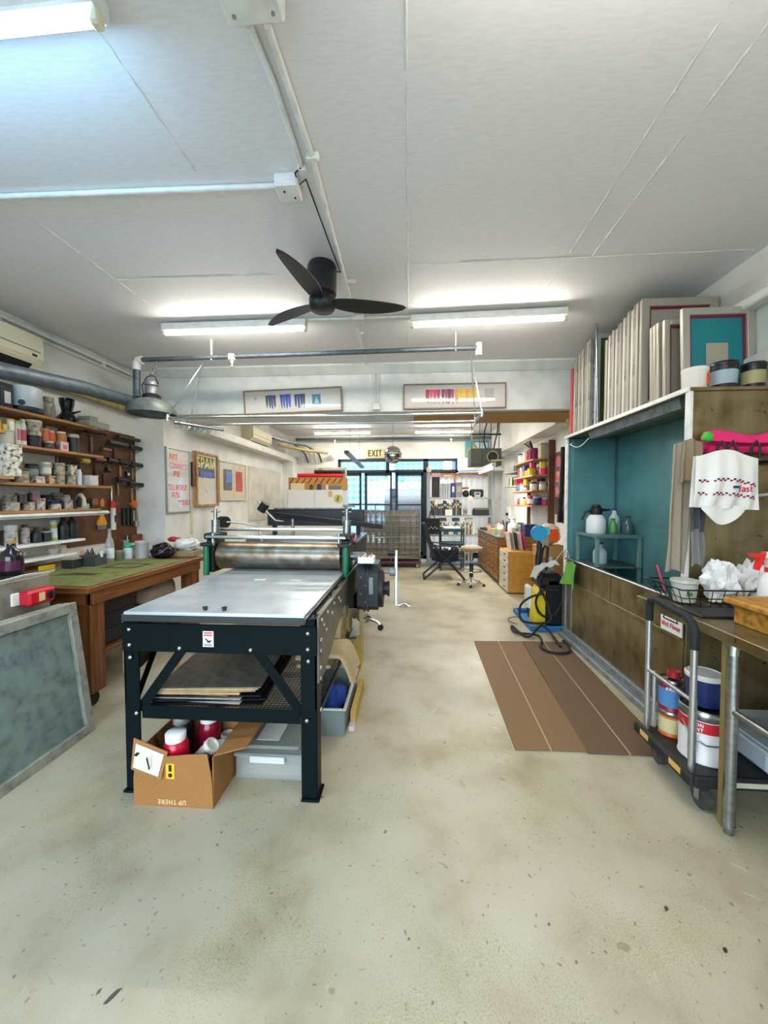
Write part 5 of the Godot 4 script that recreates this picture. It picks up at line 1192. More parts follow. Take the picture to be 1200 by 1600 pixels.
func left_pictures() -> void:
	var LW := Basis(Vector3(0, 0, -1), Vector3.UP, Vector3(1, 0, 0)) # left wall: reads away from the camera
	var coral: Material = pl("ea4f28", 0.6)
	var pa := picture("framed_poster", "framed poster with coral capital letters next to the pillar", v(-2.949, 1.25, 4.46), 0.5, 0.81, LW, pl("aab0b2", 0.4, 0.5), 0.018, pl("d9d3c6", 0.7))
	var L := [["ART", 0.06, 0.66, 1.0], ["CONNECTS", 0.07, 0.55, 0.78], ["PE", 0.15, 0.45, 1.3], ["TILL WORLD", 0.04, 0.28, 0.68], ["AN", 0.1, 0.19, 1.3], ["END", 0.33, 0.09, 0.8]]
	for e in L:
		var t := lettering(pa, e[0], 0.072, Vector3(0, e[2] + 0.036, 0.0165), Basis(), coral, e[3])
		t.position.x = float(e[1]) + t.mesh.get_aabb().size.x * 0.5 * float(e[3])
	pt(pa, "pasted_slip", B.new().span(Vector3(0.24, 0.06, 0.0155), Vector3(0.34, 0.46, 0.0163)), pl("e2dbe0", 0.5))
	pt(pa, "red_line", B.new().span(Vector3(0.24, 0.14, 0.0163), Vector3(0.36, 0.155, 0.0168)), pl("d2284a", 0.5))
	var pb := picture("framed_poster", "oak framed poster with yellow letters on black over blue strokes", v(-2.949, 1.32, 5.06), 0.6, 0.76, LW, M.wood_pale, 0.03, pl("d6cfc0", 0.7), 0.06)
	pt(pb, "black_ground", B.new().span(Vector3(0.06, 0.41, 0.03), Vector3(0.53, 0.7, 0.0306)), pl("15171d", 0.5))
	lettering(pb, "SPAM", 0.15, Vector3(0.295, 0.61, 0.034), Basis(), pl("e8cf1e", 0.5), 0.95)
	strokes(pb, 0.14, 0.5, 0.39, 0.5, 0.031, 5, ["1f6fc0", "2a7fd0"], 4)
	pt(pb, "yellow_squiggle", B.new().prism([Vector2(0, 0), Vector2(0.03, -0.02), Vector2(0.09, -0.09), Vector2(0.06, -0.08)], 0.0006, Vector3(0.22, 0.3, 0.0305)), pl("d9b512", 0.5))
	pt(pb, "black_tip", B.new().prism([Vector2(0.065, -0.075), Vector2(0.09, -0.09), Vector2(0.095, -0.1), Vector2(0.07, -0.095)], 0.0006, Vector3(0.22, 0.3, 0.031)), M.black)
	var pc := picture("framed_poster", "wide framed pair of prints, blue-grey panel beside a red panel", v(-2.949, 1.4, 5.76), 0.96, 0.63, LW, pl("cfc6ae", 0.5), 0.02, pl("cdbf9c", 0.7))
	pt(pc, "blue_panel", B.new().span(Vector3(0.13, 0.16, 0.0152), Vector3(0.43, 0.5, 0.016)), pl("3c4450", 0.6))
	pt(pc, "blue_shape", B.new().prism([Vector2(0.22, 0.28), Vector2(0.4, 0.3), Vector2(0.42, 0.46), Vector2(0.24, 0.48)], 0.0006, Vector3(0, 0, 0.0165)), pl("2f7fd2", 0.6))
	pt(pc, "red_panel", B.new().span(Vector3(0.56, 0.15, 0.0152), Vector3(0.82, 0.49, 0.016)), pl("b8202c", 0.6))
	pt(pc, "divider", B.new().span(Vector3(0.49, 0.02, 0.0152), Vector3(0.5, 0.61, 0.018)), pl("b5a884", 0.7))
	var br := th("narrow_picture", "small empty wooden frame edge-on behind the oak framed poster", "picture", v(-2.949, 1.55, 4.98))
	pw(br, "frame", B.new().span(v(-2.949, 1.6, 4.98), v(-2.9, 1.92, 5.03), 0.003), M.wood_dark)
	one("wall_sheet", "large pale translucent sheet pinned to the back room wall", "sheet", B.new().span(v(-2.949, 1.0, 6.85), v(-2.94, 2.03, 8.6), 0.002), grained(Color("cfccbc"), 0.35, 0.0, "plaster", Vector3(1, 1, 1)))
	one("ribbon_strip", "narrow paper strip with red mark hanging under the coral poster", "strip", B.new().span(v(-2.949, 0.95, 4.98), v(-2.944, 1.3, 5.04)), pl("cfc49c", 0.7))
	# two long framed prints on the beam
	var FR := Basis()
	var tilt := Basis(Vector3(0, 0, 1), 0.028) * Basis(Vector3(1, 0, 0), 0.07)
	var p1 := picture("framed_print", "long framed print of blue brush strokes hung crooked on the beam", v(-1.935, 2.41, 4.448), 1.16, 0.275, tilt, pl("9a7a62", 0.5), 0.014, pl("dcdad2", 0.7))
	strokes(p1, 0.26, 0.38, 0.05, 0.215, 0.0155, 4, ["0e2a4e", "123a78", "143f86"], 2)
	strokes(p1, 0.43, 0.56, 0.045, 0.22, 0.0155, 4, ["123bb0", "1a4fc8"], 3)
	strokes(p1, 0.6, 0.73, 0.045, 0.215, 0.0155, 4, ["0f2c50", "123c80"], 5)
	pt(p1, "teal_block", B.new().span(Vector3(0.81, 0.09, 0.0152), Vector3(0.91, 0.2, 0.016)), pl("2f86a0", 0.6))
	pt(p1, "pale_figure", B.new().prism([Vector2(0.83, 0.095), Vector2(0.855, 0.15), Vector2(0.86, 0.19), Vector2(0.87, 0.15), Vector2(0.895, 0.1)], 0.0006, Vector3(0, 0, 0.0164)), pl("a8d4de", 0.6))
	pt(p1, "pink_seal", B.new().box(Vector3(0.14, 0.18, 0.0153), Vector3(0.035, 0.035, 0.0006), 0, Basis(Vector3(0, 0, 1), 0.5)), pl("d9a8a4", 0.6))
	var p2 := picture("framed_print", "long framed print of pink, plum and yellow strokes on the beam", v(-0.075, 2.445, 4.449), 1.155, 0.285, FR, pl("9a7a6c", 0.5), 0.014, pl("d5d2cb", 0.7))
	strokes(p2, 0.255, 0.42, 0.05, 0.225, 0.0155, 4, ["b81d44", "e04c80", "d93a70"], 7)
	strokes(p2, 0.43, 0.575, 0.05, 0.225, 0.0155, 4, ["6a1c3c", "a83a72"], 8)
	strokes(p2, 0.58, 0.825, 0.05, 0.225, 0.0155, 6, ["eaa21a", "edbf16", "e8d014"], 9)
	pt(p2, "grey_drawing", B.new().span(Vector3(0.915, 0.07, 0.0152), Vector3(1.02, 0.225, 0.016)), pl("bab8b2", 0.6))
	for i in 4: pt(p2, "drawing_line", B.new().bar(Vector3(0.93, 0.09 + i * 0.035, 0.0165), Vector3(1.0, 0.105 + i * 0.035, 0.0165), 0.003, 0.001), pl("8a8882", 0.6))

# ---------- washout booth and the screens on top of it ----------
func booth() -> void:
	var s: Material = M.steel_brown
	var t: Material = M.steel_teal
	var bo := th("washout_booth", "tall stainless steel washout booth with teal stained inside", "booth", v(1.88, 0, 3.2))
	pw(bo, "end_panel", B.new().span(v(1.62, 0.0, 2.34), v(2.148, 2.04, 2.36), 0.003), s)
	pw(bo, "end_panel", B.new().span(v(1.62, 0.0, 4.06), v(2.148, 2.04, 4.08), 0.003), t)
	pw(bo, "roof_panel", B.new().span(v(1.6, 2.04, 2.33), v(2.148, 2.062, 4.09), 0.004), s)
	pw(bo, "back_panel", B.new().span(v(2.085, 0.0, 2.361), v(2.1, 2.039, 4.059), 0.002), t)
	pw(bo, "back_fold", B.new().span(v(2.07, 0.4, 2.362), v(2.0849, 1.18, 4.058), 0.003), t)
	pw(bo, "inner_end", B.new().span(v(1.66, 0.3, 4.04), v(2.069, 2.03, 4.0595), 0.002), t)
	pw(bo, "basin", B.new().span(v(1.66, 0.45, 2.37), v(2.06, 0.47, 4.03)), t)
	var fp := pw(bo, "front_panel", B.new().span(v(1.615, 0.1, 2.361), v(1.64, 0.815, 4.059), 0.003), s)
	pt(fp, "top_lip", B.new().span(v(1.6, 0.805, 2.361), v(1.645, 0.822, 4.059), 0.004), M.steel)
	pt(fp, "seam_ledge", B.new().span(v(1.604, 0.575, 2.361), v(1.616, 0.595, 4.059), 0.002).span(v(1.607, 0.595, 3.18), v(1.616, 0.815, 3.2), 0.001), s)
	pt(fp, "edge_post", B.new().span(v(1.596, 0.0, 4.03), v(1.616, 0.62, 4.085), 0.003).span(v(1.607, 0.1, 3.9), v(1.616, 0.57, 3.93), 0.002), M.galvanised_light)
	pw(bo, "plinth", B.new().span(v(1.55, 0.0, 2.361), v(1.62, 0.05, 4.08), 0.006).span(v(1.59, 0.05, 2.361), v(1.63, 0.1, 4.07), 0.004), M.galvanised_light)
	pw(bo, "front_edge", B.new().span(v(1.596, 0.84, 2.325), v(1.618, 2.039, 2.365), 0.003), M.white_paint)
	pw(bo, "front_edge", B.new().span(v(1.596, 0.0, 4.05), v(1.618, 2.039, 4.09), 0.003).span(v(1.585, 2.036, 2.33), v(1.6, 2.064, 4.09), 0.002), M.white_paint)
	pw(bo, "lamp_trough", B.new().prism([Vector2(0, 0), Vector2(0.1, 0), Vector2(0.08, -0.06), Vector2(0.02, -0.06)], 1.2, v(1.65, 2.0395, 3.1)), M.galvanised_light)
	var cb := [v(1.63, 1.985, 4.0)]
	for i in 9: cb.append(v(1.61, 1.97 - 0.05 * sin(PI * i / 8.0), 4.0 - 0.05 * i))
	pw(bo, "cable", B.new().tube(cb, 0.004, 6), M.white)
	# stand and sprayer inside the booth
	var rk := th("booth_stand", "teal painted metal stand inside the washout booth", "stand", v(1.85, 0.47, 3.75))
	for p in [[1.68, 3.55], [1.68, 3.95], [2.04, 3.55], [2.04, 3.95]]: pw(rk, "leg", B.new().span(v(p[0] - 0.015, 0.4705, p[1] - 0.015), v(p[0] + 0.015, 1.07, p[1] + 0.015), 0.002), pl("5f7f78", 0.5))
	pw(rk, "top", B.new().span(v(1.66, 1.07, 3.53), v(2.06, 1.095, 3.97), 0.003), pl("4a6a68", 0.5))
	pw(rk, "shelf", B.new().span(v(1.66, 0.8, 3.53), v(2.06, 0.815, 3.97), 0.003), pl("35504f", 0.5))
	var ps := th("pump_sprayer", "white pump sprayer with black head on the booth stand", "sprayer", v(1.78, 1.0955, 3.8))
	pt(ps, "tank", B.new().lathe(Vector3.ZERO, [[0, 0], [0.08, 0], [0.085, 0.015], [0.085, 0.13], [0.06, 0.17], [0.045, 0.18]], 24), pl("cfd4d6", 0.35))
	pt(ps, "head", B.new().lathe(Vector3.ZERO, [[0.05, 0.178], [0.055, 0.2], [0.055, 0.24], [0.04, 0.25], [0.04, 0.27], [0, 0.275]], 20), M.black)
	pt(ps, "spout", B.new().cyl(Vector3(0.04, 0.22, 0), Vector3(0.13, 0.225, 0), 0.014, 0.01, 10), M.black)
	pt(ps, "trigger", B.new().tube([Vector3(-0.04, 0.22, 0), Vector3(-0.1, 0.2, 0), Vector3(-0.13, 0.13, 0)], 0.012, 8), M.black)
	pot("funnel_bottle", "green bottle beside the pump sprayer on the booth stand", "bottle", v(1.93, 1.0955, 3.78), 0.038, 0.14, pl("3f8a4a", 0.4), pl("2b5a3a", 0.4))
	pot("chemical_bottle", "pale translucent bottle with blue cap on the booth stand", "bottle", v(1.99, 1.0955, 3.88), 0.05, 0.24, pl("9fb4b8", 0.3), pl("2a3f8a", 0.4))
	pot("chemical_jar", "dark glass bottle at the booth stand's near edge", "bottle", v(2.01, 1.0955, 3.68), 0.045, 0.17, pl("35504f", 0.25), pl("263a3a", 0.4))
	pot("chemical_jug", "pale blue plastic bottle on the booth stand's lower shelf", "bottle", v(1.8, 0.8155, 3.75), 0.06, 0.2, pl("a8bcc0", 0.4), pl("3a4a4c", 0.4))
	# green cloth on a ring at the booth's far corner
	var gc := th("green_cloth", "green microfibre cloth hanging from a wire ring on the booth lip", "cloth", v(1.6, 0.8, 4.0))
	var ring := []
	for i in 12: ring.append(v(1.585, 0.84, 3.98) + Vector3(0, 0.07 * sin(TAU * i / 12), 0.06 * cos(TAU * i / 12)))
	pw(gc, "ring", B.new().tube(ring, 0.004, 6, true), M.chrome)
	pw(gc, "cloth", B.new().sheet(14, 12, func(u, q): return v(1.565 - 0.02 * sin(u * 11.0 + q * 2.0) - 0.01 * q, 0.8 - 0.23 * q + 0.02 * sin(u * 5.0), 3.66 + (0.06 + 0.34 * (u - 0.0) * (0.7 + 0.3 * q))), 0.01), grained(Color("6cae45"), 0.95, 0.0, "cloth", Vector3(8, 8, 8)))
	# screens standing across the roof, planes facing down the room
	var scr := func(label: String, d: float, x0: float, x1: float, h: float, bw: float, fm: Material, tape: Material, mesh: Material, lean: float, group: String, full: bool) -> Node3D:
		var o := th("silkscreen_frame", label, "screen", v(x0, 2.0628, d), 0, group)
		o.basis = Basis(Vector3(1, 0, 0), -lean)
		var w := x1 - x0
		var z := 0.014
		pt(o, "frame_bar", B.new().box(Vector3(bw * 0.5, h * 0.5, 0), Vector3(bw, h, z * 2), 0.003), fm)
		pt(o, "frame_bar", B.new().box(Vector3(w - bw * 0.5, h * 0.5, 0), Vector3(bw, h, z * 2), 0.003), fm)
		pt(o, "frame_bar", B.new().box(Vector3(w * 0.5, h - bw * 0.5, 0), Vector3(w - bw * 2, bw, z * 2), 0.003), fm)
		pt(o, "frame_bar", B.new().box(Vector3(w * 0.5, bw * 0.5, 0), Vector3(w - bw * 2, bw, z * 2), 0.003), fm)
		if full:
			pt(o, "tape_border", B.new().box(Vector3(bw + 0.008, h * 0.5, -0.005), Vector3(0.016, h - bw * 2, 0.004)).box(Vector3(w - bw - 0.008, h * 0.5, -0.005), Vector3(0.016, h - bw * 2, 0.004)).box(Vector3(w * 0.5, h - bw - 0.008, -0.005), Vector3(w - bw * 2 - 0.032, 0.016, 0.004)), tape)
			pt(o, "mesh", B.new().box(Vector3(w * 0.5, h * 0.5, -0.008), Vector3(w - bw * 2, h - bw * 2, 0.002)), mesh)
		return o
	var fm: Material = M.frame_metal
	var maroon: Material = pl("7a1c38", 0.6)
	var ts: Node3D = scr.call("teal screen with maroon border and beige square, standing beside the tubs", 2.56, 1.71, 2.14, 0.56, 0.045, pl("b5b2a8", 0.45, 0.4), maroon, pl("0f7f8a", 0.5), 0.05, "", true)
	pt(ts, "stencil_square", B.new().box(Vector3(0.215, 0.22, -0.0045), Vector3(0.13, 0.24, 0.003)), pl("a8a690", 0.6))
	scr.call("small screen with brown mesh behind the teal one", 2.66, 1.66, 2.1, 0.53, 0.035, fm, maroon, pl("8a8078", 0.6), 0.03, "", true)
	for i in 3: scr.call("small pale screen frame, %s behind the brown-mesh one" % nth(i), 2.71 + 0.034 * i, 1.65, 2.1, 0.535, 0.035, fm, maroon, pl("8a8078", 0.6), 0.03, "small frames on the booth roof", false)
	scr.call("biggest screen frame with red scribbles and grey-brown mesh on the booth roof", 2.86, 1.62, 2.13, 0.76, 0.055, pl("b0a89c", 0.5, 0.3), maroon, pl("a29a90", 0.6), 0.0, "", true)
	for i in 13: scr.call("pale metal screen frame, %s behind the biggest one in the tight row" % nth(i), 2.9 + 0.036 * i, 1.615 + 0.004 * (i % 3), 2.13, 0.755 - 0.007 * i + 0.012 * (i % 2), 0.04, [fm, M.frame_dull, pl("cfccc4", 0.5, 0.2)][i % 3], maroon, pl("8a8078", 0.6), 0.0, "tight row of frames on the booth roof", false)
	scr.call("screen with olive green mesh behind the tight row of frames", 3.52, 1.62, 2.1, 0.8, 0.04, pl("aab4b8", 0.45, 0.4), pl("3a4a1c", 0.6), pl("4a5a1e", 0.6), 0.0, "", true)
	for i in 8: scr.call("worn metal screen frame, %s behind the olive mesh screen" % nth(i), 3.62 + 0.045 * i, 1.61 + 0.003 * (i % 3), 2.1, 0.8 - 0.012 * i, 0.04, [M.frame_dull, fm][i % 2], maroon, pl("8a8078", 0.6), 0.0, "far row of frames on the booth roof", false)
	scr.call("red painted screen frame at the far end of the booth roof", 4.0, 1.61, 2.08, 0.66, 0.04, pl("c2505a", 0.5), maroon, pl("8a8078", 0.6), 0.0, "", false)
	one("rod_stand", "thin steel rod standing against the green mesh screen", "rod", B.new().cyl(v(1.63, 2.063, 3.475), v(1.6, 2.93, 3.47), 0.009, -1, 10).cyl(v(1.63, 2.063, 3.475), v(1.63, 2.07, 3.475), 0.02, -1, 14), M.steel)
	pot("emulsion_tub", "white tub with orange hazard marks on the booth roof", "tub", v(1.7, 2.063, 2.44), 0.068, 0.135, pl("dcd8cc", 0.4), pl("e2dfd4", 0.4))
	var et: Node3D = get_node("emulsion_tub")
	for i in 3: pt(et, "hazard_mark", B.new().box(Vector3(0.035, 0.035 + i * 0.026, 0.057), Vector3(0.02, 0.02, 0.008), 0, Basis(Vector3.UP, 0.5)), pl("e8541c", 0.5))
	pot("emulsion_jar", "black jar with blue-grey label between two others on the booth roof", "tub", v(1.86, 2.063, 2.44), 0.072, 0.165, pl("15171b", 0.35), pl("111316", 0.4), pl("9fb4bd", 0.5))
	pot("emulsion_jar", "black jar with yellowed label at the teal screen's corner", "tub", v(2.02, 2.063, 2.43), 0.06, 0.155, pl("15171b", 0.35), pl("111316", 0.4), pl("a89f74", 0.5))
	# plant in a bottle at the far corner of the roof
	var pl_ := th("bottle_plant", "leafy green sprig in a small brown bottle hung by the beam", "plant", v(1.83, 2.44, 4.36))
	pt(pl_, "bottle", B.new().lathe(Vector3.ZERO, [[0, 0], [0.02, 0], [0.035, 0.03], [0.03, 0.07], [0.014, 0.1], [0.016, 0.12]], 14), pl("4a2c1c", 0.2))
	pt(pl_, "stem", B.new().cyl(Vector3(0, 0.1, 0), Vector3(0, 0.22, 0), 0.006, -1, 6), pl("4a5a2c", 0.6))
	pt(pl_, "hook_wire", B.new().tube([Vector3(0, 0.11, -0.016), Vector3(0, 0.16, -0.05), Vector3(0, 0.18, -0.089)], 0.003, 5), M.steel)
	for i in 16:
		var a := i * 2.4
		var y := 0.15 + 0.008 * i
		var d := Vector3(cos(a), 0.35, sin(a)).normalized()
		var sd := d.cross(Vector3.UP).normalized()
		var p := Vector3(0, y, 0)
		var lf := B.new().sheet(4, 2, func(u, q): return p + d * (0.075 * u) + sd * ((q - 0.5) * 0.03 * sin(PI * (0.1 + 0.88 * u))) - Vector3(0, 0.03 * u * u, 0), 0.0015)
		pt(pl_, "leaf", lf, pl("2c5a2a", 0.5))
	var wc := th("wooden_crate", "slatted wooden crate at the booth's far corner below the beam", "crate", v(1.8, 0, 4.25))
	for x in [1.66, 1.78, 1.92]: pw(wc, "slat", B.new().span(v(x, 0.0, 4.14), v(x + 0.04, 2.35, 4.165), 0.003), M.wood_pale)
	pw(wc, "crossbar", B.new().span(v(1.64, 2.2, 4.166), v(2.1, 2.26, 4.19), 0.003).span(v(1.64, 1.3, 4.166), v(2.1, 1.36, 4.19), 0.003), M.wood_pale)

# ---------- sink bench, trolley and things hung on the booth's end ----------
func sink_corner() -> void:
	var s: Material = M.steel_brown
	var sk := th("sink_bench", "worn stainless steel sink bench on round tube legs", "bench", v(1.75, 0, 1.7))
	pw(sk, "top", B.new().span(v(1.33, 0.845, 0.7), v(2.148, 0.86, 2.32), 0.003).span(v(1.325, 0.815, 0.7), v(1.34, 0.862, 2.32), 0.003).span(v(2.13, 0.86, 0.7), v(2.148, 1.0, 2.32), 0.003), s)
	for p in [[1.355, 1.68], [1.355, 0.75], [2.1, 1.68], [2.1, 0.75]]:
		var lg := pw(sk, "leg", B.new().cyl(v(p[0], 0.04, p[1]), v(p[0], 0.844, p[1]), 0.021, -1, 18), M.steel)
		pt(lg, "foot", B.new().lathe(v(p[0], 0, p[1]), [[0, 0], [0.016, 0], [0.018, 0.03], [0.024, 0.032], [0.024, 0.042], [0, 0.042]], 16), M.steel)
		pt(lg, "collar", B.new().cyl(v(p[0], 0.77, p[1]), v(p[0], 0.844, p[1]), 0.026, -1, 16), M.chrome)
	pw(sk, "side_rail", B.new().cyl(v(1.355, 0.53, 0.75), v(1.355, 0.53, 1.68), 0.014, -1, 12), M.steel)
	pw(sk, "back_rail", B.new().cyl(v(2.1, 0.53, 0.75), v(2.1, 0.53, 1.68), 0.014, -1, 12).cyl(v(1.355, 0.5, 0.75), v(2.1, 0.5, 0.75), 0.014, -1, 12), M.steel)
	pw(sk, "basin", B.new().span(v(1.46, 0.47, 0.9), v(2.05, 0.844, 1.64), 0.02), s)
	one("wooden_prop", "yellowish wooden batten standing behind the sink bench leg", "batten", B.new().span(v(1.352, 0.0, 1.715), v(1.378, 0.813, 1.74), 0.002), pl("7d6a35", 0.7))
	# yellow stained wooden box
	var yb := th("stained_box", "yellow stained wooden stool box standing on the sink bench", "stool", v(1.6, 0.86, 1.7))
	var ym := grained(Color("b5872c"), 0.6, 0.0, "rust", Vector3(3, 3, 3))
	pw(yb, "top", B.new().span(v(1.44, 0.945, 1.52), v(1.9, 0.975, 1.86), 0.008), ym)
	pw(yb, "side", B.new().span(v(1.47, 0.861, 1.55), v(1.49, 0.944, 1.83), 0.003).span(v(1.491, 0.861, 1.55), v(1.86, 0.944, 1.57), 0.003).span(v(1.491, 0.861, 1.81), v(1.86, 0.944, 1.83), 0.003), ym)
	one("black_tray", "flat black tray under the yellow stained box", "tray", B.new().span(v(1.37, 0.8602, 1.88), v(1.66, 0.872, 2.04), 0.004), M.black)
	# wire basket with crumpled paper
	var wb := th("wire_basket", "black wire basket of crumpled tissue on the sink bench", "basket", v(1.66, 0.86, 2.18))
	var bm: Material = pl("1a1c1c", 0.4, 0.5)
	var b0 := [v(1.42, 0.866, 2.06), v(1.9, 0.866, 2.06), v(1.9, 0.866, 2.28), v(1.42, 0.866, 2.28)]
	var b1 := [v(1.36, 0.965, 2.0), v(1.95, 0.965, 2.0), v(1.95, 0.965, 2.31), v(1.36, 0.965, 2.31)]
	var bm_ := []
	for i in 4: bm_.append((b0[i] + b1[i]) * 0.5)
	pw(wb, "rim_wire", B.new().tube(b1, 0.004, 6, true), bm)
	pw(wb, "middle_wire", B.new().tube(bm_, 0.003, 6, true), bm)
	pw(wb, "base_wire", B.new().tube(b0, 0.003, 6, true), bm)
	for i in 4:
		var n := 10 if i % 2 == 0 else 6
		for j in n:
			var t := (j + 0.5) / n
			pw(wb, "upright_wire", B.new().cyl(b0[i].lerp(b0[(i + 1) % 4], t), b1[i].lerp(b1[(i + 1) % 4], t), 0.002, -1, 5), bm)
	for j in 9: pw(wb, "floor_wire", B.new().cyl(b0[0].lerp(b0[1], (j + 0.5) / 9.0), b0[3].lerp(b0[2], (j + 0.5) / 9.0), 0.002, -1, 5), bm)
	pw(wb, "grip", B.new().tube([v(1.36, 0.965, 2.08), v(1.31, 0.985, 2.1), v(1.31, 0.985, 2.2), v(1.36, 0.965, 2.22)], 0.004, 6), bm)
	var tp: Material = pl("dddcd8", 0.7)
	for e in [[v(1.668, 0.975, 2.17), Vector3(0.06, 0.105, 0.07), 3, "big crumpled white tissue heaped beside the clear tub in the basket"], [v(1.828, 0.97, 2.17), Vector3(0.056, 0.1, 0.07), 27, "crumpled white tissue at the spray bottle's end of the basket"]]:
		one("tissue_paper", e[3], "tissue", B.new().blob(e[0], e[1] * Vector3(1.15, 1.1, 1.1), 0.55, e[2], 1.9, 26, 0.871, true), tp)
	var ct := th("clear_tub", "clear plastic tub with leafy label in the wire basket", "tub", v(1.487, 0.8695, 2.17))
	pt(ct, "body", B.new().lathe(Vector3.ZERO, [[0, 0], [0.05, 0], [0.06, 0.1], [0.056, 0.1], [0.047, 0.006], [0, 0.006]], 22), pl("b9bbb0", 0.3))
	pt(ct, "lid", B.new().lathe(Vector3.ZERO, [[0.062, 0.1], [0.066, 0.104], [0.064, 0.118], [0, 0.12]], 22), pl("aeb0a8", 0.3))
	pt(ct, "leaf_print", B.new().box(Vector3(-0.01, 0.05, 0.055), Vector3(0.03, 0.025, 0.002), 0, Basis(Vector3(1, 0, 0), -0.1)), pl("4a7a34", 0.6))
	one("pink_brush", "pink-handled brush leaning out of the wire basket", "brush", B.new().bar(v(1.425, 0.91, 2.23), v(1.39, 1.05, 2.25), 0.018, 0.012, 0.004), pl("a8325e", 0.5))
	# spray bottle
	var sb := th("spray_bottle", "white spray bottle with red trigger on the sink bench", "bottle", v(1.71, 0.861, 1.93))
	pt(sb, "body", B.new().lathe(Vector3.ZERO, [[0, 0], [0.04, 0], [0.045, 0.01], [0.045, 0.15], [0.035, 0.19], [0.02, 0.215]], 22), pl("d8d8d4", 0.4))
	pt(sb, "collar", B.new().cyl(Vector3(0, 0.213, 0), Vector3(0, 0.235, 0), 0.022, -1, 16), pl("d81c1c", 0.4))
	pt(sb, "head", B.new().prism([Vector2(0.025, 0.235), Vector2(0.05, 0.28), Vector2(0.03, 0.305), Vector2(-0.03, 0.31), Vector2(-0.035, 0.285), Vector2(-0.018, 0.275), Vector2(-0.015, 0.235)], 0.03), pl("dcdcd8", 0.4))
	pt(sb, "trigger", B.new().prism([Vector2(-0.03, 0.31), Vector2(-0.04, 0.3), Vector2(-0.095, 0.302), Vector2(-0.095, 0.287), Vector2(-0.06, 0.28), Vector2(-0.07, 0.225), Vector2(-0.06, 0.222), Vector2(-0.035, 0.28)], 0.024), pl("d81c1c", 0.4))
	pot("white_dispenser", "small white dispenser bottle between basket and spray bottle", "bottle", v(1.79, 0.861, 1.95), 0.03, 0.16, pl("d5d3cb", 0.4), pl("dcdad2", 0.4))
	# hook rail with cloths and bag on the booth's end panel
	var HP := 2.338
	var hr := th("hook_rail", "black hook rail on the booth's end panel", "rail", v(1.85, 1.7, 2.33))
	pw(hr, "rail", B.new().span(v(1.64, 1.615, HP - 0.014), v(2.14, 1.64, HP - 0.001), 0.003), M.black)
	for x in [1.665, 1.72, 1.84, 2.0]: pw(hr, "hook", B.new().tube([v(x, 1.63, HP - 0.014), v(x - 0.005, 1.63, HP - 0.13), v(x - 0.005, 1.7, HP - 0.135), v(x + 0.015, 1.735, HP - 0.14), v(x + 0.03, 1.7, HP - 0.145), v(x + 0.025, 1.64, HP - 0.147)], 0.007, 8), M.black)
	one("pink_cloth", "hot pink cloth rolled over the hook rail", "cloth", B.new().sheet(24, 12, func(u, q):
		var a: float = TAU * 0.93 * q
		var r := 0.055 + 0.01 * sin(u * 9.0)
		return v(lerpf(1.66, 2.12, u), 1.742 - 0.012 * sin(u * 3.0) + r * sin(a) * 1.1, HP - 0.062 - r * cos(a) * 0.75 + 0.012), 0.006), pl("e0286e", 0.85))
	one("green_sponge", "lime green and black sponge tucked beside the pink cloth", "sponge", B.new().blob(v(1.625, 1.76, HP - 0.11), Vector3(0.025, 0.025, 0.025), 0.5, 6, 2.0, 16), pl("3fae3a", 0.8))
	# white carrier bag
	var bagm: Material = pl("dfded8", 0.4)
	var bg := th("carrier_bag", "white plastic carrier bag with checked stripes hanging from the hook rail", "bag", v(1.75, 1.28, HP - 0.13))
	var bw := func(u: float, q: float, z: float) -> Vector3: # u across, q down
		var half := 0.155 + 0.012 * q
		var x := 1.665 + (u - 0.5) * 2.0 * half
		var y := 1.665 - 0.29 * q + 0.02 * (1.0 - q) * cos((u - 0.5) * 6.0) - 0.015 * (u - 0.2)
		var fold := 0.008 * sin(u * 23.0 + q * 2.0) * (0.3 + q) + 0.03 * sin(PI * u) * sin(PI * q)
		return v(x, y, HP - 0.185 - z * (0.012 + fold))
	pw(bg, "front_side", B.new().sheet(30, 16, func(u, q): return bw.call(u, 1.0 - q, 1.0), 0.002), bagm)
	pw(bg, "back_side", B.new().sheet(20, 8, func(u, q): return bw.call(u, 1.0 - q, -0.6), 0.002), bagm)
	pw(bg, "bottom_flap", B.new().sheet(16, 8, func(u, q):
		var x := lerpf(1.54, 1.76, u)
		var y0 := 1.385
		return v(x, y0 - (1.0 - q) * 0.1 * sin(PI * clampf(u * 0.9 + 0.05, 0, 1)), HP - 0.2 - 0.008 * sin(u * 9.0)), 0.003), bagm)
	for k in 2:
		for i in 22:
			for j in 2:
				var u := 0.06 + 0.04 * i
				if u > 0.18 and u < 0.24: continue
				if (i + j) % 2: continue
				var q := 0.5 + 0.24 * k + 0.028 * j + 0.05 * (u - 0.5)
				var p: Vector3 = bw.call(u, q, 1.0)
				pw(bg, "check", B.new().box(p + Vector3(0, 0, 0.0015), Vector3(0.011, 0.009, 0.003)), pl("1c2350" if j == 0 else "b01c3a", 0.5))
	lettering(bg, "fast", 0.032, bw.call(0.74, 0.64, 1.0) + Vector3(0.0, 0, 0.006) - bg.position, Basis(), pl("c0202c", 0.5), 0.9)
	pw(bg, "blue_mark", B.new().box(bw.call(0.56, 0.632, 1.0) + Vector3(0, 0, 0.003), Vector3(0.028, 0.014, 0.003)), pl("1c2f6a", 0.5))
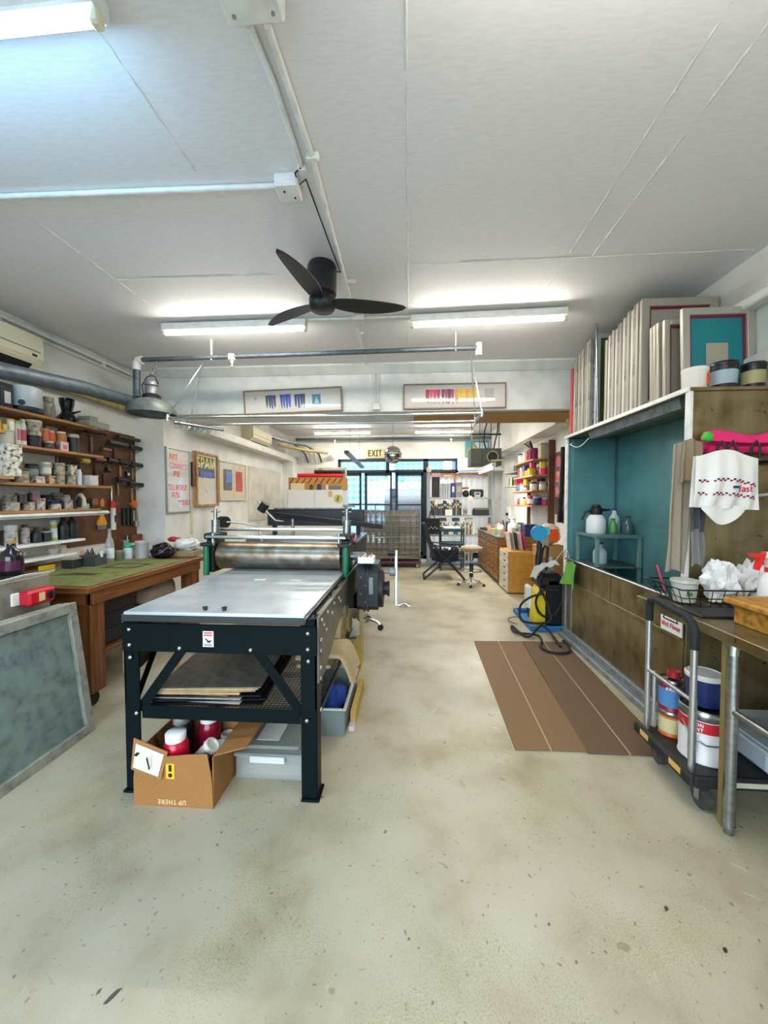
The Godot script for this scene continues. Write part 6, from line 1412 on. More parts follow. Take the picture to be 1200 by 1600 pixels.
	# towels at the booth's front edge
	var tw := func(called: String, label: String, x0: float, x1: float, y0: float, y1: float, d: float, m: Material, sway: float) -> void:
		one(called, label, "towel", B.new().sheet(14, 20, func(u, q):
			var w := lerpf(1.0, 0.8, q)
			return v(lerpf(x0, x1, 0.5 + (u - 0.5) * w) + sway * (1.0 - q), lerpf(y0, y1, q) + 0.015 * sin(u * 4.0), d - 0.012 * sin(u * 12.0 + q * 3.0)), 0.01), m)
	tw.call("towel", "long grey-beige paint-stained towel hanging at the booth's front edge", 1.5, 1.61, 1.0, 1.73, 2.305, grained(Color("a89d88"), 0.95, 0.0, "cloth", Vector3(6, 6, 6)), -0.03)
	tw.call("towel", "short beige towel draped over the long one", 1.53, 1.64, 1.51, 1.745, 2.27, grained(Color("a08f74"), 0.95, 0.0, "cloth", Vector3(6, 6, 6)), -0.02)
	tw.call("towel", "dark grey knitted cloth hanging behind the carrier bag", 1.575, 1.645, 1.24, 1.49, 2.262, grained(Color("5e6166"), 0.95, 0.0, "cloth", Vector3(14, 14, 14), 0.2), 0.0)
	tw.call("towel", "pale grey rag hanging under the knitted cloth", 1.58, 1.65, 1.04, 1.24, 2.262, grained(Color("8a8c86"), 0.95, 0.0, "cloth", Vector3(6, 6, 6)), 0.0)
	one("red_glove", "red glove showing beside the carrier bag", "glove", B.new().blob(v(1.6, 1.55, 2.235), Vector3(0.022, 0.06, 0.014), 0.4, 4, 2.0, 14), pl("c01c3c", 0.6))
	one("pole", "white pole lying along the booth's end panel above the sink bench", "pole", B.new().cyl(v(1.7, 1.01, 2.32), v(2.12, 1.03, 2.32), 0.012, -1, 10).box(v(2.1, 1.0, 2.322), Vector3(0.02, 0.02, 0.03)), M.white)
	var tap := th("wall_tap", "white and metal tap on the booth's end panel", "tap", v(2.05, 1.4, 2.3))
	pw(tap, "pipe", B.new().cyl(v(1.95, 1.44, 2.31), v(2.12, 1.46, 2.31), 0.011, -1, 10).cyl(v(2.02, 1.448, 2.31), v(2.02, 1.448, 2.3395), 0.008, -1, 8), M.chrome)
	pw(tap, "valve", B.new().lathe(v(2.08, 1.36, 2.31), [[0, 0], [0.016, 0.0], [0.02, 0.08], [0.03, 0.1], [0.03, 0.13], [0, 0.14]], 14), M.white)
	# wet floor notice on the booth front
	var wf := th("wet_floor_sign", "white Wet Floor notice on the booth front by the trolley handle", "sign", v(1.606, 0.72, 2.45))
	var W := Basis(Vector3(0, 0, 1), Vector3.UP, Vector3(-1, 0, 0))
	var pc := on_x(1049, 973, 1.6)
	pw(wf, "board", B.new().box(pc, Vector3(0.006, 0.125, 0.19), 0.001), M.white)
	lettering(wf, "Wet Floor", 0.03, pc + Vector3(-0.0045, -0.02, 0) - wf.position, W, pl("c01c2c", 0.5), 0.88)
	pw(wf, "triangle", B.new().bar(pc + Vector3(-0.004, 0.012, -0.07), pc + Vector3(-0.004, 0.012, 0.06), 0.008, 0.002, 0, Vector3(1, 0, 0)).bar(pc + Vector3(-0.004, 0.012, -0.07), pc + Vector3(-0.004, 0.058, -0.045), 0.008, 0.002, 0, Vector3(1, 0, 0)).bar(pc + Vector3(-0.004, 0.012, 0.06), pc + Vector3(-0.004, 0.058, 0.035), 0.008, 0.002, 0, Vector3(1, 0, 0)), M.black)
	pw(wf, "red_mark", B.new().box(pc + Vector3(-0.004, 0.035, -0.01), Vector3(0.002, 0.012, 0.03)), pl("c01c2c", 0.5))
	# trolley
	var tl := th("platform_trolley", "black platform trolley with silver folding handle under the sink bench", "trolley", v(1.5, 0, 1.97))
	pw(tl, "deck", B.new().span(v(1.27, 0.135, 1.77), v(1.98, 0.175, 2.18), 0.012), M.black)
	pw(tl, "bumper", B.new().span(v(1.25, 0.13, 1.755), v(1.27, 0.185, 2.195), 0.008).span(v(1.27, 0.13, 1.752), v(1.99, 0.185, 1.77), 0.008), M.rubber)
	for e in [[1.249, 1.82, 1.9], [1.249, 2.06, 2.13]]: pw(tl, "yellow_tape", B.new().span(v(1.249, 0.15, e[1]), v(1.252, 0.178, e[2])), pl("cfa04a", 0.5))
	pw(tl, "white_tape", B.new().span(v(1.4, 0.148, 1.7495), v(1.75, 0.17, 1.7525)), pl("b9b59c", 0.5))
	for p in [[1.35, 1.82], [1.35, 2.12], [1.88, 1.82], [1.88, 2.12]]:
		var cs := pw(tl, "caster", B.new().cyl(v(p[0] - 0.018, 0.05, p[1]), v(p[0] + 0.018, 0.05, p[1]), 0.05, -1, 20), pl("3a3c36", 0.6))
		pt(cs, "fork", B.new().span(v(p[0] - 0.028, 0.04, p[1] - 0.015), v(p[0] - 0.02, 0.134, p[1] + 0.015)).span(v(p[0] + 0.02, 0.04, p[1] - 0.015), v(p[0] + 0.028, 0.134, p[1] + 0.015)), M.steel)
	var hd := pw(tl, "handle", B.new().cyl(v(1.29, 0.175, 1.81), v(1.29, 0.76, 1.81), 0.014, -1, 14).cyl(v(1.29, 0.175, 2.14), v(1.29, 0.79, 2.14), 0.014, -1, 14).cyl(v(1.29, 0.5, 1.81), v(1.29, 0.5, 2.14), 0.011, -1, 10).cyl(v(1.312, 0.2, 1.83), v(1.312, 0.5, 1.83), 0.011, -1, 10).cyl(v(1.312, 0.2, 2.12), v(1.312, 0.5, 2.12), 0.011, -1, 10), base(Color("c2c5c6"), 0.3, 0.9))
	pt(hd, "foam_grip", B.new().tube([v(1.29, 0.74, 1.81), v(1.29, 0.82, 1.81), v(1.29, 0.855, 1.83), v(1.29, 0.875, 1.87), v(1.29, 0.895, 2.08), v(1.29, 0.885, 2.125), v(1.29, 0.85, 2.14), v(1.29, 0.77, 2.14)], 0.019, 14), M.rubber)
	# paint on the trolley
	var D := 0.1755
	var pc1 := pot("paint_can", "large white and red paint can with palm tree on the trolley", "tin", v(1.426, D, 1.93), 0.1, 0.25, pl("d3d2d0", 0.35), M.steel)
	pt(pc1, "red_band", B.new().lathe(Vector3.ZERO, [[0.096, 0.15], [0.0975, 0.15], [0.0975, 0.2], [0.096, 0.2]], 28), pl("c01a24", 0.35))
	lettering(pc1, "ON", 0.016, Vector3(-0.0685, 0.186, 0.0705), Basis(Vector3.UP, -0.77), M.white)
	lettering(pc1, "NT", 0.016, Vector3(-0.0685, 0.164, 0.0705), Basis(Vector3.UP, -0.77), M.white)
	for i in 9: pt(pc1, "text_line", B.new().box(Vector3(-0.0825, 0.06 + i * 0.009, 0.0505), Vector3(0.045, 0.002, 0.002), 0, Basis(Vector3.UP, -1.02)), pl("8a8886", 0.5))
	pt(pc1, "palm_print", B.new().box(Vector3(0.045, 0.045, 0.086), Vector3(0.006, 0.06, 0.002), 0, Basis(Vector3.UP, 0.46)).box(Vector3(0.045, 0.08, 0.086), Vector3(0.035, 0.01, 0.002), 0, Basis(Vector3.UP, 0.46)).box(Vector3(0.045, 0.09, 0.086), Vector3(0.022, 0.01, 0.002), 0, Basis(Vector3.UP, 0.46) * Basis(Vector3(0, 0, 1), 0.5)), M.black)
	pt(pc1, "bail", B.new().tube([Vector3(-0.099, 0.18, 0), Vector3(-0.09, 0.12, 0.05), Vector3(-0.05, 0.1, 0.092), Vector3(0.03, 0.1, 0.1), Vector3(0.08, 0.12, 0.062), Vector3(0.099, 0.18, 0)], 0.004, 6), M.steel)
	pot("paint_tub", "blue paint tub with white lid stacked on the large paint can", "tub", v(1.44, D + 0.2512, 1.95), 0.078, 0.15, pl("14285e", 0.35), pl("d9d8d2", 0.4))
	pot("paint_can", "orange paint can with pale picture at the bottom of the small stack", "tin", v(1.388, D, 2.105), 0.053, 0.13, pl("c9641c", 0.4), M.steel, pl("cdbf8c", 0.5))
	var pc2 := pot("paint_can", "maroon and blue paint can stacked on the orange one", "tin", v(1.392, D + 0.1306, 2.11), 0.058, 0.165, pl("7a1c34", 0.4), M.steel, pl("4a7fae", 0.5))
	lettering(pc2, "PAINT", 0.016, Vector3(-0.026, 0.125, 0.056), Basis(Vector3.UP, -0.43), M.white)
	pot("paint_can", "red-lidded paint can on top of the small stack behind the handle", "tin", v(1.41, D + 0.2962, 2.12), 0.03, 0.035, pl("b01c28", 0.4), pl("a8202c", 0.4))
	var cr := th("plastic_crate", "pale grey plastic crate on the trolley behind the bench leg", "crate", v(1.75, D, 1.95))
	pw(cr, "crate", B.new().span(v(1.6, D, 1.78), v(1.97, D + 0.12, 2.15), 0.02), pl("9aa6a8", 0.45))
	pw(cr, "rim", B.new().span(v(1.59, D + 0.1, 1.772), v(1.98, D + 0.115, 2.158), 0.004), pl("a9b4b6", 0.45))

# ---------- floor mat and pressure washer ----------
func floor_right() -> void:
	for e in [[1041, 1420, "5a3c28", "curled dark brown chip lying on the floor before the sink bench leg"], [1133, 1485, "3a2a20", "ragged dark chip lying on the floor at the street end"], [176, 1557, "4a4a46", "long grey sliver lying on the bare floor before the leaning screens"], [602, 1300, "8a7a4a", "small tan crumb lying on the floor in the middle of the aisle"]]:
		var p := on_y(e[0], e[1], 0.0)
		var sliver := 0.022 if e[0] == 176 else 0.009
		one("floor_chip", e[3], "chip", B.new().prism([Vector2(-0.004, -sliver), Vector2(0.003, -sliver * 0.8), Vector2(0.006, 0.0), Vector2(0.004, sliver), Vector2(-0.004, sliver * 0.6), Vector2(-0.006, 0.0)], 0.003, p + Vector3(0, 0.0017, 0), Basis(Vector3(0.9, 0, 0.43), Vector3(0.43, 0, -0.9), Vector3(0, 1, 0))), pl(e[2], 0.7))
	var names := ["brown board of the floor mat on the aisle side", "brown board of the floor mat along the booth"]
	for k in 2:
		var o := th("floor_mat", names[k], "mat", v(0.85 + 0.4 * k, 0, 3.0))
		var n0 := [on_y(805, 1172, 0.0), on_y(917, 1176, 0.0), on_y(918, 1178, 0.0), on_y(1021, 1182, 0.0)]
		var f0 := [on_y(741, 1003, 0.0), on_y(815, 1003, 0.0), on_y(816, 1003, 0.0), on_y(886, 1003, 0.0)]
		var a: Vector3 = n0[k * 2]
		var b: Vector3 = n0[k * 2 + 1]
		var c: Vector3 = f0[k * 2 + 1]
		var d: Vector3 = f0[k * 2]
		if k == 1:
			c = Vector3(1.53, 0, d.z)
			b = Vector3(1.45, 0, b.z)
		for j in 2:
			var t0 := 0.0 if j == 0 else 0.515
			var t1 := 0.495 if j == 0 else 1.0
			var poly := []
			for q in [a.lerp(b, t0), a.lerp(b, t1), d.lerp(c, t1), d.lerp(c, t0)]: poly.append(Vector2(q.x - o.position.x, -(q.z - o.position.z)))
			pt(o, "plank", B.new().prism(poly, 0.008, Vector3(0, 0.0045 + 0.001 * k, 0), Basis(Vector3(1, 0, 0), Vector3(0, 0, -1), Vector3(0, 1, 0))), grained(Color("836543") if k == 0 else Color("6a5138"), 0.75, 0.0, "fine", Vector3(3, 3, 3)))
		var pj := []
		for q in [a.lerp(b, 0.495), a.lerp(b, 0.515), d.lerp(c, 0.515), d.lerp(c, 0.495)]: pj.append(Vector2(q.x - o.position.x, -(q.z - o.position.z)))
		pt(o, "seam_strip", B.new().prism(pj, 0.006, Vector3(0, 0.004, 0), Basis(Vector3(1, 0, 0), Vector3(0, 0, -1), Vector3(0, 1, 0))), pl("b09c7c", 0.8))
	var tray := th("blue_tray", "blue plastic drip tray under the pressure washer", "tray", v(1.5, 0, 4.5))
	var bm: Material = pl("1f6aa0", 0.5)
	pw(tray, "base", B.new().span(v(1.33, 0.0, 4.2), v(1.78, 0.012, 4.85), 0.003), bm)
	pw(tray, "rim", B.new().span(v(1.3, 0.0, 4.17), v(1.33, 0.06, 4.88), 0.004).span(v(1.78, 0.0, 4.17), v(1.81, 0.06, 4.88), 0.004).span(v(1.33, 0.0, 4.17), v(1.78, 0.06, 4.2), 0.004).span(v(1.33, 0.0, 4.85), v(1.78, 0.06, 4.88), 0.004), bm)
	var pwz := th("pressure_washer", "yellow and black pressure washer with hose standing in the blue tray", "pressure washer", v(1.53, 0.012, 4.45))
	pw(pwz, "yellow_front", B.new().prism([Vector2(1.385, 0.013), Vector2(1.5, 0.013), Vector2(1.5, 0.42), Vector2(1.44, 0.44), Vector2(1.41, 0.38)], 0.2, v(0, 0, 4.42)), pl("d9c312", 0.4))
	pw(pwz, "body", B.new().span(v(1.5, 0.013, 4.3), v(1.7, 0.55, 4.62), 0.03).span(v(1.42, 0.44, 4.3), v(1.68, 0.6, 4.6), 0.04), M.black)
	for x in [1.44, 1.68]: pw(pwz, "wheel", B.new().cyl(v(x - 0.025, 0.1, 4.62), v(x + 0.025, 0.1, 4.62), 0.087, -1, 22), M.rubber)
	pw(pwz, "side_tank", B.new().span(v(1.36, 0.15, 4.5), v(1.42, 0.42, 4.64), 0.02), pl("c8cac8", 0.4))
	pw(pwz, "bottle", B.new().lathe(v(1.62, 0.6, 4.5), [[0, 0], [0.03, 0], [0.035, 0.1], [0.02, 0.16], [0, 0.17]], 14), clear("9aa4a8", 0.5))
	pw(pwz, "pull_handle", B.new().tube([v(1.52, 0.58, 4.6), v(1.57, 0.83, 4.64), v(1.6, 0.87, 4.64), v(1.63, 0.85, 4.64), v(1.6, 0.58, 4.6)], 0.016, 8), M.black)
	pw(pwz, "spray_gun", B.new().tube([v(1.46, 0.59, 4.45), v(1.46, 0.75, 4.46), v(1.475, 0.85, 4.46), v(1.47, 0.92, 4.46)], 0.03, 10), M.black)
	pw(pwz, "lance", B.new().cyl(v(1.52, 0.6, 4.35), v(1.7, 0.85, 4.36), 0.008, -1, 8), M.galvanised_light)
	var rg := th("grey_rag", "grey and white rag thrown over the pressure washer", "rag", v(1.46, 0.6, 4.4))
	pw(rg, "rag", B.new().sheet(16, 10, func(u, q): return v(lerpf(1.36, 1.6, u), 0.66 + 0.075 * u + 0.012 * sin(u * 17.0 + q * 5.0) - 0.07 * pow(maxf(0.0, 0.3 - u) / 0.3, 1.5) * 1.5, lerpf(4.24, 4.42, q) - 0.05 * u), 0.012), pl("a8aaa0", 0.9))
	var dc := th("blue_brush_head", "round turquoise cleaning brush head raised above the pressure washer", "brush", v(1.47, 0.92, 4.46))
	pw(dc, "head", B.new().cyl(v(1.465, 1.035, 4.44), v(1.465, 1.035, 4.475), 0.088, -1, 24), pl("1f92bd", 0.5))
	pw(dc, "ring", B.new().cyl(v(1.53, 1.05, 4.445), v(1.53, 1.05, 4.465), 0.055, -1, 20), pl("4fb0cc", 0.5))
	pw(dc, "neck", B.new().cyl(v(1.47, 0.925, 4.46), v(1.468, 0.965, 4.46), 0.018, -1, 12), M.black)
	# hoses
	var H := func(pts: Array, r: float) -> B:
		var cv := Curve3D.new()
		for i in pts.size():
			var p: Vector3 = pts[i]
			var t: Vector3 = (pts[mini(i + 1, pts.size() - 1)] - pts[maxi(i - 1, 0)]) * 0.17
			cv.add_point(p, -t, t)
		cv.bake_interval = 0.03
		return B.new().tube(Array(cv.get_baked_points()), r, 8)
	var P := func(x: float, y: float) -> Vector3: return on_y(x, y, 0.022)
	one("water_hose", "black rubber hose snaking over the floor mat from the pressure washer", "hose", H.call([P.call(836, 1022) + Vector3(0.3, 0.0, -0.2), P.call(855, 985) + Vector3(-0.05, 0.05, 0), P.call(825, 995), P.call(800, 978), P.call(806, 988), P.call(838, 992), P.call(846, 1000), P.call(846, 1012), P.call(866, 1020), P.call(888, 1019), P.call(889, 1010), P.call(880, 1001)], 0.012), M.rubber)
	one("hose_coil", "black hose coil hanging from the pressure washer's side", "hose", H.call([v(1.46, 0.4, 4.24), v(1.32, 0.35, 4.26), v(1.22, 0.25, 4.28), v(1.2, 0.13, 4.2), v(1.26, 0.11, 4.14), v(1.4, 0.11, 4.12), v(1.5, 0.14, 4.15), v(1.48, 0.3, 4.21), v(1.4, 0.5, 4.23), v(1.45, 0.6, 4.27)], 0.013), M.rubber)
	one("hose_coil", "black hose loop slung across the washer's yellow front", "hose", H.call([v(1.62, 0.42, 4.28), v(1.45, 0.42, 4.28), v(1.385, 0.3, 4.28), v(1.42, 0.18, 4.28), v(1.5, 0.13, 4.28), v(1.6, 0.17, 4.28), v(1.66, 0.3, 4.28)], 0.013), M.rubber)
	one("power_cable", "thin grey power cable looping on the floor beside the blue tray", "cable", H.call([P.call(808, 975), P.call(798, 972), P.call(794, 967), P.call(803, 964), P.call(812, 965)], 0.006), pl("4a4c48", 0.6))

# ---------- back room, press side ----------
func back_room() -> void:
	# screen printing table with raised lid
	var st := th("printing_table", "dark green screen printing table with raised bar behind the etching press", "table", v(-1.35, 0, 5.4))
	var g: Material = pl("0d1c20", 0.4)
	pw(st, "body", B.new().span(v(-2.1, 0.25, 4.85), v(-0.68, 0.86, 5.95), 0.01), g)
	for p in [[-2.02, 4.92], [-0.76, 4.92], [-2.02, 5.88], [-0.76, 5.88]]: pw(st, "leg", B.new().span(v(p[0] - 0.05, 0, p[1] - 0.05), v(p[0] + 0.05, 0.25, p[1] + 0.05), 0.004), g)
	pw(st, "table_top", B.new().span(v(-2.12, 0.86, 4.83), v(-0.66, 0.9, 5.97), 0.006), M.steel)
	pw(st, "lid", B.new().span(v(-2.1, 1.03, 5.55), v(-0.66, 1.27, 5.62), 0.008), g)
	pw(st, "lid_rail", B.new().span(v(-2.0, 1.27, 5.54), v(-0.85, 1.295, 5.63), 0.006), M.galvanised_light)
	for x in [-2.0, -0.75]: pw(st, "lid_post", B.new().span(v(x - 0.03, 0.9, 5.56), v(x + 0.03, 1.03, 5.61)), M.black)
	pw(st, "squeegee_bar", B.new().bar(v(-1.85, 1.21, 5.2), v(-0.35, 1.06, 5.0), 0.05, 0.06, 0.006), M.black)
	for e in [[-1.6, 5.17, 1.16], [-0.8, 5.06, 1.08]]: pw(st, "bar_post", B.new().cyl(v(e[0], 0.9, e[1]), v(e[0], e[2], e[1]), 0.025, -1, 12), M.steel)
	pw(st, "slide_block", B.new().box(v(-0.85, 1.14, 5.05), Vector3(0.08, 0.1, 0.08), 0.008).cyl(v(-0.85, 1.19, 5.05), v(-0.85, 1.32, 5.05), 0.014, -1, 10).box(v(-0.8, 1.33, 5.05), Vector3(0.16, 0.03, 0.05), 0.006), M.galvanised_light)
	var cw := pw(st, "counterweight", B.new().cyl(v(-2.02, 1.26, 5.1), v(-1.95, 1.36, 5.1), 0.06, -1, 20), M.black)
	pt(cw, "arm", B.new().tube([v(-2.06, 1.4, 5.1), v(-1.93, 1.24, 5.1), v(-1.82, 1.13, 5.1), v(-1.7, 1.12, 5.1)], 0.014, 8), M.steel)
	var lm := th("press_lamp", "black round work lamp on a bent arm beside the press screw", "lamp", v(-1.5, 0.95, 3.4))
	pw(lm, "head", B.new().cyl(v(-1.66, 1.22, 3.28), v(-1.6, 1.22, 3.25), 0.05, -1, 20), M.black)
	pw(lm, "arm", B.new().tube([v(-1.6, 1.22, 3.26), v(-1.48, 1.21, 3.3), v(-1.34, 1.17, 3.33), v(-1.29, 0.9, 3.35)], 0.008, 8), M.steel)
	pw(lm, "stand", B.new().cyl(v(-1.29, 0.889, 3.35), v(-1.29, 0.9, 3.35), 0.045, -1, 18), M.black)
	# tools piled on the press behind the roller
	var tb := th("parts_tray", "small white tray of bits on top of the gearbox", "tray", v(-0.33, 0.95, 2.8))
	pw(tb, "tray", B.new().span(v(-0.365, 0.9645, 2.68), v(-0.25, 1.01, 2.81), 0.005), M.white)
	for i in 4: pw(tb, "stick", B.new().bar(v(-0.35 + i * 0.025, 1.013, 2.69), v(-0.34 + i * 0.022, 1.022, 2.79), 0.012, 0.006), pl(["7a5a3c", "b8a890", "5a3a34", "8f8a84"][i], 0.6))
	pot("marker_cup", "dark tin of markers behind the press with red and blue tops", "tin", v(-0.545, 0.8885, 3.5), 0.05, 0.14, pl("3a3a34", 0.5), pl("2a2a28", 0.5))
	var mc: Node3D = get_node("marker_cup")
	for i in 4: pt(mc, "marker", B.new().cyl(Vector3(0.02 * cos(i * 1.6), 0.13, 0.02 * sin(i * 1.6)), Vector3(0.045 * cos(i * 1.6), 0.22, 0.045 * sin(i * 1.6)), 0.009, -1, 8), pl(["c81c3a", "1c3a8a", "2a2a2a", "c8c8c0"][i], 0.4))
	# office chair base
	var oc := th("office_chair", "chair with polished star base half hidden behind the gearbox", "chair", v(-0.6, 0, 4.15))
	for i in 5:
		var a := TAU * i / 5 + 0.12
		var d := Vector3(cos(a), 0, sin(a))
		var lg := pt(oc, "star_leg", B.new().tube([Vector3(0, 0.13, 0), d * 0.12 + Vector3(0, 0.12, 0), d * 0.24 + Vector3(0, 0.09, 0), d * 0.29 + Vector3(0, 0.06, 0)], 0.018, 8), M.chrome)
		pt(lg, "caster", B.new().cyl(d * 0.29 + Vector3(0, 0.03, 0) - d.cross(Vector3.UP) * 0.02, d * 0.29 + Vector3(0, 0.03, 0) + d.cross(Vector3.UP) * 0.02, 0.03, -1, 14), M.rubber)
	pt(oc, "stem", B.new().cyl(Vector3(0, 0.1, 0), Vector3(0, 0.42, 0), 0.025, -1, 14), M.black)
	pt(oc, "seat", B.new().lathe(Vector3(0, 0.42, 0), [[0, 0], [0.2, 0], [0.22, 0.03], [0.2, 0.07], [0, 0.08]], 28), M.black)
	# white cupboard and the pile on it
	var wc := th("white_cupboard", "white cupboard with boxes piled on top in the back room", "cupboard", v(-1.9, 0, 7.9))
	pw(wc, "carcass", B.new().span(v(-2.46, 0.0, 7.6), v(-1.33, 1.61, 8.3), 0.006), pl("d6d6d2", 0.45))
	for e in [[-2.45, -1.905], [-1.895, -1.34]]: pw(wc, "door", B.new().span(v(e[0], 0.05, 7.58), v(e[1], 1.6, 7.6), 0.003), pl("d9d9d5", 0.45))
	one("picture_card", "oval card with yellow and green picture taped to the white cupboard", "card", B.new().cyl(v(-1.42, 1.43, 7.5745), v(-1.42, 1.43, 7.5795), 0.09, -1, 24), pl("c9b46a", 0.6))
	pt(get_node("picture_card"), "green_figure", B.new().span(v(-1.45, 1.38, 7.572), v(-1.41, 1.45, 7.5745)).span(v(-1.44, 1.45, 7.572), v(-1.4, 1.48, 7.5745)), pl("4a7a3c", 0.6))
	one("note_card", "small orange note taped to the white cupboard", "card", B.new().span(v(-1.62, 1.47, 7.577), v(-1.54, 1.58, 7.5795)), pl("d2a26a", 0.6))
	var lb := th("long_carton", "long tan carton with dark diagonal tape on the white cupboard", "box", v(-1.9, 1.61, 7.8))
	pw(lb, "box", B.new().span(v(-2.45, 1.611, 7.65), v(-1.3, 1.86, 8.05), 0.004), pl("b8853c", 0.7))
	for i in 9: pw(lb, "tape_stripe", B.new().bar(v(-2.42 + i * 0.125, 1.74, 7.647), v(-2.34 + i * 0.125, 1.85, 7.647), 0.02, 0.003, 0, Vector3(0, 0, 1)), pl("4a2c14", 0.6))
	one("red_roll", "bright red plastic wrapped roll on the long tan carton", "roll", B.new().cyl(v(-2.3, 1.905, 7.8), v(-1.36, 1.905, 7.8), 0.042, -1, 16), pl("d01c2c", 0.35))
	one("drawing_tube", "black drawing tube with green cap on the red roll", "tube", B.new().cyl(v(-1.95, 1.985, 7.8), v(-1.33, 1.985, 7.8), 0.036, -1, 16), M.black)
	pt(get_node("drawing_tube"), "cap", B.new().cyl(v(-1.38, 1.985, 7.8), v(-1.325, 1.985, 7.8), 0.038, -1, 16), pl("1c6a3c", 0.5))
	var fl := th("flat_box", "flat white box with red print at the top of the cupboard pile", "box", v(-1.8, 1.861, 8.0))
	pw(fl, "box", B.new().span(v(-2.2, 1.862, 7.9), v(-1.32, 2.08, 8.04), 0.004), pl("d6d0bc", 0.6))
	lettering(fl, "25", 0.06, v(-1.85, 2.03, 7.896) - fl.position, Basis(), pl("b8301c", 0.6))
	for e in [[-2.25, 0.2, 0.13, "cfc39c", "cream framed card leaning on the long tan carton"], [-1.97, 0.08, 0.1, "3a4a3c", "small dark green tin before the long tan carton"], [-1.81, 0.1, 0.11, "1c3470", "blue glass pot before the long tan carton"], [-1.65, 0.08, 0.1, "d2cfc4", "white mug before the long tan carton"], [-1.5, 0.18, 0.08, "6a6a66", "grey cassette player before the long tan carton"]]:
		if e[1] > 0.15: one("shelf_object", e[4], "card" if e[0] < -2 else "player", B.new().box(v(e[0], 1.6112 + e[2] * 0.5, 7.62), Vector3(e[1] * 1.4, e[2], 0.03), 0.004), pl(e[3], 0.6)).name = numbered("framed_card" if e[0] < -2 else "cassette_player")
		else: pot("small_pot", e[4], "tin", v(e[0], 1.6112, 7.61), e[1] * 0.4, e[2], pl(e[3], 0.4), pl(e[3], 0.5))
	# drying rack
	var dr := th("drying_rack", "tall print drying rack of stacked wire trays on a maroon base", "rack", v(-0.41, 0, 8.2))
	pw(dr, "base", B.new().span(v(-1.06, 0.09, 7.9), v(0.24, 0.13, 8.7), 0.004), pl("5a2230", 0.5))
	for p in [[-0.98, 7.97], [0.16, 7.97], [-0.98, 8.63], [0.16, 8.63]]: pw(dr, "caster", B.new().cyl(v(p[0] - 0.02, 0.045, p[1]), v(p[0] + 0.02, 0.045, p[1]), 0.045, -1, 14), pl("b8b4a8", 0.5))
	for p in [[-1.04, 7.92], [0.22, 7.92], [-0.38, 7.92], [-1.04, 8.68], [0.22, 8.68]]: pw(dr, "post", B.new().cyl(v(p[0], 0.13, p[1]), v(p[0], 1.2, p[1]), 0.008, -1, 8), M.galvanised_light)
	var tr := B.new().span(v(-0.62, -0.011, 0), v(0.62, 0.011, 0.012)).span(v(-0.62, -0.011, 0.72), v(0.62, 0.011, 0.732)).span(v(-0.62, -0.006, 0.012), v(-0.605, 0.006, 0.72)).span(v(0.605, -0.006, 0.012), v(0.62, 0.006, 0.72))
	for i in 10: tr.span(v(-0.58 + i * 0.125, -0.004, 0.012), v(-0.55 + i * 0.125, 0.002, 0.72))
	var trm := tr.mesh()
	for i in 27: add(dr, "wire_tray", trm, pl(["8a8270", "7a7262", "6e675a"][i % 3], 0.5, 0.3), v(-0.41 + rng.randf_range(-0.006, 0.006), 0.2 + i * 0.037, 7.93 + rng.randf_range(-0.01, 0.02)) - dr.position)
	one("drying_print", "pale print lying in the lower trays of the drying rack", "print", B.new().span(v(-0.9, 0.213, 7.94), v(0.1, 0.2155, 8.5)), pl("cfb88a", 0.6))
	one("drying_print", "white print poking out of the middle of the drying rack", "print", B.new().span(v(-0.72, 0.6205, 7.86), v(-0.5, 0.623, 8.4)), M.white)
	# disco ball, exit sign, hanging bar
	var db := th("disco_ball", "mirrored disco ball hanging before the exit sign", "disco ball", v(-0.26, 2.11, 6.0))
	var mir := base(Color("d6d8d8"), 0.08, 1.0)
	var dark := pl("6a6c6c", 0.15, 1.0)
	pt(db, "core", B.new().lathe(Vector3(0, -0.13, 0), [[0, 0], [0.05, 0.01], [0.092, 0.038], [0.12, 0.08], [0.13, 0.13], [0.12, 0.18], [0.092, 0.222], [0.05, 0.25], [0, 0.26]], 24), dark)
	for j in range(1, 11):
		var t := PI * j / 11
		var n := int(26 * sin(t)) + 3
		var bl := B.new()
		for i in n:
			var a := TAU * i / n
			var d := Vector3(sin(t) * cos(a), cos(t), sin(t) * sin(a))
			var x := Vector3.UP.cross(d).normalized()
			bl.box(d * 0.136, Vector3(0.028, 0.031, 0.004), 0, Basis(x, d.cross(x), d))
		pt(db, "mirror_ring", bl, mir)
	pt(db, "chain", B.new().cyl(Vector3(0, 0.13, 0), Vector3(0, 0.839, 0), 0.003, -1, 6), M.black)
	var ex := th("exit_sign", "cream exit sign with black lettering over the back window", "sign", v(-0.75, 2.45, 9.15))
	pw(ex, "board", B.new().span(v(-1.06, 2.4, 9.15), v(-0.35, 2.62, 9.199), 0.004), pl("cfc793", 0.5))
	lettering(ex, "EXIT", 0.15, v(-0.83, 2.51, 9.146) - ex.position, Basis(), M.black, 0.78)
	var q := v(-0.52, 2.51, 9.147)
	for e in [[0, -0.075, 0, 0.08, 0.018], [-0.05, 0.0, 0.05, 0.0, 0.016], [-0.065, -0.07, 0.065, -0.07, 0.016], [-0.05, 0.0, -0.05, 0.05, 0.016], [0.05, 0.0, 0.05, 0.05, 0.016], [-0.065, -0.07, -0.065, -0.02, 0.016], [0.065, -0.07, 0.065, -0.02, 0.016]]:
		pw(ex, "character_stroke", B.new().bar(q + Vector3(e[0], e[1], 0), q + Vector3(e[2], e[3], 0), e[4], 0.002, 0, Vector3(0, 0, 1)), M.black)
	var hb := th("hanging_bar", "dark grey lamp bar hung on wires before the back window", "lamp", v(-0.95, 2.1, 6.5))
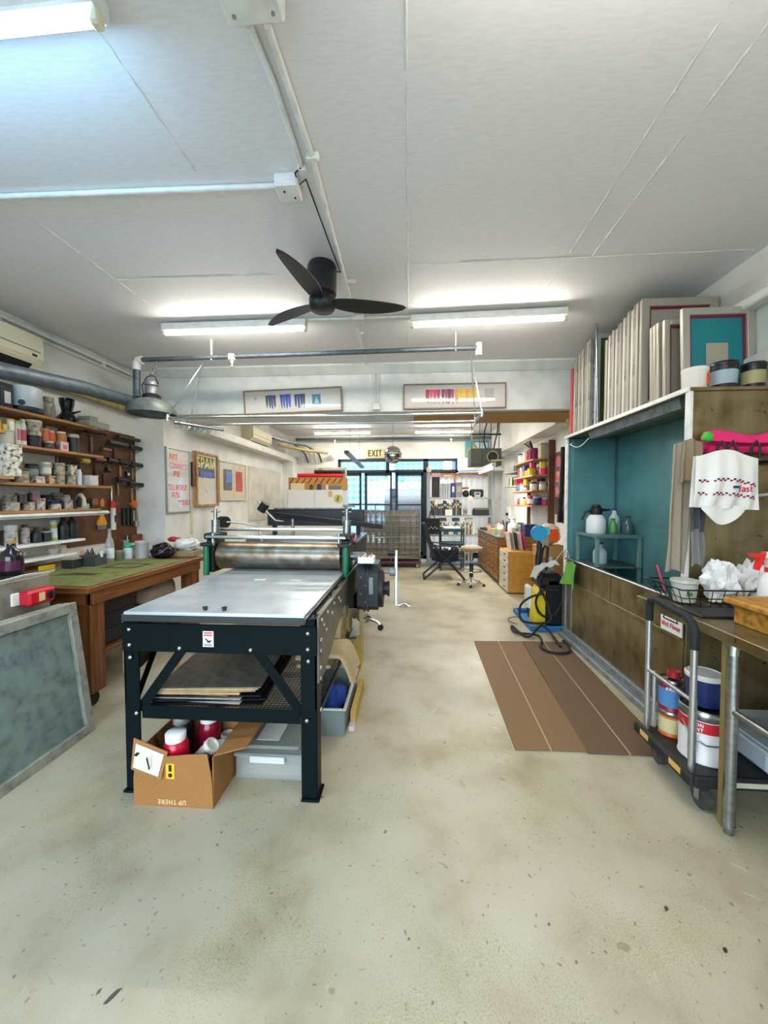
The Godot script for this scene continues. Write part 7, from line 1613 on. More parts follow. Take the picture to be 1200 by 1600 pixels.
	pw(hb, "bar", B.new().bar(on_d(541, 706, 6.0), on_d(566, 730, 7.6), 0.07, 0.05, 0.004), pl("5a646a", 0.4, 0.4))
	for t in [0.2, 0.8]:
		var p := on_d(541, 706, 6.0).lerp(on_d(566, 730, 7.6), t)
		pw(hb, "wire", B.new().cyl(p, Vector3(p.x, 2.949, p.z), 0.002, -1, 5), M.black)
	# pipes in the back corner
	var lagm := grained(Color("a8985c"), 0.8, 0.0, "dirt", Vector3(4, 4, 4))
	var bp := th("pipe_bundle", "bundle of curved conduits in the corner above the white cupboard", "pipes", v(-2.6, 2.3, 8.6))
	for i in 5: pw(bp, "conduit", B.new().tube([v(-2.9 + i * 0.045, 2.75 - i * 0.03, 7.53), v(-2.84 + i * 0.05, 2.74 - i * 0.03, 7.8), v(-2.72 + i * 0.1, 2.7 - i * 0.02, 8.6), v(-2.6 + i * 0.11, 2.5, 9.05), v(-2.55 + i * 0.11, 2.3, 9.15)], 0.022, 8), [M.white_paint, M.galvanised, M.cream, M.white_paint, M.galvanised][i])
	one("lagged_pipe", "yellowed lagged pipe crossing the back wall beside the bundle", "pipe", B.new().tube([v(-2.6, 2.5, 7.53), v(-2.35, 2.52, 8.5), v(-2.1, 2.52, 8.85), v(-1.93, 2.5, 8.98)], 0.032, 10), lagm)
	one("pipe_bend", "white end cap where the lagged pipe enters the back wall", "pipe", B.new().tube([v(-1.89, 2.5, 9.02), v(-1.84, 2.46, 9.08), v(-1.84, 2.4, 9.15)], 0.045, 10), M.white)
	var sp := th("sprinkler_pipe", "dark sprinkler pipe under the back room ceiling", "pipe", v(-0.3, 2.83, 8.9))
	pw(sp, "pipe", B.new().cyl(v(-2.68, 2.83, 8.95), v(1.84, 2.83, 8.95), 0.03, -1, 12), M.galvanised)
	for x in [-1.75, 0.95]: pw(sp, "head", B.new().lathe(v(x, 2.73, 8.95), [[0, 0], [0.03, 0.0], [0.01, 0.02], [0.012, 0.05], [0.03, 0.06], [0.03, 0.08]], 10), M.white)
	for x in [-2.2, -0.4, 1.4]: pw(sp, "hanger", B.new().bar(v(x, 2.86, 8.95), v(x, 2.949, 8.95), 0.03, 0.01), M.white)

# ---------- back room, aisle side ----------
func books(X0: float, X1: float, Y: float, D: float, hmin: float, hmax: float, cols: Array, place: String, seed_: int) -> void:
	var r := RandomNumberGenerator.new()
	r.seed = seed_
	var names := {"3a4034": "dark green", "8a8a6a": "khaki", "1f3a5a": "navy", "2a2426": "black", "6a2a34": "maroon", "b8a888": "tan", "d2cfc4": "white", "5a4636": "brown", "2a5a6a": "teal", "9a9a96": "grey", "c8c0a0": "cream"}
	var x := X0
	var count := 0
	while x < X1 - 0.03:
		var w := r.randf_range(0.022, 0.05)
		var h := r.randf_range(hmin, hmax)
		var c: String = cols[r.randi() % cols.size()]
		var o := th("book", "%s book, %s from the tote bag %s" % [names[c], nth(count), place], "book", v(x + w * 0.5, Y + 0.0006, D + 0.1), 0, "books " + place)
		pt(o, "cover", B.new().box(Vector3(0, h * 0.5, 0), Vector3(w - 0.002, h, 0.2), 0.002), pl(c, 0.6))
		pt(o, "pages", B.new().box(Vector3(0, h + 0.0004, -0.005), Vector3(w - 0.008, 0.001, 0.19)), pl("d2c9b0", 0.8))
		pt(o, "spine_label", B.new().box(Vector3(0, h * 0.7, 0.1006), Vector3(w * 0.6, h * 0.14, 0.001)), pl("c8c0a0" if c != "c8c0a0" else "5a4636", 0.6))
		x += w
		count += 1

func back_right() -> void:
	# steel bookshelf
	var bs := th("steel_bookshelf", "grey steel bookshelf in front of the curtained back window", "bookshelf", v(1.1, 0, 8.45))
	var gm: Material = pl("9aa0a0", 0.45, 0.3)
	for p in [[0.41, 8.3], [1.77, 8.3], [0.41, 8.66], [1.77, 8.66]]: pw(bs, "post", B.new().span(v(p[0] - 0.03, 0, p[1] - 0.02), v(p[0] + 0.03, 2.0, p[1] + 0.02), 0.003), gm)
	for y in [0.1, 0.66, 1.07, 1.46]: pw(bs, "shelf", B.new().span(v(0.44, y - 0.035, 8.29), v(1.74, y, 8.67), 0.003), gm)
	books(0.46, 1.12, 1.07, 8.33, 0.22, 0.34, ["3a4034", "8a8a6a", "1f3a5a", "2a2426", "3a4034", "5a4636"], "on the bookshelf's second board", 5)
	books(0.6, 1.42, 0.66, 8.33, 0.18, 0.28, ["6a2a34", "1f3a5a", "b8a888", "2a5a6a", "d2cfc4", "5a4636", "9a9a96", "c8c0a0"], "on the bookshelf's third board", 6)
	books(0.48, 1.4, 0.1, 8.33, 0.2, 0.3, ["9a9a96", "5a4636", "b8a888", "2a2426"], "on the bookshelf's bottom board", 7)
	var bx := func(called: String, label: String, cat: String, c: Vector3, s: Vector3, hex: String, extra := "") -> Node3D:
		var o := th(called, label, cat, c)
		pt(o, "body", B.new().box(Vector3(0, s.y * 0.5, 0), s, 0.005), pl(hex, 0.5))
		if extra: pt(o, "front_label", B.new().box(Vector3(0, s.y * 0.55, s.z * 0.5 + 0.001), Vector3(s.x * 0.6, s.y * 0.4, 0.002)), pl(extra, 0.6))
		return o
	bx.call("black_print", "tall black picture panel on the bookshelf's top board", "picture", v(0.56, 1.4606, 8.34), Vector3(0.17, 0.44, 0.02), "15100f", "3a1c1a")
	for i in 4: bx.call("magazine_file", "pale grey magazine file, %s from the black picture panel" % nth(i), "file", v(0.69 + 0.05 * i, 1.4606, 8.42), Vector3(0.045, 0.3, 0.22), "a9adb0").set_meta("group", "grey magazine files")
	bx.call("ring_binder", "blue and white ring binder on the bookshelf's top board", "binder", v(0.93, 1.4606, 8.42), Vector3(0.075, 0.31, 0.24), "1c3a86", "d6d4cc")
	bx.call("storage_case", "grey storage case with dark lid on the top board", "case", v(1.05, 1.4606, 8.42), Vector3(0.14, 0.32, 0.24), "7c7a72", "a39f92")
	one("clothes_pile", "pile of dark and coral clothes on the bookshelf's top board", "clothes", B.new().blob(v(1.21, 1.54, 8.43), Vector3(0.07, 0.075, 0.1), 0.3, 3, 2.0, 20, 1.4605), pl("2a2c30", 0.9))
	one("coral_scarf", "coral scarf on top of the dark clothes pile", "scarf", B.new().blob(v(1.21, 1.66, 8.43), Vector3(0.07, 0.03, 0.08), 0.4, 8, 2.0, 16, 1.64), pl("c05a54", 0.9))
	var ra := th("radio", "silver radio with black carrying bag on the bookshelf's top board", "radio", v(1.45, 1.4606, 8.4))
	pt(ra, "case", B.new().box(Vector3(0, 0.06, 0.02), Vector3(0.13, 0.11, 0.08), 0.008), pl("b9bbbb", 0.3, 0.4))
	pt(ra, "display", B.new().box(Vector3(0, 0.075, 0.062), Vector3(0.08, 0.03, 0.004)), M.black)
	pt(ra, "bag", B.new().box(Vector3(0, 0.09, -0.07), Vector3(0.3, 0.17, 0.08), 0.03), M.black)
	bx.call("black_case", "black case lying under an olive folder on the second board", "case", v(1.53, 1.0706, 8.44), Vector3(0.32, 0.12, 0.25), "1a1c1e")
	bx.call("olive_folder", "olive folder on top of the black case", "folder", v(1.54, 1.1908, 8.44), Vector3(0.3, 0.04, 0.24), "5a6a44")
	bx.call("white_card", "white and red card leaning on the second board's books", "card", v(0.84, 1.0706, 8.32), Vector3(0.15, 0.13, 0.008), "dcd6c8", "d9d2c4")
	bx.call("small_speaker", "small grey and red speaker beside the books", "speaker", v(1.2, 1.0706, 8.4), Vector3(0.08, 0.14, 0.1), "8a8688", "7a2a3c")
	for i in 3: bx.call("card_box", ["dark card box on the third board's books, bag side", "dark card box above the middle of the third board", "pale roll box above the third board's tan books"][i], "box", v(0.72 + 0.28 * i, 0.9415, 8.43), Vector3(0.15, 0.07, 0.16), ["4a4a44", "3a3834", "b8b09a"][i])
	one("paper_note", "cream paper note taped to the bookshelf's edge", "note", B.new().span(v(0.53, 1.3, 8.285), v(0.6, 1.42, 8.2895)), pl("d6cba4", 0.6))
	one("paper_plate", "oval paper plate hung on the bookshelf's top board", "plate", B.new().cyl(v(1.29, 1.44, 8.283), v(1.29, 1.44, 8.2895), 0.055, -1, 20), pl("cfc6b0", 0.6))
	one("pink_label", "pink label stuck over the black picture panel", "label", B.new().span(v(0.47, 1.91, 8.283), v(0.65, 1.98, 8.2795)), pl("d6a8a4", 0.6))
	var ln := pot("figurine", "small white figurine with dark head on the bookshelf's corner", "bottle", v(0.41, 2.0005, 8.3), 0.05, 0.15, pl("d2c9ae", 0.5), pl("d6d0b8", 0.5))
	ln.set_meta("category", "figurine")
	# curtain and rail
	one("curtain_rail", "orange-brown wooden curtain rail over the bookshelf", "rail", B.new().span(v(0.45, 1.97, 9.0), v(1.84, 2.02, 9.04), 0.003).span(v(1.02, 1.2, 9.0), v(1.06, 1.969, 9.03), 0.003).span(v(1.8, 1.97, 9.04), v(1.84, 2.02, 9.199)).span(v(0.46, 1.97, 9.04), v(0.5, 2.02, 9.17)), pl("a8692c", 0.6))
	var cm := base(Color("f2f0ec"), 0.9)
	cm.backlight_enabled = true
	cm.backlight = Color(0.95, 0.92, 0.88)
	one("curtain", "thin white curtain glowing behind the bookshelf", "curtain", B.new().sheet(60, 2, func(u, q): return v(lerpf(0.46, 1.82, u), lerpf(0.35, 1.965, q), 9.06 + 0.018 * sin(u * 70.0)), 0.002), cm)
	one("white_hood", "white sloping panel over the flat file cabinet", "panel", B.new().prism([Vector2(1.1, 2.08), Vector2(2.14, 2.08), Vector2(2.14, 2.12), Vector2(1.75, 2.36), Vector2(1.1, 2.36)], 0.03, v(0, 0, 9.0)), M.white_paint)
	pt(get_node("white_hood"), "bracket", B.new().span(v(1.2, 2.2, 9.015), v(1.25, 2.25, 9.199)).span(v(1.7, 2.2, 9.015), v(1.75, 2.25, 9.199)), M.white_paint)
	tube_light("tube_light", "lit fluorescent lamp slung low over the flat file cabinet", v(1.35, 1.945, 7.58), v(1.35, 1.945, 6.3), 1.2)
	var lw: Node3D = get_node("tube_light_008")
	for t in [0.2, 0.8]: pw(lw, "wire", B.new().cyl(v(1.35, 2.005, 7.58).lerp(v(1.35, 2.005, 6.3), t), v(1.35, 2.949, lerpf(7.58, 6.3, t)), 0.003, -1, 5), M.black)
	# hung exhaust fan
	var ef := th("exhaust_fan", "dark metal exhaust fan box hung on rods over the bookshelf", "fan", v(1.5, 2.0, 7.4))
	pw(ef, "box", B.new().span(v(1.2, 2.08, 7.7), v(1.8, 2.42, 8.1), 0.01), pl("4a5048", 0.5, 0.3))
	pw(ef, "fan_ring", B.new().lathe(v(1.62, 2.25, 7.7), [[0.09, 0.0], [0.12, 0.0], [0.12, 0.04], [0.09, 0.04]], 24, Basis(Vector3(1, 0, 0), PI / 2)), pl("8a8a7c", 0.5))
	pw(ef, "fan_hub", B.new().cyl(v(1.62, 2.25, 7.65), v(1.62, 2.25, 7.7), 0.07, -1, 18), M.black)
	pw(ef, "wooden_bar", B.new().span(v(1.55, 2.16, 7.6), v(1.84, 2.19, 7.63), 0.003).span(v(1.56, 2.16, 7.63), v(1.58, 2.19, 7.7)), pl("a89a74", 0.6))
	for x in [1.24, 1.4, 1.62, 1.78]: pw(ef, "rod", B.new().cyl(v(x, 2.42, 7.85), v(x, 2.949, 7.85), 0.009, -1, 8), pl("5a5a52", 0.5))
	pw(ef, "top_bar", B.new().span(v(1.2, 2.7, 7.83), v(1.82, 2.73, 7.87), 0.003), M.black)
	for i in 3: pw(ef, "hose", B.new().tube([v(1.3 + 0.2 * i, 2.93, 7.6), v(1.2 + 0.25 * i, 2.75, 7.62), v(1.22 + 0.22 * i, 2.55, 7.65), v(1.35 + 0.15 * i, 2.4, 7.72)], 0.014, 8), [pl("a89274", 0.6), M.black, M.black][i])
	one("wall_painting", "blue and green painting high on the back wall beside the fan", "painting", B.new().span(v(1.3, 2.42, 9.16), v(1.84, 2.78, 9.199), 0.004), pl("5a9aa8", 0.6))
	pt(get_node("wall_painting"), "green_patch", B.new().prism([Vector2(1.32, 2.44), Vector2(1.6, 2.46), Vector2(1.55, 2.65), Vector2(1.36, 2.6)], 0.002, v(0, 0, 9.158)), pl("a8b04a", 0.6))
	pt(get_node("wall_painting"), "pale_patch", B.new().prism([Vector2(1.6, 2.6), Vector2(1.8, 2.55), Vector2(1.82, 2.74), Vector2(1.5, 2.75)], 0.002, v(0, 0, 9.158)), pl("b8d2d6", 0.6))
	# flat file cabinet with the green glass worktop
	var ff := th("flat_file", "long wooden flat file cabinet with many shallow drawers", "cabinet", v(1.8, 0, 7.4))
	pw(ff, "carcass", B.new().span(v(1.47, 0.06, 6.42), v(2.148, 0.775, 8.28), 0.004), M.oak)
	pw(ff, "plinth", B.new().span(v(1.52, 0, 6.46), v(2.14, 0.06, 8.25)), M.black)
	pw(ff, "worktop", B.new().span(v(1.44, 0.776, 6.4), v(2.148, 0.8, 8.28), 0.004), pl("5c6e64", 0.25))
	for c in 3:
		for rr in 6:
			var dw := pw(ff, "drawer", B.new().span(v(1.452, 0.075 + rr * 0.116, 6.44 + c * 0.615), v(1.47, 0.18 + rr * 0.116, 7.04 + c * 0.615), 0.003), M.oak)
			pt(dw, "pull", B.new().span(v(1.444, 0.118 + rr * 0.116, 6.7 + c * 0.615), v(1.452, 0.138 + rr * 0.116, 6.78 + c * 0.615), 0.002), pl("3a2a1a", 0.5))
	for rr in 6: pw(ff, "end_board", B.new().span(v(1.49, 0.08 + rr * 0.116, 6.408), v(1.8, 0.185 + rr * 0.116, 6.4195), 0.003), M.oak)
	var sc := th("small_cabinet", "small plywood cabinet with white drawer fronts on its aisle side", "cabinet", v(1.66, 0, 6.05))
	pw(sc, "carcass", B.new().span(v(1.475, 0.015, 5.83), v(1.85, 0.635, 6.34), 0.004), M.ply)
	for i in 6:
		var dw := pw(sc, "drawer", B.new().span(v(1.46, 0.03 + i * 0.1, 5.835), v(1.475, 0.122 + i * 0.1, 6.33), 0.002), pl("cfc9b4", 0.5))
		pt(dw, "slot", B.new().span(v(1.458, 0.07 + i * 0.1, 5.95), v(1.4605, 0.09 + i * 0.1, 6.05)), M.black)
	pw(sc, "foot", B.new().span(v(1.5, 0, 5.86), v(1.83, 0.015, 6.3)), M.black)
	for i in 5: one("magazine", ["white magazine leaning in the row on the small cabinet", "grey striped magazine leaning in the row on the small cabinet", "black-edged magazine leaning in the row on the small cabinet", "pale magazine leaning in the row on the small cabinet", "magenta magazine leaning in the row on the small cabinet"][i], "magazine", B.new().box(v(1.54 + i * 0.055, 0.772, 6.1), Vector3(0.014, 0.27, 0.22), 0.002, Basis(Vector3(0, 0, 1), 0.14)), pl(["d6d4cc", "9a9a98", "3a3234", "c8c4ba", "a81c5a"][i], 0.5))
	bkt("cardboard_box", "tan cardboard box standing behind the pressure washer", v(1.95, 0.0, 5.5), Vector3(0.34, 0.62, 0.3), M.card)
	bkt("cardboard_box", "flat pale cardboard box on top of the tan one", v(1.95, 0.621, 5.5), Vector3(0.36, 0.16, 0.3), pl("a8814c", 0.8))
	one("shopping_bag", "white and orange shopping bag slumped on the pale cardboard box", "bag", B.new().blob(v(1.95, 0.93, 5.5), Vector3(0.14, 0.15, 0.11), 0.3, 5, 1.8, 24, 0.7825), pl("d6c8b4", 0.6))
	pt(get_node("shopping_bag"), "orange_panel", B.new().box(v(1.96, 0.93, 5.365), Vector3(0.12, 0.16, 0.02), 0.004), pl("e85a14", 0.5))
	one("grey_board", "grey corrugated board leaning beside the shopping bag", "board", B.new().box(v(1.84, 0.913, 5.362), Vector3(0.11, 0.262, 0.015), 0.002), pl("a89a88", 0.8))
	# things on the worktop, placed where their feet meet it
	for e in [["jar", 1.5, 7.35, 0.035, 0.15, "d98a70", "d06a4c", "peach bottle at the worktop's aisle edge"], ["tub", 1.5, 6.95, 0.06, 0.1, "b8b48c", "aaa67c", "olive tub on the worktop"], ["tub", 1.58, 6.8, 0.05, 0.1, "c2b49a", "b8a484", "beige tub on the worktop"], ["bottle", 1.63, 7.0, 0.045, 0.19, "d9d4d2", "c8506a", "white bottle with pink cap on the worktop"], ["bottle", 1.82, 6.9, 0.09, 0.29, "dcdad4", "d2d0c8", "big white jug on the worktop"], ["bottle", 1.68, 7.2, 0.06, 0.2, "d6c8c4", "b83a4a", "pinkish bottle beside the white jug"], ["tub", 1.8, 6.7, 0.06, 0.13, "9aa29a", "8f978f", "grey tub behind the orange tray"], ["tub", 1.72, 7.5, 0.08, 0.13, "b8b49c", "a8a48c", "wide putty-coloured tub by the shelves"]]:
		pot("worktop_" + {"jar": "jar", "tub": "tub", "bottle": "bottle"}[e[0]], e[7], e[0], v(e[1], 0.8008, e[2]), e[3], e[4], pl(e[5], 0.4), pl(e[6], 0.4))
	one("orange_tray", "bright orange plastic tray at the worktop's near end", "tray", B.new().span(v(1.58, 0.801, 6.45), v(1.8, 0.865, 6.62), 0.012), pl("f04a14", 0.45))
	one("cutting_tray", "dark tray with papers at the far end of the worktop", "tray", B.new().span(v(1.47, 0.801, 7.85), v(1.75, 0.83, 8.15), 0.006), M.black)
	bkt("blue_crate", "dark blue crate under the ink pot shelves", v(2.0, 0.801, 6.55), Vector3(0.2, 0.2, 0.2), pl("1c2350", 0.5))
	for i in 6: pot("worktop_can", ["dented grey can in the heap under the ink pot shelves", "white can in the heap under the ink pot shelves", "black can in the heap under the ink pot shelves", "yellowish can in the heap under the ink pot shelves", "silver can in the heap under the ink pot shelves", "dark green can in the heap under the ink pot shelves"][i], "tin", v(2.03 - 0.1 * (i % 2), 0.801, 6.85 + 0.16 * i), 0.055, 0.13 + 0.03 * (i % 3), pl(["8a8a84", "cfccc4", "23262a", "a89a5c", "a9acac", "2f3a30"][i], 0.45), pl(["a9a9a2", "d9d6ce", "3a3c3c", "b8aa6c", "b9bcbc", "4a524a"][i], 0.45))
	for i in 8: pot("cleaning_bottle", "%s bottle standing among the cans under the ink pot shelves" % ["white capped", "clear tall", "brown glass", "pale blue", "yellow nozzle", "grey squat", "dark green", "cream spouted"][i], ["bottle", "jar", "bottle", "can"][i % 4], v(1.85 - 0.05 * (i % 2), 0.8008, 7.2 + 0.09 * i) if i > 4 else v(2.06, 0.8008, 7.86 + 0.075 * i), 0.03, [0.2, 0.26, 0.18, 0.22, 0.2, 0.15, 0.24, 0.17][i], pl(["dcdad4", "b8bcb8", "5a3a20", "9ab4c4", "d2c8a0", "8a8a86", "2f4a38", "d6cfae"][i], 0.35), pl(["c8506a", "d6d4cc", "23262a", "2a4a8a", "e0b81c", "3a3a3a", "d6d4cc", "a8522c"][i], 0.4))
	# white wall box with sockets
	one("wall_socket", "white socket panel with black plug beside the worktop", "socket", B.new().span(v(2.1, 1.0, 8.3), v(2.149, 1.25, 8.5), 0.004), M.white)
	pt(get_node("wall_socket"), "plug", B.new().cyl(v(2.06, 1.1, 8.38), v(2.1, 1.1, 8.38), 0.03, -1, 14), M.black)
	# ink pot shelves on the right wall
	var ps := th("ink_pot_shelves", "wooden wall shelves crowded with bright ink pots", "shelves", v(2.0, 1.3, 6.5))
	pw(ps, "upright", B.new().span(v(2.06, 0.9, 5.86), v(2.148, 2.3, 5.9), 0.003), M.wood_dark)
	var ys := [2.03, 1.79, 1.56, 1.325]
	for y in ys: pw(ps, "board", B.new().span(v(1.84, y - 0.025, 5.92), v(2.148, y, 7.0), 0.003), M.wood)
	for y in [1.93, 1.67]: pw(ps, "side_board", B.new().span(v(1.9, y - 0.02, 7.05), v(2.148, y, 7.9), 0.003), pl("a89a84", 0.6))
	pw(ps, "far_upright", B.new().span(v(2.1, 0.95, 7.0), v(2.148, 2.1, 7.05), 0.003), M.wood_dark)
	var X := 1.94
	var ink := func(y: float, list: Array) -> void: # [kind, depth, radius, height, body, lid, label, x]
		for e in list: pot("ink_pot", e[6] + " on the ink pot shelves", e[0], v(e[7] if e.size() > 7 else X, y + 0.0008, e[1]), e[2], e[3], mt(e[4]), mt(e[5]), pl("d6d4cc", 0.6) if e[4] in ["1a1c20", "9a1c2a"] else null)
	ink.call(2.03, [["tin", 6.2, 0.09, 0.17, "a01c5c", "8a1450", "magenta ribbed bucket, topmost"], ["jar", 6.45, 0.05, 0.13, "c9523c", "c04a3a", "red-orange jar, topmost board"], ["can", 6.62, 0.045, 0.2, "cfcdc8", "bdbbb4", "tall grey-white can, topmost board"], ["tub", 6.8, 0.07, 0.17, "d2d0cc", "23262c", "white tub with dark lid, topmost board"], ["box", 6.02, 0.07, 0.24, "b8b49a", "aaa68c", "cream carton at the near end, topmost", 2.04]])
	var bk: Node3D = null
	for c in get_children():
		if c.has_meta("label") and str(c.get_meta("label")).begins_with("magenta ribbed"): bk = c
	for i in 8: pt(bk, "stripe", B.new().box(Vector3(0.088 * cos(i * 0.785), 0.07, 0.088 * sin(i * 0.785)), Vector3(0.012, 0.12, 0.012), 0, Basis(Vector3.UP, -i * 0.785)), pl("5a1038", 0.5))
	ink.call(1.79, [["tub", 6.0, 0.055, 0.1, "e0345a", "d84a6a", "pink-red pot under a yellow one", 2.02], ["tub", 6.28, 0.065, 0.12, "d9b41c", "c9a41a", "mustard yellow pot, second board"], ["tub", 6.48, 0.045, 0.1, "e0b81c", "d9ac1a", "small yellow pot, second board"], ["tub", 6.62, 0.05, 0.1, "d06a4a", "c85a3c", "salmon pot, second board"], ["tub", 6.78, 0.05, 0.09, "e0a08a", "d99a84", "peach pot, second board"], ["tub", 6.92, 0.04, 0.17, "8a1c2c", "9a2434", "crimson pot, second board"]])
	pot("ink_pot", "yellow pot stacked on the pink-red one of the ink pot shelves", "tub", v(2.02, 1.891, 6.0), 0.052, 0.095, pl("e0c81c", 0.4), pl("d9c01a", 0.4))
	pot("ink_pot", "magenta pot stacked on the mustard one of the ink pot shelves", "tub", v(1.96, 1.911, 6.28), 0.055, 0.09, pl("b82a6a", 0.4), pl("a8245c", 0.4))
	pot("ink_pot", "blue pot stacked on the salmon one of the ink pot shelves", "tub", v(1.94, 1.891, 6.62), 0.045, 0.09, pl("1c2a8a", 0.4), pl("18247a", 0.4))
	pot("ink_pot", "pale green pot stacked on the peach one of the ink pot shelves", "tub", v(1.94, 1.881, 6.78), 0.045, 0.08, pl("a8c4a8", 0.4), pl("b8d0b8", 0.4))
	ink.call(1.56, [["jar", 6.02, 0.055, 0.12, "b8b49c", "8a8470", "beige jar at the near end, third board", 2.03], ["jar", 6.18, 0.055, 0.13, "cfc8b4", "1a1c20", "white jar with black lid, third board"], ["tub", 6.36, 0.05, 0.1, "2a3a3c", "23302f", "dark teal pot, third board"], ["jar", 6.56, 0.05, 0.09, "9a1c2a", "a8242f", "dark red jar, third board"], ["jar", 6.74, 0.05, 0.13, "d6cfd0", "c8405a", "white and red jar, third board"], ["jar", 6.92, 0.045, 0.12, "2a5a9a", "244e88", "steel-blue jar, third board"]])
	var fr := RandomNumberGenerator.new()
	fr.seed = 31
	for y in ys:
		for i in 7:
			var c: String = ["8a1c2c", "d9b41c", "23262c", "cfccc4", "1c3a6a", "b8508a", "4a6a3c", "c9643c"][fr.randi() % 8]
			pot("stored_pot", "%s pot, %s from the upright, back row of %s ink pot board" % [{"8a1c2c": "dark red", "d9b41c": "yellow", "23262c": "black", "cfccc4": "white", "1c3a6a": "navy", "b8508a": "pink", "4a6a3c": "green", "c9643c": "orange"}[c], nth(i), nth(ys.find(y))], ["tub", "jar"][fr.randi() % 2], v(2.098, y + 0.0008, 6.13 + 0.125 * i), 0.042, fr.randf_range(0.11, 0.19), pl(c, 0.4), pl(["d6d4cc", "1a1c20", c][fr.randi() % 3], 0.4), null, "back row pots of the ink pot shelves")
	pot("ink_pot", "yellow squeeze jar stacked on the dark red one of the ink pot shelves", "jar", v(1.94, 1.652, 6.56), 0.045, 0.1, pl("e0c41c", 0.4), pl("e8cc24", 0.4))
	ink.call(1.325, [["jar", 6.04, 0.05, 0.14, "1c3a6a", "9aa4ac", "navy jar with grey lid, lowest board"], ["jar", 6.24, 0.075, 0.15, "9a1c2a", "a81c2c", "large crimson jar, lowest board"], ["jar", 6.44, 0.045, 0.13, "e07a2c", "d9d4cc", "orange jar with white lid, lowest board"], ["jar", 6.6, 0.045, 0.13, "e8d054", "1a1c20", "yellow jar with black lid, lowest board"], ["jar", 6.76, 0.045, 0.1, "d2cfca", "c8c4be", "white jar, lowest board"], ["jar", 6.9, 0.05, 0.11, "c81c3a", "d22a44", "bright red jar, lowest board"]])
	for i in 5: one("shelf_book", ["green booklet on the far side boards", "white booklet on the far side boards", "black booklet on the far side boards", "brown box file on the far side boards", "red booklet on the far side boards"][i], "booklet", B.new().box(v(2.03, 1.6712 + 0.08, 7.7 - i * 0.13), Vector3(0.18, 0.16, 0.04), 0.003), pl(["6a9a3c", "d6d4cc", "23262a", "8a5a2c", "b01c3a"][i], 0.5))
	bkt("plastic_bin", "grey plastic bin on the upper far side board", v(2.03, 1.9305, 7.3), Vector3(0.16, 0.14, 0.2), pl("4a4e48", 0.5))
	var pd := th("power_tools", "bundle of dark cables and pipe on top of the magenta bucket shelf", "cables", v(2.0, 2.29, 6.3))
	for i in 4: pw(pd, "cable", B.new().tube([v(1.9, 2.23, 6.18 + 0.03 * i), v(1.88 - 0.03 * i, 2.3, 6.2 + 0.03 * i), v(1.9, 2.34, 6.25), v(1.93, 2.23, 6.22 + 0.02 * i)], 0.012, 6), [M.black, M.galvanised_light, M.black, M.white][i])
	pw(pd, "coil_base", B.new().cyl(v(1.94, 2.202, 6.2), v(1.94, 2.217, 6.2), 0.06, -1, 14), M.black)
	# red stickers panel and hanging black plastic by the booth's far end
	one("sticker_panel", "narrow panel with red stickers beside the ink pot shelves", "panel", B.new().span(v(2.13, 1.2, 5.55), v(2.149, 2.1, 5.8), 0.002), pl("4a3226", 0.7))
	for i in 3: pt(get_node("sticker_panel"), "sticker", B.new().span(v(2.124, 1.45 + i * 0.22, 5.6), v(2.13, 1.6 + i * 0.22, 5.76)), pl(["a83a34", "c8484a", "b01c28"][i], 0.5))
	one("black_plastic", "long black plastic sheet hanging beside the sticker panel", "sheet", B.new().sheet(8, 20, func(u, q): return v(2.07 - 0.04 * sin(u * 9.0 + q * 3.0), lerpf(1.1, 2.12, q), 5.2 + 0.25 * u), 0.008), pl("14161a", 0.2))
	one("paper_bag", "paper bag with orange fruit print hanging below the black plastic", "bag", B.new().blob(v(2.07, 1.08, 5.08), Vector3(0.06, 0.13, 0.06), 0.3, 7, 2.0, 16), pl("b8843c", 0.7))
	one("dark_jacket", "dark jacket with red collar hanging at the booth's far end", "jacket", B.new().blob(v(2.0, 0.98, 4.75), Vector3(0.11, 0.28, 0.13), 0.3, 7, 1.6, 24), pl("1a1c24", 0.85))
	pt(get_node("dark_jacket"), "collar", B.new().blob(v(1.96, 1.22, 4.72), Vector3(0.05, 0.035, 0.05), 0.2, 3, 2.0, 12), pl("b82a2c", 0.7))
	pt(get_node("dark_jacket"), "hanger", B.new().bar(v(2.0, 1.2, 4.75), v(2.149, 1.3, 4.75), 0.012, 0.012), M.black)
	# stool
	var sl := th("swivel_stool", "round beige swivel stool with chrome foot ring", "stool", v(1.02, 0, 6.4))
	pt(sl, "seat", B.new().lathe(Vector3(0, 0.57, 0), [[0, 0], [0.16, 0], [0.185, 0.025], [0.185, 0.05], [0.165, 0.07], [0, 0.075]], 32), grained(Color("a8967a"), 0.7, 0.0, "cloth", Vector3(4, 4, 4)))
	pt(sl, "column", B.new().cyl(Vector3(0, 0.33, 0), Vector3(0, 0.57, 0), 0.018, -1, 14), M.chrome)
	pt(sl, "sleeve", B.new().cyl(Vector3(0, 0.14, 0), Vector3(0, 0.36, 0), 0.033, -1, 16), M.black)
	var rg := []
	for i in 28: rg.append(Vector3(cos(TAU * i / 28) * 0.17, 0.24, sin(TAU * i / 28) * 0.17))
	pt(sl, "foot_ring", B.new().tube(rg, 0.011, 8, true), M.chrome)
	for i in 4: pt(sl, "ring_spoke", B.new().cyl(Vector3(cos(i * PI / 2) * 0.03, 0.22, sin(i * PI / 2) * 0.03), Vector3(cos(i * PI / 2) * 0.165, 0.238, sin(i * PI / 2) * 0.165), 0.007, -1, 6), M.chrome)
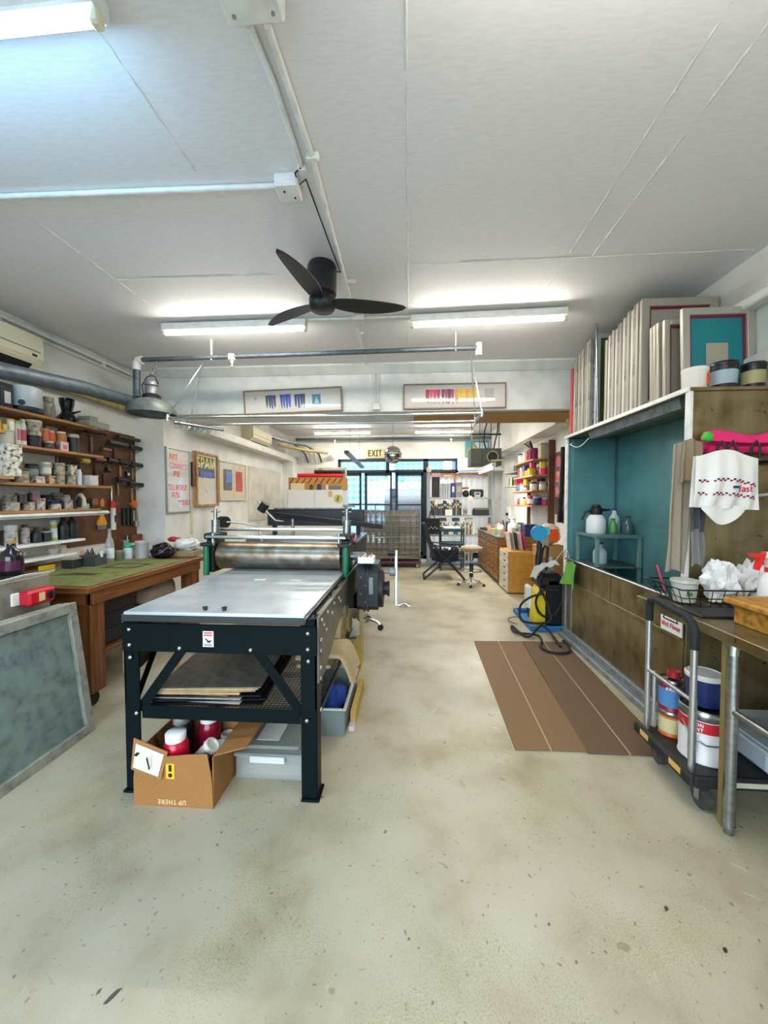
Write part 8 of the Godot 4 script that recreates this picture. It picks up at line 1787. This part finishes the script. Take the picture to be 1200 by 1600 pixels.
	for i in 5:
		var a := TAU * i / 5 + 0.5
		var d := Vector3(cos(a), 0, sin(a))
		var lg := pt(sl, "leg", B.new().tube([Vector3(0, 0.15, 0), d * 0.06 + Vector3(0, 0.09, 0), d * 0.15 + Vector3(0, 0.05, 0), d * 0.21 + Vector3(0, 0.03, 0)], 0.012, 8), M.chrome)
		pt(lg, "foot", B.new().lathe(d * 0.215, [[0, 0], [0.024, 0], [0.024, 0.025], [0.012, 0.04], [0, 0.04]], 12), M.rubber)
	# folding camp chair with a tote bag on its back
	var ch := th("folding_chair", "dark navy folding camp chair with crossed black legs", "chair", v(0.62, 0, 7.0))
	var nv: Material = pl("101a2c", 0.85)
	for z in [-0.24, 0.24]:
		pt(ch, "cross_leg", B.new().bar(Vector3(-0.36, 0.015, z), Vector3(0.24, 0.55, z), 0.03, 0.03, 0.004), M.black)
		pt(ch, "cross_leg", B.new().bar(Vector3(0.34, 0.015, z * 0.9), Vector3(-0.2, 0.6, z * 0.9), 0.03, 0.03, 0.004), M.black)
		pt(ch, "arm", B.new().bar(Vector3(-0.3, 0.62, z), Vector3(0.22, 0.58, z), 0.05, 0.02, 0.004), M.black)
		pt(ch, "back_post", B.new().bar(Vector3(-0.16, 0.35, z), Vector3(-0.36, 0.98, z), 0.025, 0.025, 0.004), M.black)
	pt(ch, "foot_bar", B.new().bar(Vector3(-0.36, 0.015, -0.25), Vector3(-0.36, 0.015, 0.25), 0.03, 0.03, 0.004), M.black)
	pt(ch, "foot_bar", B.new().bar(Vector3(0.34, 0.015, -0.23), Vector3(0.34, 0.015, 0.23), 0.03, 0.03, 0.004), M.black)
	pt(ch, "seat", B.new().sheet(12, 8, func(u, q): return Vector3(lerpf(-0.2, 0.28, u), 0.43 - 0.08 * sin(PI * u) + 0.06 * u, lerpf(0.25, -0.25, q)), 0.02), nv)
	pt(ch, "back", B.new().sheet(10, 8, func(u, q): return Vector3(lerpf(-0.18, -0.36, u) - 0.04 * sin(PI * q), lerpf(0.4, 0.99, u), lerpf(0.25, -0.25, q)), 0.03), nv)
	pt(ch, "side_panel", B.new().sheet(8, 4, func(u, q): return Vector3(lerpf(-0.2, 0.24, u), lerpf(0.34, 0.56, q) - 0.04 * sin(PI * u), 0.225), 0.01), nv)
	var tt := th("tote_bag", "black tote bag with white print hanging on the steel bookshelf", "bag", v(0.45, 0.7, 8.2))
	pw(tt, "bag", B.new().span(v(0.33, 0.68, 8.2), v(0.64, 1.02, 8.26), 0.02), pl("0e0e12", 0.85))
	pw(tt, "strap", B.new().tube([v(0.42, 1.0, 8.235), v(0.44, 1.14, 8.26), v(0.47, 1.22, 8.274), v(0.5, 1.14, 8.26), v(0.54, 1.0, 8.235)], 0.01, 6), pl("0e0e12", 0.85))
	for i in 5: pw(tt, "print", B.new().box(v(0.42 + 0.04 * i, 0.8 + 0.03 * (i % 2), 8.199), Vector3(0.02, 0.018, 0.002)), M.white)
	var tc := th("tool_cart", "dark teal rolling tool cart behind the folding chair", "cart", v(0.85, 0, 7.8))
	for y in [0.2, 0.5, 0.78]: pw(tc, "tray", B.new().span(v(0.6, y, 7.6), v(1.08, y + 0.06, 7.95), 0.006), pl("16343c", 0.4))
	for p in [[0.62, 7.62], [1.06, 7.62], [0.62, 7.93], [1.06, 7.93]]:
		pw(tc, "post", B.new().cyl(v(p[0], 0.07, p[1]), v(p[0], 0.86, p[1]), 0.014, -1, 8), pl("16343c", 0.4))
		pw(tc, "caster", B.new().cyl(v(p[0] - 0.012, 0.035, p[1]), v(p[0] + 0.012, 0.035, p[1]), 0.035, -1, 12), M.rubber)
	one("paper_stack", "white paper stack on the tool cart", "papers", B.new().span(v(0.68, 0.841, 7.65), v(1.0, 0.87, 7.9), 0.003), M.white)

func bkt(called: String, label: String, at: Vector3, s: Vector3, m: Material) -> Node3D: # open-topped carton or crate with its flaps or rim
	var o := th(called, label, "crate" if m != M.card and s.y < 0.22 else "box", at)
	pt(o, "body", B.new().box(Vector3(0, s.y * 0.5, 0), s, 0.006), m)
	pt(o, "rim", B.new().box(Vector3(0, s.y * 0.93, 0), Vector3(s.x + 0.01, s.y * 0.06, s.z + 0.01), 0.003), m)
	return o
